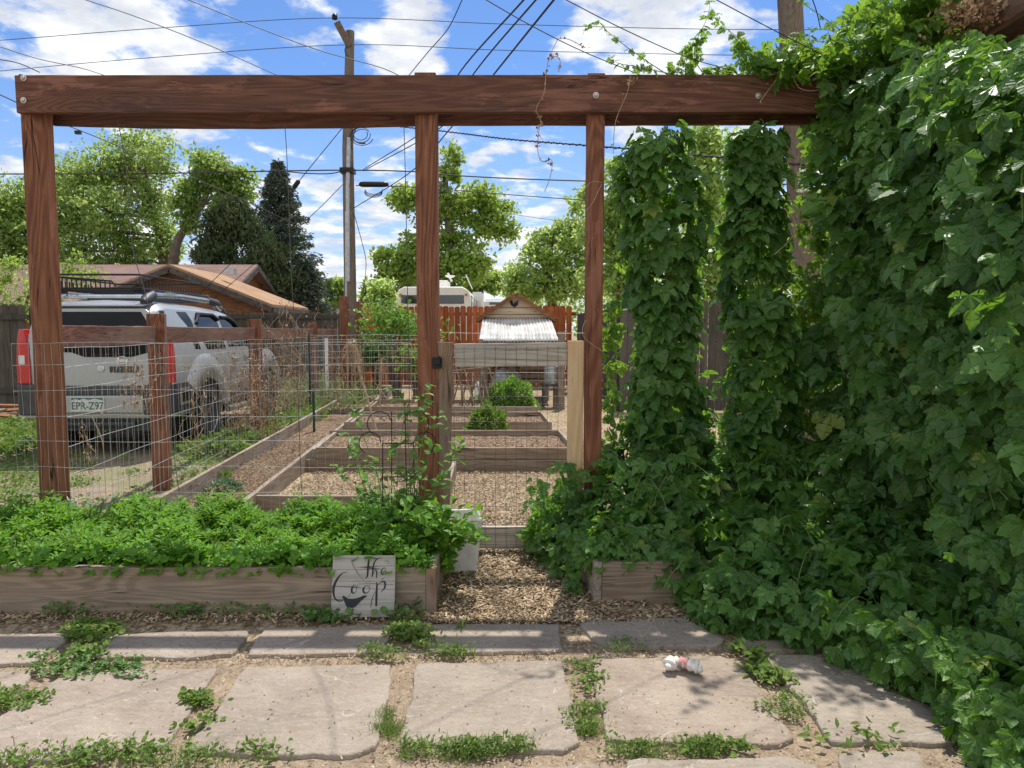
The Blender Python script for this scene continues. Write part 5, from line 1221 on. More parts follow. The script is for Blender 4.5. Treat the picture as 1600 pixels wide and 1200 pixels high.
def topk(rs):   # behind the beam gap left of the wall, backlit
    z = rs.uniform(.8, 2.85); return (rs.normal(2.12, .07), 4.98 + rs.normal(0, .08), z)
cloud(330, topk, (.07, .12), M_hopb, 'leaves', ht, up=.2, seed=33, down=-.8)
# shoots reaching into the sky
mbs = MB(); LP, LT, LS = [], [], []
def shoot(pts, r_=.003, nl=10, ls=(.03, .06), start=.2, mbx=None):
    c = curve_pts([W(*p) for p in pts], 8); m_ = len(c); (mbx or mbs).tube([q - ht.location for q in c], [max(.0009, r_ * (1 - .8 * i / m_)) for i in range(m_)], 5, False)
    for k in range(nl):
        i = int(m_ * (start + (1 - start) * k / max(1, nl))); i = min(i, m_ - 1)
        for s in (-1, 1):
            LP.append(c[i] - ht.location); LT.append(Vector((s * random.uniform(.4, 1), random.uniform(-.5, .5), random.uniform(-.7, .3)))); LS.append(random.uniform(*ls) * (1 - .5 * k / max(1, nl)))
shoot([(1045, 118, 4.7), (1010, 95, 4.65), (975, 70, 4.6), (950, 50, 4.55), (935, 35, 4.5), (918, 40, 4.48), (910, 55, 4.48)], .003, 9, (.03, .06))
shoot([(1060, 118, 4.7), (1000, 105, 4.6), (965, 98, 4.6), (950, 85, 4.6)], .003, 6, (.05, .07))
shoot([(1100, 118, 4.7), (1085, 90, 4.6), (1090, 60, 4.5), (1104, 30, 4.4), (1108, 0, 4.3), (1085, -20, 4.2)], .003, 10, (.05, .09))
shoot([(1180, 118, 4.7), (1170, 90, 4.6), (1160, 65, 4.5), (1130, 40, 4.45), (1110, 10, 4.4)], .003, 8, (.07, .11))
shoot([(1190, 118, 4.7), (1165, 80, 4.6), (1150, 60, 4.5)], .003, 6, (.08, .12))
shoot([(1070, 118, 4.7), (1075, 85, 4.6), (1095, 60, 4.5), (1080, 75, 4.5)], .003, 6, (.06, .09))
shoot([(1330, 60, 4.6), (1290, 30, 4.4), (1262, 10, 4.3), (1245, -5, 4.2)], .003, 5, (.03, .05))
for a in ((1380, 55), (1410, 25), (1440, 30), (1350, 70), (1470, 10), (1320, 75), (1270, 90), (1290, 85)):
    shoot([(a[0] + 30, a[1] + 50, 4.5), (a[0], a[1] + 5, 4.4), (a[0] - 25, a[1] - 20, 4.3), (a[0] - 20, a[1] - 45, 4.2)], .003, 7, (.06, .11))
n = len(LP); leaves('shoot_leaves', HOPS, np.array([tuple(p) for p in LP]), np.array([tuple(p) for p in LT]), rng.normal(0, .5, (n, 3)) + np.array([0, -.4, .6]), np.array(LS), M_hopb, ht, luv=True)
mbs.build('shoot_stems', M_stem, ht, smooth=True)
# dry brown hop cones at top right
def drycone(rs): c = W(1515 + rs.normal(0, 22), 22 + rs.normal(0, 13), 3.9); return (c.x, c.y + rs.normal(0, .05), c.z)
dh = thing('dry_hop_flowers', 'clump of dried brown hop flowers hanging on the side beam at top right', 'dry flowers', tuple(W(1515, 22, 3.9)))
cloud(420, drycone, (.018, .035), M_dryleaf, 'bracts', dh, up=0, seed=35, tpl=[ROUND, LANCE2], luv=False)
def dvine(name, label, strands, leafn, mat=M_drystem, r_=.0022, ls=(.012, .025), flecks=M_dryleaf):
    base = W(*strands[0][0]); t = thing(name, label, 'dried vine', base); mb = MB(); pp = []
    for st_ in strands:
        c = curve_pts([W(*p) for p in st_], 8); mb.tube([q - base for q in c], r_, 5, False); pp += c
    mb.build('stems', mat, t, smooth=True)
    if leafn:
        ix = [random.randrange(len(pp)) for _ in range(leafn)]; P = np.array([tuple(pp[i] - base) for i in ix]) + rv(leafn, .008)
        leaves('dry_leaves', [ROUND, LANCE], P, rv(leafn), rv(leafn), rng.uniform(*ls, leafn), flecks, t)
    return t
dvine('dried_vine', 'bare dried vine hanging over the beam left of the right post', [[(872, 60, 4.55), (858, 90, 4.55), (853, 118, 4.6), (850, 145, 4.58), (838, 170, 4.58), (845, 190, 4.6), (842, 205, 4.6), (840, 232, 4.6), (846, 252, 4.6), (862, 250, 4.6), (860, 275, 4.6), (851, 300, 4.6)], [(872, 60, 4.55), (890, 62, 4.5), (915, 75, 4.45)], [(856, 95, 4.55), (868, 88, 4.55), (875, 95, 4.55), (874, 110, 4.55)], [(846, 190, 4.6), (840, 205, 4.61), (845, 215, 4.6)]], 70)
dvine('dried_vine', 'thin dried vine hanging in front of the beam right of the right post', [[(985, 118, 4.6), (980, 145, 4.58), (962, 190, 4.6), (958, 240, 4.6)], [(980, 125, 4.6), (990, 128, 4.58), (988, 133, 4.58)]], 16)
dvine('dried_vine', 'pale curled vine wrapped round the right post', [[(903, 345, 4.6), (912, 300, 4.6), (925, 284, 4.6), (940, 285, 4.62)], [(940, 288, 4.62), (925, 318, 4.6), (915, 330, 4.6)]], 0)
dvine('dried_vine', 'pale curling vine stem right of the gate stile top', [[(915, 500, 4.6), (910, 515, 4.6), (915, 530, 4.58), (940, 548, 4.6)]], 0)
dvine('dried_vine', 'long pale vine looping over the right end of the beam', [[(1235, 112, 4.58), (1250, 138, 4.56), (1280, 140, 4.55), (1305, 118, 4.55), (1318, 90, 4.55)], [(1200, 118, 4.6), (1260, 108, 4.58), (1320, 106, 4.58)], [(1218, 118, 4.58), (1205, 135, 4.57), (1188, 158, 4.57)]], 14)
dvine('dried_vine', 'loose pale vine strand across the second hop column', [[(1225, 325, 4.42), (1242, 345, 4.4), (1238, 370, 4.4), (1210, 398, 4.42)], [(1250, 345, 4.45), (1272, 342, 4.45)]], 0)

# trailing hop mass on the ground
bnd = [(.16, 4.62), (.30, 4.40), (.42, 4.15), (.47, 3.95), (.66, 3.93), (.94, 3.92), (1.02, 3.62), (1.10, 3.50), (1.28, 3.36), (1.46, 3.18), (1.56, 3.02), (1.70, 2.86), (1.74, 2.64), (1.68, 2.42), (1.66, 2.2), (1.66, 1.9), (1.7, 1.3)]
poly = np.array(bnd + [(2.5, 1.3), (2.5, 4.95), (.16, 4.95)])
def inpoly(x, y, pl=poly):
    c = np.zeros(x.shape, bool); j = len(pl) - 1
    for i in range(len(pl)):
        xi, yi = pl[i]; xj, yj = pl[j]; cond = ((yi > y) != (yj > y)) & (x < (xj - xi) * (y - yi) / (yj - yi + 1e-12) + xi); c ^= cond; j = i
    return c
def bdist(x, y):
    d = np.full(x.shape, 1e9); b = np.array(bnd)
    for i in range(len(b) - 1):
        p, q = b[i], b[i + 1]; v = q - p; t = np.clip(((x - p[0]) * v[0] + (y - p[1]) * v[1]) / (v @ v), 0, 1); d = np.minimum(d, np.hypot(x - p[0] - t * v[0], y - p[1] - t * v[1]))
    return d
def massh(x, y):
    d = bdist(x, y); h = .10 + .36 * (1 - np.exp(-d / .34)) + .05 * np.sin(x * 9 + y * 7) + .04 * np.sin(x * 17 - y * 13)
    box = (y > 3.88) & (x < 1.1); h = np.where(box, np.maximum(h, .27 + .25 * (1 - np.exp(-d / .25))), h)
    h = h + .30 * np.clip((y - 4.15) / .45, 0, 1) * np.clip((x - .5) / .35, 0, 1) - .12 * np.clip((y - 4.2) / .3, 0, 1) * np.clip((.6 - x) / .2, 0, 1)
    return h
hm = thing('hop_groundcover', 'low sprawling mass of hop leaves spilling over the right planter and flagstones', 'hop vine', (1.5, 3.4, 0))
def mass_leaves(n, lo, hi, size, seed, mat=M_hop):
    rs = np.random.default_rng(seed); x = rs.uniform(.1, 2.5, n * 3); y = rs.uniform(1.3, 4.95, n * 3); k = inpoly(x, y); x, y = x[k][:n], y[k][:n]; n = len(x)
    h = massh(x, y); e = .03; gx_ = (massh(x + e, y) - massh(x - e, y)) / (2 * e); gy_ = (massh(x, y + e) - massh(x, y - e)) / (2 * e)
    z = h * rs.uniform(lo, hi, n); Nn = np.stack([-gx_, -gy_, np.full(n, 1.0)], 1); Nn = nrmz(Nn) + rs.normal(0, .40, (n, 3)); T = np.stack([-gx_ * .6 - .3, -gy_ * .6 - .5, -.25 + 0 * x], 1) + rs.normal(0, .6, (n, 3))
    P = np.stack([x, y, z], 1) - np.array([1.5, 3.4, 0]); leaves('leaves', HOPS, P, T, Nn, rs.uniform(*size, n) * (1.0 + .1 * np.clip(3.2 - y, 0, 1)), mat, hm, luv=True)
mass_leaves(1700, .85, 1.08, (.085, .16), 41)
mass_leaves(700, .9, 1.15, (.03, .07), 46)
mass_leaves(1700, .45, .85, (.08, .13), 42)
mass_leaves(900, .08, .45, (.08, .12), 43)
# leaves draping down the sides of the mass towards the viewer
rs = np.random.default_rng(44); b = np.array(bnd); n = 900; seg = rs.integers(0, len(b) - 1, n); tt = rs.random(n)[:, None]; xy = b[seg] * (1 - tt) + b[seg + 1] * tt + rs.normal(0, .045, (n, 2))
zz = np.where((xy[:, 1] > 3.86) & (xy[:, 0] > .40) & (xy[:, 0] < 1.0), rs.uniform(.19, .34, n), rs.uniform(.01, .30, n))
leaves('edge_leaves', HOPS, np.concatenate([xy - np.array([1.5, 3.4]), zz[:, None]], 1), np.array([-.5, -.6, -.5]) + rs.normal(0, .5, (n, 3)), np.array([-.35, -.6, .6]) + rs.normal(0, .35, (n, 3)), rs.uniform(.06, .11, n), M_hop, hm, luv=True)
# climbing up the pale gate stile
n = 260; z = rs.uniform(.15, .66, n) ; x = .44 + rs.normal(0, .10, n) - .18 * (1 - z); y = 4.58 + rs.normal(0, .05, n)
k = rs.random(n) < (.85 - z); leaves('leaves', HOPS, np.stack([x - 1.5, y - 3.4, z], 1)[k], (np.array([-.2, -.3, -.8]) + rs.normal(0, .5, (n, 3)))[k], (np.array([-.1, -.8, .5]) + rs.normal(0, .4, (n, 3)))[k], rs.uniform(.05, .10, n)[k], M_hop, hm, luv=True)
mb = MB()
for k in range(46):
    x, y = rs.uniform(.4, 2.0), rs.uniform(2.0, 4.6)
    if not inpoly(np.array([x]), np.array([y]))[0]: continue
    h = float(massh(np.array([x]), np.array([y]))[0]); c = Vector((x - 1.5, y - 3.4, h * .9)); d = Vector((rs.uniform(-.35, .25), rs.uniform(-.4, .1), 0))
    mb.tube(curve_pts([c, c + d * .4 + Vector((0, 0, .10)), c + d * .8 + Vector((.02, 0, .03)), c + d + Vector((.03, 0, -.06))], 5), .0024, 4, False)
mb.build('runners', M_stem, hm, smooth=True)

# ------------------------------------------------------------------ front planter greens
def stemplants(name, label, area, n, hfun, leaf, mat, seed, whorls=5, per=4, kind='stuff', tpl=LANCE, cat=None, up=.25, r0=.012, stems=True, stemmat=M_stem, reach=1.0):
    rs = np.random.default_rng(seed); P, T, Nn, S = [], [], [], []; mb = MB(); t0 = None
    cx_, cy_ = area[0], area[2]
    for i in range(n):
        x, y = rs.uniform(area[0], area[1]), rs.uniform(area[2], area[3]); h = hfun(x, y) * rs.uniform(.8, 1.12)
        if h <= 0: continue
        z0_ = area[4]; lx, ly = rs.normal(0, .04, 2)
        for k in range(whorls):
            f = (k + 1) / whorls; a0 = rs.random() * 6.3
            for j in range(per):
                a = a0 + j * 6.283 / per + rs.normal(0, .3); u = up + .7 * f * f
                P.append((x + lx * f - cx_ + r0 * math.cos(a), y + ly * f - cy_ + r0 * math.sin(a), z0_ + h * (.25 + .75 * f))); T.append((math.cos(a) * reach, math.sin(a) * reach, u + rs.normal(0, .25))); Nn.append((-math.cos(a) * u, -math.sin(a) * u, 1)); S.append(rs.uniform(*leaf) * (1.05 - .45 * f * f))
        if stems and i % 3 == 0: mb.beam((x - cx_, y - cy_, z0_), (x + lx - cx_, y + ly - cy_, z0_ + h), .004, .004, up=(0, 1, 0))
    root = leaves(name, tpl, P, T, np.array(Nn) + rs.normal(0, .2, (len(P), 3)), S, mat); root.location = (cx_, cy_, 0); tag(root, label, cat, kind=kind)
    if stems and mb.v: mb.build('stems', stemmat, root)
    return root
hb = lambda x, y: .105 + .04 * math.sin(x * 5.3) + .045 * math.sin(x * 11 + y * 9) + .03 * math.sin(x * 23 - y * 17) + .05 * (y > 4.2)
stemplants('leafy_groundcover', 'thick bright green leafy plants filling the long front planter', (-3.05, -.50, 3.72, 4.66, .20), 1050, hb, (.028, .075), M_bed, 51, 6, 5, tpl=[LANCE, LANCE2], cat='plants')
stemplants('leafy_groundcover', 'darker leaves spilling to the ground past the left end of the front planter', (-3.6, -2.95, 3.68, 4.7, .0), 320, lambda x, y: .36 + .04 * math.sin(x * 13), (.035, .065), M_bed, 52, 7, 4, tpl=[LANCE, LANCE2], cat='plants')
rs = np.random.default_rng(57); n = 420; xg = rs.uniform(-3.0, -.6, n); T = rs.normal(0, .35, (n, 3)) + np.array([0, 0, 1])
o = leaves('grass_blades', BLADE, np.stack([xg + 1.8, rs.uniform(3.8, 4.6, n) - 4.2, 0 * xg + .2], 1), T, rs.normal(0, 1, (n, 3)), rs.uniform(.12, .24, n), M_weed); o.location = (-1.8, 4.2, 0); tag(o, 'grass blades poking out of the leafy front planter', 'grass', kind='stuff')
# larger leaves along the planter edge, hanging over
rs = np.random.default_rng(53); n = 620; x = rs.uniform(-2.95, -.45, n); P = np.stack([x + 1.7, rs.uniform(-.04, .06, n), rs.uniform(.22, .36, n)], 1)
o = leaves('overhanging_leaves', [LANCE2, ROUND], P, np.stack([rs.normal(0, .7, n), -rs.uniform(.4, 1, n), rs.normal(-.35, .4, n)], 1), np.stack([rs.normal(0, .3, n), -.4 + 0 * x, 1 + 0 * x], 1), rs.uniform(.03, .055, n), M_bed); o.location = (-1.7, 3.70, 0); tag(o, 'rounder leaves hanging over the front edge of the long planter', 'plants', kind='stuff')
# climbing shrub at the middle post, large ovate leaves, with obelisk
ob = thing('metal_obelisk', 'black metal plant obelisk with curled tops standing in the planter by the middle post', 'plant support', (W(620, 800, 4.35).x, 4.38, .2))
def op(px, py, Y=4.35): return W(px, py, Y) - ob.location
mb = MB()
for px, Y, y0 in ((598, 4.30, 690), (612, 4.45, 643), (633, 4.30, 643), (646, 4.45, 690)): mb.tube([op(px + 3 * (1 if px > 620 else -.0), 830, Y), op(px, y0, Y)], .0032, 6)
for cx_, cy_, r_, Y, d0 in ((593, 662, 19, 4.45, 1), (578, 692, 17, 4.30, 1), (651, 662, 19, 4.30, -1), (664, 692, 17, 4.45, -1)):
    pts = []
    for a in np.linspace(0, 4.3, 22): pts.append(op(cx_ + d0 * r_ * math.cos(a), cy_ - r_ * math.sin(a) , Y))
    mb.tube(pts, .0032, 6)
mb.tube([op(598, 693, 4.30), op(646, 693, 4.30)], .0035, 5); mb.tube([op(598, 745, 4.30), op(646, 745, 4.30)], .0035, 5); mb.tube([op(612, 693, 4.45), op(646, 693, 4.45)], .0035, 5)
mb.build('rods', M_black, ob, smooth=True)
def climber(name, label, base, shoots, leafn, leafs, mat, cat, seed, tpl=[LANCE2], stem=.0028, spread=.05):
    rs = np.random.default_rng(seed); t = thing(name, label, cat, base); mb = MB(); P, T = [], []
    for s_ in shoots:
        c = curve_pts([W(*p) for p in s_], 6); mb.tube([q - t.location for q in c], [stem * (1 - .6 * i / len(c)) for i in range(len(c))], 5, False)
        k = max(3, int(len(c) * leafn))
        for i in range(k):
            q = c[min(len(c) - 1, int(i / k * len(c)))] - t.location
            for sg_ in (-1, 1):
                a = rs.random() * 6.3; P.append(tuple(q + Vector(rs.normal(0, spread * .3, 3)))); T.append((math.cos(a), math.sin(a), rs.normal(.25, .45)))
    n = len(P); leaves('leaves', tpl, P, T, np.array([0, -.3, 1]) + rs.normal(0, .4, (n, 3)), rs.uniform(*leafs, n), mat, t); mb.build('stems', M_stem, t, smooth=True); return t
sh = []
for x0_, x1_, yt, Y in ((600, 548, 680, 4.3), (605, 560, 640, 4.35), (612, 590, 720, 4.3), (620, 632, 618, 4.35), (630, 655, 640, 4.35), (640, 662, 605, 4.4), (645, 672, 690, 4.25), (650, 700, 700, 4.3), (652, 715, 690, 4.3), (655, 690, 740, 4.25), (610, 575, 750, 4.25), (615, 640, 760, 4.25), (625, 610, 700, 4.4), (635, 690, 650, 4.45), (640, 640, 640, 4.3), (600, 535, 730, 4.3), (598, 560, 705, 4.4), (646, 668, 620, 4.3)):
    sh.append([(x0_, 830, Y), ((x0_ * .6 + x1_ * .4) + random.uniform(-8, 8), (830 + yt) / 2 + 10, Y + random.uniform(-.05, .05)), (x1_ + random.uniform(-5, 5), yt + 18, Y), (x1_ + random.uniform(-14, 14), yt, Y - .03)])
climber('climbing_shrub', 'leggy climbing shrub with pale green pointed leaves on the black obelisk', tuple(W(625, 835, 4.3)), sh, .6, (.04, .08), M_vine, 'climbing plant', 61)
sh = []
for k in range(60):
    a = random.uniform(630, 700); b_ = random.uniform(640, 765) if k % 2 else random.uniform(560, 700); yt = random.uniform(790, 850)
    sh.append([(a, 880, 4.05), ((a + b_) / 2, 850, 4.0), (b_, yt, random.uniform(3.8, 4.2)), (b_ + random.uniform(-5, 16), yt + random.uniform(-10, 14), random.uniform(3.78, 4.15))])
climber('spreading_shrub', 'arching plant with larger ovate leaves leaning over the white pot', tuple(W(670, 880, 4.05)), sh, .35, (.05, .085), M_bed, 'plant', 62, spread=.08)
# irises / daylily blades behind the planter at left
def tuft(name, label, base, n, h, mat, cat, seed, wide=1.0, spread=.1, lean=.35, par=None):
    rs = np.random.default_rng(seed); a = rs.random(n) * 6.3; r_ = spread * np.sqrt(rs.random(n)); P = np.stack([r_ * np.cos(a), r_ * np.sin(a), 0 * a], 1)
    T = np.stack([np.cos(a) * lean, np.sin(a) * lean, 1 + 0 * a], 1) + rs.normal(0, .14, (n, 3)); Nn = np.stack([-np.cos(a), -np.sin(a), .3 + 0 * a], 1) + rs.normal(0, .3, (n, 3))
    tp_ = (BLADE[0] * np.array([wide, 1, 1]), BLADE[1]); o = leaves(name, tp_, P, T, Nn, h * rs.uniform(.55, 1.1, n), mat); o.location = base; return tag(o, label, cat)
for px, lab in ((120, 'strappy iris leaves at the foot of the left post'), (147, 'blue green iris fan right of the left post'), (197, 'small broad-leaved clump beside the start of the long bed')):
    p = W(px, 790, 4.62); tuft('iris_clump', lab, (p.x, 4.62, .12), 22, .34 if px < 190 else .26, M_grey, 'iris', px, 1.3, .07, .35)
# plants in the beds
def bush(name, label, c, rx, rz, n, leaf, mat, cat, seed, tpl=[LANCE, LANCE2]):
    rs = np.random.default_rng(seed); v = nrmz(rs.normal(0, 1, (n, 3))); v[:, 2] = np.abs(v[:, 2]); rr_ = rs.uniform(.55, 1.0, n) ** .6
    lump = 1 + .16 * np.sin(v[:, 0] * 7 + 1) * np.cos(v[:, 2] * 6)
    v = v / (np.abs(v) ** 3).sum(1, keepdims=True) ** (1 / 3); P = v * (rr_ * lump)[:, None] * np.array([rx, rx, rz]); T = v + rs.normal(0, .45, (n, 3)) + np.array([0, 0, .3]); o = leaves(name, tpl, P, T, np.array([0, 0, .6]) + v * .5 + rs.normal(0, .4, (n, 3)), rs.uniform(*leaf, n), mat); o.location = c
    mb = MB()
    for k in range(9): mb.tube([Vector((0, 0, -.02)), Vector(tuple(P[k] * .4)), Vector(tuple(P[k] * .85))], .006, 4, False)
    mb.build('stems', M_stem, o); return tag(o, label, cat)
p = W(797, 632, 12.6); bush('leafy_bush', 'round light green bush in the far cross bed below the coop', (p.x, 12.6, .12), .42, .48, 2600, (.05, .10), M_vine, 'bush', 71)
p = W(765, 684, 10.35); bush('leafy_clump', 'upright green perennial clump in the middle cross bed', (p.x, 9.3, .14), .23, .32, 800, (.06, .12), M_weed, 'plant', 72, [LANCE])
for i, (px, py, s_, lab) in enumerate(((338, 748, .10, 'light green weed near the front of the long left bed'), (348, 768, .10, 'grey green weed just in front of the light green one in the long bed'), (350, 600, .1, 'x'), (745, 640, .12, 'low seedlings at the foot of the stick trellis'))):
    if lab == 'x': continue
    p = G(px, py, .02); bush('low_weed', lab, (p.x, p.y, .02 if i < 2 else .16), s_ * 1.3, s_ * .7, 90, (.04, .08), M_grey if i == 1 else M_weed, 'weed', 80 + i)
# shrubs at the far end
def shrubtree(name, label, px, py, Y, wpx, hpx, n, leaf, mat, cat, seed):
    c = W(px, py, Y); rx = wpx / 2 / FPX * Y; rz = hpx / 2 / FPX * Y; rs = np.random.default_rng(seed); t = thing(name, label, cat, (c.x, Y, 0)); P = []; mb = MB()
    for k in range(16):
        q = nrmz(rs.normal(0, 1, (1, 3)))[0] * rs.uniform(.3, .95); tip = Vector((q[0] * rx, q[1] * rx * .7, c.z + q[2] * rz)); mb.tube(curve_pts([Vector((rs.normal(0, .04), 0, 0)), Vector((tip.x * .4, tip.y * .4, tip.z * .55)), tip], 5), [.018 - .0011 * i for i in range(11)], 5, False)
        m_ = n // 16; P.append(np.array(tip) + rs.normal(0, 1, (m_, 3)) * np.array([rx, rx, rz]) * .22)
    P = np.concatenate(P); m_ = len(P); leaves('foliage', [LANCE, LANCE2], P, rs.normal(0, 1, (m_, 3)) + np.array([0, 0, .2]), rs.normal(0, .6, (m_, 3)) + np.array([0, 0, .8]), rs.uniform(*leaf, m_), mat, t); mb.build('stems', M_bark, t); return t
shrubtree('fruit_sapling', 'sparse young fruit tree with yellow green leaves in front of the orange fence', 618, 512, 15.8, 130, 100, 1500, (.08, .14), M_vine, 'young tree', 91)
shrubtree('fruit_sapling', 'lower thin branches of a sapling left of the middle post', 650, 565, 14.6, 60, 60, 350, (.06, .12), M_vine, 'young tree', 92)
shrubtree('green_shrub', 'dense rounded green shrub at the far end of the long bed', 588, 552, 17.2, 60, 55, 1100, (.07, .12), M_mallow, 'shrub', 93)
shrubtree('tall_shrub', 'tall green shrub behind the posts, left of the orange fence', 596, 470, 20.5, 46, 80, 1300, (.12, .2), M_tree3, 'shrub', 94)
shrubtree('tall_shrub', 'dark narrow shrub just right of the far utility pole', 576, 470, 21.5, 36, 70, 700, (.12, .2), M_tree1, 'shrub', 95)
# tall seed stalks
for i, (b_, t_, lab, Y) in enumerate((((592, 652), (546, 530), 'tall dried corn-like stalk with shredded top leaning left in the long bed', 9.6), ((592, 630), (596, 560), 'upright dried stalk with shredded top near the far end of the bed', 12.5))):
    A = W(b_[0], b_[1], Y); A.z = 0; B = W(t_[0], t_[1], Y); t = thing('dried_stalk', lab, 'dried plant', A); mb = MB(); mb.tube([Vector((0, 0, 0)), (B - A) * .5 + Vector((.01, 0, 0)), B - A], [.016, .014, .02], 6)
    mb.build('stem', M_drystem, t, smooth=True); mb = MB()
    for k in range(34 if i == 0 else 12):
        c = (B - A) * random.uniform(.8, 1.0); e = Vector((random.uniform(-.13, .13), random.uniform(-.1, .1), -random.uniform(.15, .5))); mb.tube(curve_pts([c, c + Vector((e.x * .8, e.y, -.03)), c + e], 4), .004, 4, False)
    mb.build('husks', M_drystem, t)
# dried climbing weeds tangled in the fence
def tangle(label, px, py0, py1, wpx, Y, n, seed, name='dried_weeds', leafn=10, mat=M_drystem):
    rs = np.random.default_rng(seed); b_ = W(px, py1, Y); t = thing(name, label, 'dried weeds', b_); mb = MB(); P = []
    for k in range(n):
        x = px + rs.normal(0, wpx * .3); pts = []; y = py1; top = rs.uniform(py0, py0 + (py1 - py0) * .5)
        while y > top: pts.append(W(x, y, Y + rs.normal(0, .03)) - b_); x += rs.normal(0, wpx * .13); y -= rs.uniform(6, 14)
        if len(pts) < 3: continue
        c = curve_pts(pts, 3); mb.tube(c, .0015 * Y / 5, 3, False)
        for _ in range(leafn): P.append(tuple(c[rs.integers(0, len(c))] + Vector(rs.normal(0, .012 * Y / 5, 3))))
    mb.build('stems', M_drystem, t); n_ = len(P); leaves('dry_leaves', [ROUND, LANCE2], P, rs.normal(0, 1, (n_, 3)), rs.normal(0, 1, (n_, 3)), rs.uniform(.010, .02, n_) * Y / 5, M_dryleaf, t)
tangle('dried weeds in the wire between the left post and first fence post', 215, 540, 640, 26, 4.9, 13, 101, leafn=16)
tangle('dead vine stalks hanging on the wire below the licence plate', 143, 600, 740, 22, 4.9, 5, 102, leafn=7)
tangle('dried weeds hanging low on the wire in front of the car tyre', 300, 560, 700, 40, 6.8, 7, 103, leafn=8)
tangle('large dried weed tangle left of the second fence post', 375, 525, 670, 42, 8.6, 34, 104, leafn=14)
tangle('dried weed tangle wrapping the foot of the second fence post', 412, 560, 690, 34, 9.2, 24, 105, leafn=12)
tangle('tall dried weeds between the second and third fence posts', 452, 460, 640, 50, 10.6, 34, 106, leafn=12)
tangle('dried weeds in the wire left of the corner posts', 520, 525, 640, 36, 12, 14, 107, leafn=10)
t_ = dvine('bare_twig', 'single pale bare twig leaning in the wire near the left post', [[(163, 720, 4.75), (160, 690, 4.75), (150, 665, 4.75), (143, 650, 4.75)]], 0, r_=.003)
tag(t_, 'single pale bare twig leaning in the wire near the left post', 'twig')

# ------------------------------------------------------------------ mulch chips and small plants
def chips(name, n, fn, size, seed, label, mat=M_chip):
    rs = np.random.default_rng(seed); P = np.array([fn(rs) for _ in range(n)]); V = np.array([(-.5, -.16, 0), (.5, -.2, .02), (.42, .18, -.01), (-.45, .15, .03), (0, 0, .10)]); F = np.array([(0, 1, 4), (1, 2, 4), (2, 3, 4), (3, 0, 4)])
    a = rs.random(n) * 6.3; T = np.stack([np.sin(a), np.cos(a), rs.normal(0, .25, n)], 1); Nn = np.stack([rs.normal(0, .35, n), rs.normal(0, .35, n), 1 + 0 * a], 1)
    o = leaves(name, (V, F), P, T, Nn, rs.uniform(*size, n), mat); return tag(o, label, 'mulch', kind='stuff')
def f1(rs):
    y = 3.55 + 2.1 * rs.random() ** 1.2; return (rs.uniform(-.55, .75), y, .004 + rs.random() * .012)
chips('wood_chip_mulch', 15000, f1, (.010, .034), 201, 'tan wood chip mulch on the path through the gate')
def f2(rs):
    y = rs.uniform(5.6, 7.5); return (rs.uniform(-2.1, .95), y, .004 + rs.random() * .012)
chips('wood_chip_mulch', 20000, f2, (.008, .028), 202, 'tan wood chip mulch behind the gate before the cross beds')
def f3(rs):
    y = rs.uniform(5.2, 9.5); return (rs.uniform(OX(y) + .03, MX(y) - .03), y, .028 + rs.random() * .012)
chips('wood_chip_mulch', 9000, f3, (.008, .026), 203, 'brown wood chip mulch inside the long left bed', rndmat('brown_bed_mulch', [(0, (.05, .03, .02)), (.4, (.15, .095, .06)), (.75, (.27, .19, .12)), (1, (.46, .36, .25))]))
def f4(rs):
    x = rs.uniform(-3.2, 1.5); return (x, 3.60 + abs(rs.normal(0, .05)) * rs.choice([-1, 1]) + .04, .003 + rs.random() * .01)
chips('wood_chip_mulch', 5200, f4, (.010, .032), 204, 'scattered chips and dead leaves along the foot of the planters')
def f5(rs):
    for _ in range(50):
        x, y = rs.uniform(-3.2, 1.6), rs.uniform(2.15, 3.4)
        if (abs(y - 3.17) < .05) or rs.random() < .25: return (x, y, .003 + rs.random() * .008)
    return (x, y, .004)
chips('dirt_grit', 6500, f5, (.006, .018), 205, 'fine grit and chips in the joints between flagstones')
chips('fallen_bits', 900, lambda rs: (rs.uniform(-3, 1.5), rs.uniform(2.2, 3.6), .0135), (.003, .013), 206, 'tiny dark crumbs and bits lying on the flagstones', rndmat('dark_crumb', [(0, (.05, .035, .025)), (1, (.22, .14, .08))]))

def patch(name, label, pts, n, leaf, mat, seed, tpl=[LANCE], spread=.04, h=.03, cat='weeds', kind='stuff', flat=.6):
    rs = np.random.default_rng(seed); cs = [G(a, b) for a, b in pts]; P = []; o0 = cs[0]
    for _ in range(n):
        c = cs[rs.integers(0, len(cs))]; P.append((c.x + rs.normal(0, spread) * 1.5 - o0.x, c.y + rs.normal(0, spread) * .7 - o0.y, max(.004, rs.random() * h)))
    T = rs.normal(0, 1, (n, 3)); T[:, 2] = np.abs(T[:, 2]) * flat + .1; Nn = rs.normal(0, .4, (n, 3)) + np.array([0, 0, 1]); o = leaves(name, tpl, P, T, Nn, rs.uniform(*leaf, n), mat); o.location = (o0.x, o0.y, 0); return tag(o, label, cat, kind=kind)
def tufts(name, label, pts, n, h, mat, seed, spread=.03):
    rs = np.random.default_rng(seed); cs = [G(a, b) for a, b in pts]; o0 = cs[0]; P = []
    for _ in range(n): c = cs[rs.integers(0, len(cs))]; P.append((c.x + rs.normal(0, spread) * 1.4 - o0.x, c.y + rs.normal(0, spread * .6) - o0.y, 0))
    T = rs.normal(0, .5, (n, 3)) + np.array([0, 0, .9]); o = leaves(name, BLADE, P, T, rs.normal(0, 1, (n, 3)) + np.array([0, -.5, .3]), h * rs.uniform(.4, 1.1, n), mat); o.location = (o0.x, o0.y, 0); return tag(o, label, 'grass', kind='stuff')
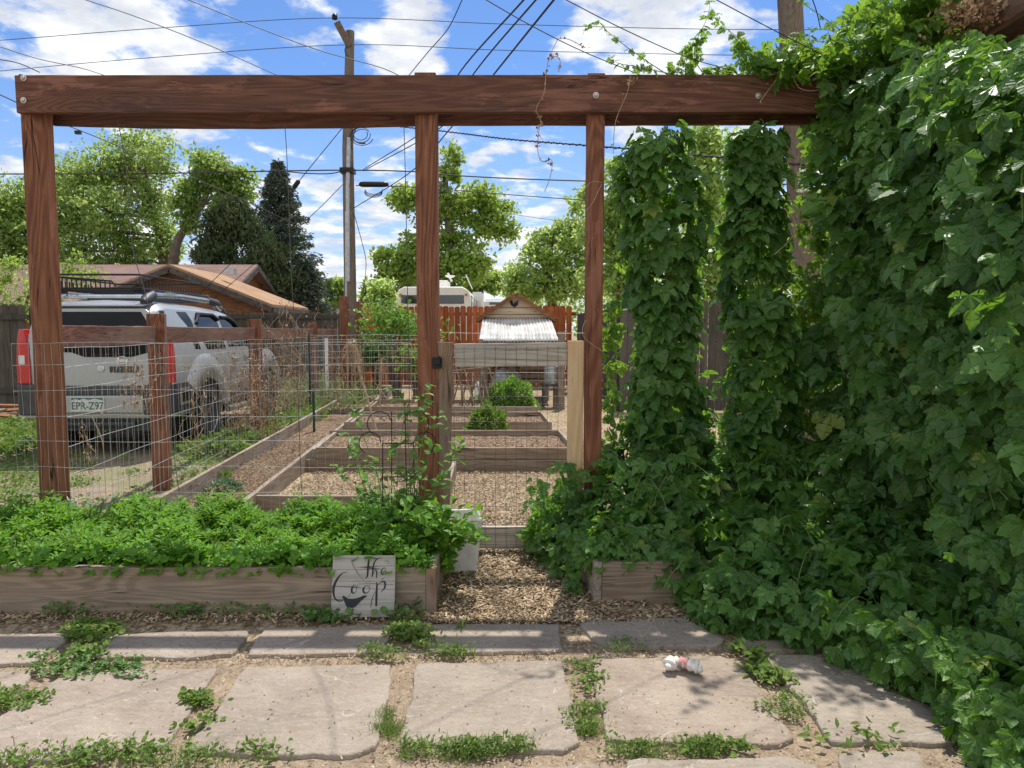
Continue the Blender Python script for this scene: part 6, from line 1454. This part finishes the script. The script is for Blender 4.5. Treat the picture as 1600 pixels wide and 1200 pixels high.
sp_ = lambda x0, x1, y0, y1, k: [(random.uniform(x0, x1), random.uniform(y0, y1)) for _ in range(k)]
patch('mallow_weeds', 'round-leaved mallow weeds at the foot of the lettered sign', sp_(490, 635, 955, 975, 14), 330, (.018, .042), M_mallow, 301, [ROUND], .035, .06)
patch('mallow_weeds', 'round-leaved weeds right of the lettered sign', [(628, 940), (640, 950), (620, 925), (655, 955)], 46, (.025, .05), M_mallow, 302, [ROUND], .03, .09)
patch('clover_patch', 'bushy green weed clump on the thin row right of the sign', sp_(612, 665, 975, 1008, 8), 420, (.015, .034), M_weed, 303, [LANCE2, ROUND], .03, .06)
patch('clover_patch', 'green weeds between the first two thin flagstones', sp_(118, 165, 978, 1035, 12), 520, (.018, .036), M_weed, 304, [LANCE2, ROUND], .03, .04)
patch('clover_patch', 'weeds trailing along the top of the broad left flagstone', sp_(40, 215, 1025, 1062, 16), 520, (.015, .032), M_mallow, 305, [ROUND, LANCE2], .03, .03)
patch('clover_patch', 'yellow green weeds in the joint at the left edge', sp_(-20, 60, 1075, 1110, 10), 300, (.016, .032), M_weed, 306, [LANCE2], .03, .035)
patch('clover_patch', 'small weeds in the joint between the two broad left flagstones', sp_(295, 335, 1090, 1145, 8), 260, (.014, .03), M_weed, 307, [ROUND, LANCE2], .018, .03)
patch('clover_patch', 'weeds in the dirt strip above the middle flagstones', sp_(540, 720, 1018, 1032, 10), 380, (.014, .032), M_weed, 308, [LANCE], .022, .05)
patch('clover_patch', 'weeds in the joint right of the square middle flagstone', sp_(900, 935, 1040, 1150, 10), 460, (.012, .028), M_weed, 309, [LANCE, LANCE2], .02, .035)
patch('clover_patch', 'broad weeds between the dog toy stone and the right stone', [(1160, 1020), (1180, 1030), (1185, 1050), (1200, 1062), (1225, 1068)], 200, (.025, .055), M_weed, 310, [LANCE, LANCE2], .022, .04)
patch('clover_patch', 'wiry weeds in the joint below the broad weeds at right', sp_(1190, 1260, 1090, 1125, 8), 380, (.010, .024), M_weed, 311, [LANCE], .022, .05)
patch('clover_patch', 'weeds at lower right beside the hop leaves', sp_(1270, 1400, 1150, 1185, 5), 50, (.02, .045), M_weed, 312, [LANCE, LANCE2], .03, .04)
patch('clover_patch', 'weeds by the thin shaded flagstone at right', sp_(930, 1000, 1005, 1030, 6), 150, (.012, .025), M_weed, 313, [LANCE], .025, .04)
patch('clover_patch', 'dark green weeds along the foot of the long planter', sp_(20, 420, 945, 965, 26), 900, (.014, .034), M_mallow, 314, [LANCE2, ROUND, LANCE], .04, .06)
patch('clover_patch', 'weeds at the foot of the right half of the long planter', sp_(420, 500, 950, 966, 6), 150, (.012, .03), M_mallow, 315, [LANCE2, LANCE], .04, .05)
patch('clover_patch', 'mixed low weeds along the bottom edge in front of the left flagstones', sp_(-40, 420, 1172, 1200, 26), 750, (.012, .032), M_weed, 330, [LANCE, LANCE2], .03, .045)
patch('clover_patch', 'feathery weeds in front of the square middle flagstone', sp_(625, 825, 1166, 1182, 22), 850, (.010, .026), M_weed, 331, [LANCE], .02, .045)
patch('clover_patch', 'feathery weeds in front of the dog toy flagstone', sp_(955, 1130, 1164, 1182, 12), 420, (.010, .028), M_weed, 332, [LANCE], .02, .04)
tufts('grass_strip', 'short grass along the bottom edge in front of the left flagstones', sp_(-40, 420, 1176, 1200, 34), 500, .055, M_weed, 320, .035)
tufts('grass_strip', 'bright short grass in front of the square middle flagstone', sp_(620, 820, 1164, 1190, 22), 700, .05, M_weed, 321, .022)
tufts('grass_strip', 'short grass in front of the dog toy flagstone', sp_(955, 1130, 1162, 1185, 14), 500, .045, M_weed, 322, .022)
tufts('grass_tuft', 'grass tuft between the sign stone and the middle stone, lower', sp_(590, 625, 1110, 1155, 8), 700, .04, M_weed, 323, .015)
tufts('grass_tuft', 'grass tuft between the middle stone and dog toy stone, lower', sp_(895, 940, 1105, 1150, 8), 700, .04, M_weed, 324, .018)
tufts('grass_tuft', 'thin grass blades on the strip beside the middle thin flagstone', [(718, 985), (718, 1020), (740, 1025)], 40, .10, M_weed, 325, .01)
patch('seedlings', 'tiny dandelion leaves at bottom right of the middle stone', sp_(1085, 1180, 1168, 1184, 5), 80, (.02, .05), M_weed, 326, [LANCE], .02, .02)
# ground cover left of the fence
rs = np.random.default_rng(401)
def area_leaves(label, x0, x1, y0, y1, n, leaf, mat, seed, thr=-.1, h=.05):
    rs = np.random.default_rng(seed); x = rs.uniform(x0, x1, n * 2); y = rs.uniform(y0, y1, n * 2); k = np.array([fib_noise(a * .9 + 2, b * .8) > thr + rs.normal(0, .15) for a, b in zip(x, y)]); x, y = x[k][:n], y[k][:n]; n = len(x)
    T = rs.normal(0, 1, (n, 3)); T[:, 2] = np.abs(T[:, 2]) * .8; o = leaves('ground_cover', [LANCE2, ROUND], np.stack([x - x0, y - y0, rs.random(n) * h], 1), T, rs.normal(0, .4, (n, 3)) + np.array([0, 0, 1]), rs.uniform(*leaf, n), mat); o.location = (x0, y0, 0); return tag(o, label, 'ground cover', kind='stuff')
area_leaves('low green weeds on the dirt left of the garden fence', -7.5, -2.95, 4.9, 8.6, 9000, (.018, .04), M_weed, 402, -.12, .025)
area_leaves('bright low weeds at the left edge behind the left post', -9.5, -5.9, 7.6, 11.5, 6000, (.05, .09), M_weed, 403, -.9, .12)
area_leaves('weeds between the car and the garden fence', -4.2, -3.2, 8.4, 18, 5000, (.04, .09), M_weed, 404, -.5, .12)
tufts('tall_grass', 'tall yellow green grass behind the car by the fence', sp_(455, 520, 590, 640, 30), 1500, .5, leafmat('tall_grass_blade', (.14, .19, .06), (.30, .33, .13), (.3, .36, .1), .6, .3), 405, .35)

# ------------------------------------------------------------------ trees
def tree(name, label, trunk, blobs, n, leaf, mat, seed, limb=.10, barkm=None, sub=9, clr=.42, cat='tree', upt=.2, tpl=None, twig=True, gap=1.0):
    """trunk: [(px,py,Y) from base], base radius; blobs: (px,py,radius px,Y)"""
    rs = np.random.default_rng(seed); tp_, tr = trunk; P0 = [W(*p) for p in tp_]; P0[0].z = 0; base = P0[0]
    t = thing(name, label, cat, base); mb = MB(); c = curve_pts(P0, 6); m_ = len(c)
    mb.tube([q - base for q in c], [tr * (1 - .7 * i / m_) for i in range(m_)], 9)
    tot = sum(b[2] ** 2 for b in blobs); LP = []; LR = []
    for (px, py, rp, Y) in blobs:
        C_ = W(px, py, Y); r_ = rp * 1.12 / FPX * Y; near = min(c[int(m_ * .25):], key=lambda q: (q - C_).length + max(0, q.z - C_.z) * 2)
        mid = near.lerp(C_, .5) + Vector((0, 0, r_ * .15)); L1 = curve_pts([near - base, mid - base, C_ - base], 5); rl = limb * min(1.4, r_ / 1.5) * .8
        mb.tube(L1, [rl * (1 - .6 * i / len(L1)) for i in range(len(L1))], 6, False)
        ns = max(6, int(sub * 1.7 * (r_ / 1.2) ** 1.1)); nl = int(.8 * n * rp ** 2 / tot / ns)
        for k in range(ns):
            v = nrmz(rs.normal(0, 1, (1, 3)))[0]; s_ = C_ + Vector(v) * r_ * rs.uniform(.45, 1.0) * gap; cr = r_ * clr * 1.2 * rs.uniform(.45, 1.4)
            if twig:
                q = L1[-1].lerp(L1[len(L1) // 2], rs.random() * .5); e = s_ - base; mb.tube([q, q.lerp(e, .55) + Vector(rs.normal(0, .06 * r_, 3)), e], [rl * .32, rl * .2, rl * .07], 4, False)
                for _ in range(3):
                    e2 = e + Vector(rs.normal(0, cr * .6, 3)); mb.tube([q.lerp(e, .6), e2], [rl * .12, rl * .04], 3, False)
            g = rs.normal(0, 1, (nl, 3)); g = g / (np.linalg.norm(g, axis=1, keepdims=True)) * (rs.random((nl, 1)) ** .55) * 1.5 * cr * np.array([1, 1, .8]); LP.append(np.array(e if twig else s_ - base) + g); LR.append(np.clip(rs.normal(rs.random(), .22, nl), 0, 1))
    mb.build('trunk', barkm or M_bark, t, smooth=True)
    P = np.concatenate(LP); n_ = len(P); leaves('crown', tpl or [RHOMB], P, rs.normal(0, 1, (n_, 3)) + np.array([0, 0, upt]), rs.normal(0, .7, (n_, 3)) + np.array([0, -.3, .6]), rs.uniform(*leaf, n_), mat, t, rnd=np.concatenate(LR)); return t
YT = 40
tree('broadleaf_tree', 'big spreading leafy tree rising behind the long house at left', ([(262, 440, YT), (258, 400, YT), (240, 330, YT), (225, 270, YT)], .45),
     [(225, 232, 30, YT), (190, 245, 34, YT + 1), (250, 255, 28, YT - 1), (150, 262, 36, YT), (205, 290, 36, YT + 2), (130, 310, 34, YT), (165, 330, 36, YT - 2), (235, 315, 30, YT), (105, 280, 28, YT + 1), (95, 340, 34, YT), (135, 370, 34, YT), (190, 375, 34, YT), (245, 365, 30, YT - 1), (225, 405, 26, YT), (110, 395, 30, YT), (265, 395, 16, YT), (165, 405, 26, YT)],
     26000, (.13, .27), M_tree1, 501, .16, clr=.46)
tree('broadleaf_tree', 'forked right hand leafy tree leaning right beside the conifers', ([(258, 440, YT - 2), (272, 400, YT - 2), (295, 350, YT - 2), (318, 320, YT - 2)], .32),
     [(320, 258, 22, YT - 2), (345, 270, 20, YT - 2), (372, 285, 20, YT - 2), (345, 300, 18, YT - 2), (305, 290, 18, YT - 2), (290, 320, 18, YT - 2), (378, 305, 15, YT - 2), (360, 320, 16, YT - 2), (300, 345, 15, YT - 2)],
     8200, (.14, .30), M_tree1, 502, .14, clr=.5)
tree('broadleaf_tree', 'leafy tree at the far left edge behind the house', ([(30, 440, YT + 3), (25, 380, YT + 3), (20, 330, YT + 3)], .4),
     [(5, 305, 26, YT + 3), (30, 330, 30, YT + 3), (55, 305, 24, YT + 3), (5, 350, 34, YT + 3), (50, 365, 34, YT + 3), (15, 395, 30, YT + 3), (60, 400, 28, YT + 3), (85, 300, 22, YT + 3), (-40, 330, 40, YT + 3), (-50, 390, 40, YT + 3)], 13000, (.16, .34), M_tree1, 503, .15)
tree('broadleaf_tree', 'yellow green elm with a tall top shoot, rising behind the camper', ([(700, 450, 32), (703, 400, 32), (700, 340, 32), (694, 260, 32)], .30),
     [(705, 248, 14, 32), (700, 270, 16, 32), (690, 300, 18, 32), (640, 300, 22, 32), (628, 318, 15, 32), (720, 320, 24, 32), (750, 310, 20, 32), (775, 330, 18, 32), (765, 345, 20, 32), (795, 365, 14, 32), (740, 350, 20, 32), (600, 400, 14, 32), (620, 410, 22, 32), (645, 420, 24, 32), (610, 425, 18, 32), (670, 430, 24, 32), (730, 400, 26, 32), (700, 420, 26, 32), (745, 420, 20, 32), (640, 390, 18, 32), (668, 330, 20, 32), (700, 380, 22, 32)],
     17000, (.13, .28), M_tree2, 504, .11, clr=.5)
tree('broadleaf_tree', 'low bright yellow green tree right of the camper', ([(752, 480, 38), (752, 460, 38), (752, 445, 38)], .2), [(750, 440, 18, 38), (735, 450, 16, 38), (770, 452, 14, 38), (775, 435, 10, 38)], 3000, (.16, .3), M_tree2, 505, .08)
tree('broadleaf_tree', 'airy light green tree behind the right end of the orange fence', ([(868, 500, 26), (862, 460, 26), (855, 420, 26), (862, 380, 26)], .22),
     [(850, 375, 15, 26), (870, 355, 14, 26), (830, 400, 17, 26), (860, 410, 22, 26), (830, 430, 22, 26), (808, 425, 15, 26), (885, 390, 22, 26), (905, 360, 20, 26), (820, 455, 20, 26), (855, 455, 24, 26), (890, 440, 26, 26), (925, 400, 24, 26), (920, 450, 26, 26), (800, 450, 12, 26), (900, 325, 12, 26)],
     12000, (.10, .22), M_tree3, 506, .09, clr=.55)
tree('broadleaf_tree', 'light green willow-like tree seen between the right post and first hop column', ([(975, 520, 19), (972, 440, 19), (965, 360, 19), (958, 300, 19)], .2),
     [(955, 265, 15, 19), (962, 300, 20, 19), (945, 330, 20, 19), (975, 340, 26, 19), (955, 380, 26, 19), (985, 400, 30, 19), (950, 425, 28, 19), (985, 450, 30, 19), (1005, 300, 24, 19), (1010, 360, 30, 19), (920, 300, 12, 19), (915, 360, 14, 19)],
     12000, (.09, .17), M_tree3, 507, .09, clr=.55)
tree('broadleaf_tree', 'bright backlit tree filling the gaps between the hop columns', ([(1130, 560, 17), (1125, 460, 17), (1120, 360, 17), (1110, 260, 17)], .2),
     [(1095, 215, 26, 17), (1120, 240, 32, 17), (1105, 290, 36, 17), (1140, 330, 36, 17), (1105, 370, 36, 17), (1140, 410, 36, 17), (1105, 440, 34, 17), (1280, 230, 26, 17), (1290, 300, 30, 17), (1275, 370, 34, 17), (1290, 430, 34, 17), (1180, 300, 40, 18), (1200, 400, 44, 18), (1290, 180, 20, 17)],
     16000, (.10, .18), M_tree3, 508, .1, clr=.6)
tree('small_tree', 'small round green tree between the spruce and the utility pole', ([(522, 490, 45), (522, 470, 45), (522, 450, 45)], .15), [(522, 443, 10, 45), (514, 452, 9, 45), (530, 455, 9, 45), (520, 465, 12, 45)], 1700, (.2, .34), M_tree1, 509, .07)
tree('broadleaf_tree', 'dark low tree mass far behind the camper at left', ([(650, 480, 48), (645, 460, 48), (640, 450, 48)], .2), [(645, 440, 20, 48), (610, 452, 16, 48), (680, 445, 18, 48), (590, 462, 12, 48), (570, 470, 10, 48)], 3600, (.22, .4), M_tree1, 510, .08)
# yellow-green shrub by the house (left of post)
tree('garden_shrub', 'thin yellow green shrub by the far left grey fence, before the house roof', ([(20, 640, 14.4), (28, 560, 14.4), (40, 480, 14.4), (60, 420, 14.4)], .05),
     [(30, 425, 20, 14.4), (60, 440, 24, 14.4), (110, 425, 14, 14.4), (135, 440, 16, 14.4), (120, 400, 10, 14.4), (20, 475, 18, 14.4), (50, 490, 14, 14.4), (150, 430, 10, 14.4), (90, 470, 14, 14.4), (5, 440, 18, 14.4)], 2300, (.05, .10), M_tree2, 511, .03, clr=.6, cat='shrub')
def conifer(name, label, px, Y, ytop, ybot, wpx, n, mat, seed, leaf=(.16, .34), droop=-.25, power=.8):
    rs = np.random.default_rng(seed); top = W(px, ytop, Y); bot = W(px, ybot, Y); base = Vector((bot.x, Y, 0)); t = thing(name, label, 'conifer', base); H = top.z; mb = MB(); mb.tube([Vector((0, 0, 0)), Vector((0, 0, H * .5)), Vector((0, 0, H * .98))], [H * .022, H * .014, .02], 8)
    Rm = wpx / 2 / FPX * Y; LP, LT, LR = [], [], []; nb_ = 380
    for k in range(nb_):
        f_ = rs.random() ** .8; z = H * (.10 + .88 * f_); L = Rm * ((1 - f_) ** power) * rs.uniform(.65, 1.12) + .12; a = rs.random() * 6.283; d = Vector((math.cos(a), math.sin(a), 0)); tip = Vector((0, 0, z)) + d * L + Vector((0, 0, droop * L * .8 + (.12 * L))); m1 = Vector((0, 0, z)) + d * L * .55 + Vector((0, 0, droop * L * .5))
        c = curve_pts([Vector((0, 0, z)), m1, tip], 4); mb.tube(c, [.03, .02, .02, .015, .012, .01, .01, .008, .006][:len(c)] + [.006] * max(0, len(c) - 9), 4, False); m_ = max(8, int(n / nb_ * (L / Rm + .25) * 1.5)); r0_ = rs.random()
        for _ in range(m_):
            u = rs.random() ** .7; q = c[min(len(c) - 1, int(u * len(c)))]; sd = Vector((-d.y, d.x, 0)); LP.append(tuple(q + sd * rs.normal(0, .13 * L + .05) + Vector((0, 0, rs.normal(-.05, .07))))); LT.append(tuple(d * .7 + sd * rs.normal(0, .7) + Vector((0, 0, rs.normal(-.1, .35))))); LR.append(min(1, max(0, rs.normal(r0_, .25))))
    mb.build('trunk', M_darkbark, t); n_ = len(LP); tp_ = (RHOMB[0] * np.array([.55, 1, 1]), RHOMB[1]); leaves('crown', tp_, LP, LT, rs.normal(0, .5, (n_, 3)) + np.array([0, 0, 1]), rs.uniform(*leaf, n_), mat, t, rnd=np.array(LR)); return t
conifer('spruce_tree', 'tall pointed blue grey spruce right of the leafy trees', 440, 36, 248, 485, 178, 36000, M_conif, 601, (.12, .26), -.1, .82)
conifer('spruce_tree', 'short dark conifer under the spruce beside the utility pole', 478, 34, 400, 485, 80, 6000, M_conif, 602, (.14, .28), -.2, .6)
tree('juniper_tree', 'broad dark juniper left of the tall spruce behind the shed', ([(365, 480, 33), (365, 430, 33), (362, 380, 33)], .25), [(352, 325, 14, 33), (335, 350, 18, 33), (365, 350, 24, 33), (330, 385, 22, 33), (360, 385, 30, 33), (395, 370, 24, 33), (325, 415, 20, 33), (365, 420, 32, 33), (400, 415, 28, 33), (420, 440, 28, 33), (340, 335, 12, 33), (378, 335, 14, 33), (430, 400, 20, 33)], 17000, (.18, .38), M_conif2, 603, .12, M_darkbark, clr=.42, upt=1.4, cat='conifer', tpl=[(RHOMB[0] * np.array([.4, 1, 1]), RHOMB[1])])
# far tree line beyond the frame centre
def hedge(label, x0, x1, Y, h, n, mat, seed, leaf=(.35, .7)):
    rs = np.random.default_rng(seed); x = rs.uniform(x0, x1, n); hh_ = h * (1 + .35 * np.sin(x * .21) + .2 * np.sin(x * .57 + 1)); z = hh_ * rs.random(n) ** .6; y = Y + rs.normal(0, 2, n)
    o = leaves('treeline', [RHOMB], np.stack([x - x0, y - Y, z], 1), rs.normal(0, 1, (n, 3)), rs.normal(0, .6, (n, 3)) + np.array([0, -.5, .6]), rs.uniform(*leaf, n), mat); o.location = (x0, Y, 0); return tag(o, label, 'trees', kind='stuff')
hedge('distant tree line closing the view behind the houses and orange fence', -60, 60, 80, 4.2, 14000, M_tree1, 701)
hedge('leafy tree mass beyond the grey fence behind the hop wall', 3, 16, 20, 4.2, 6000, M_tree3, 702, (.14, .28))
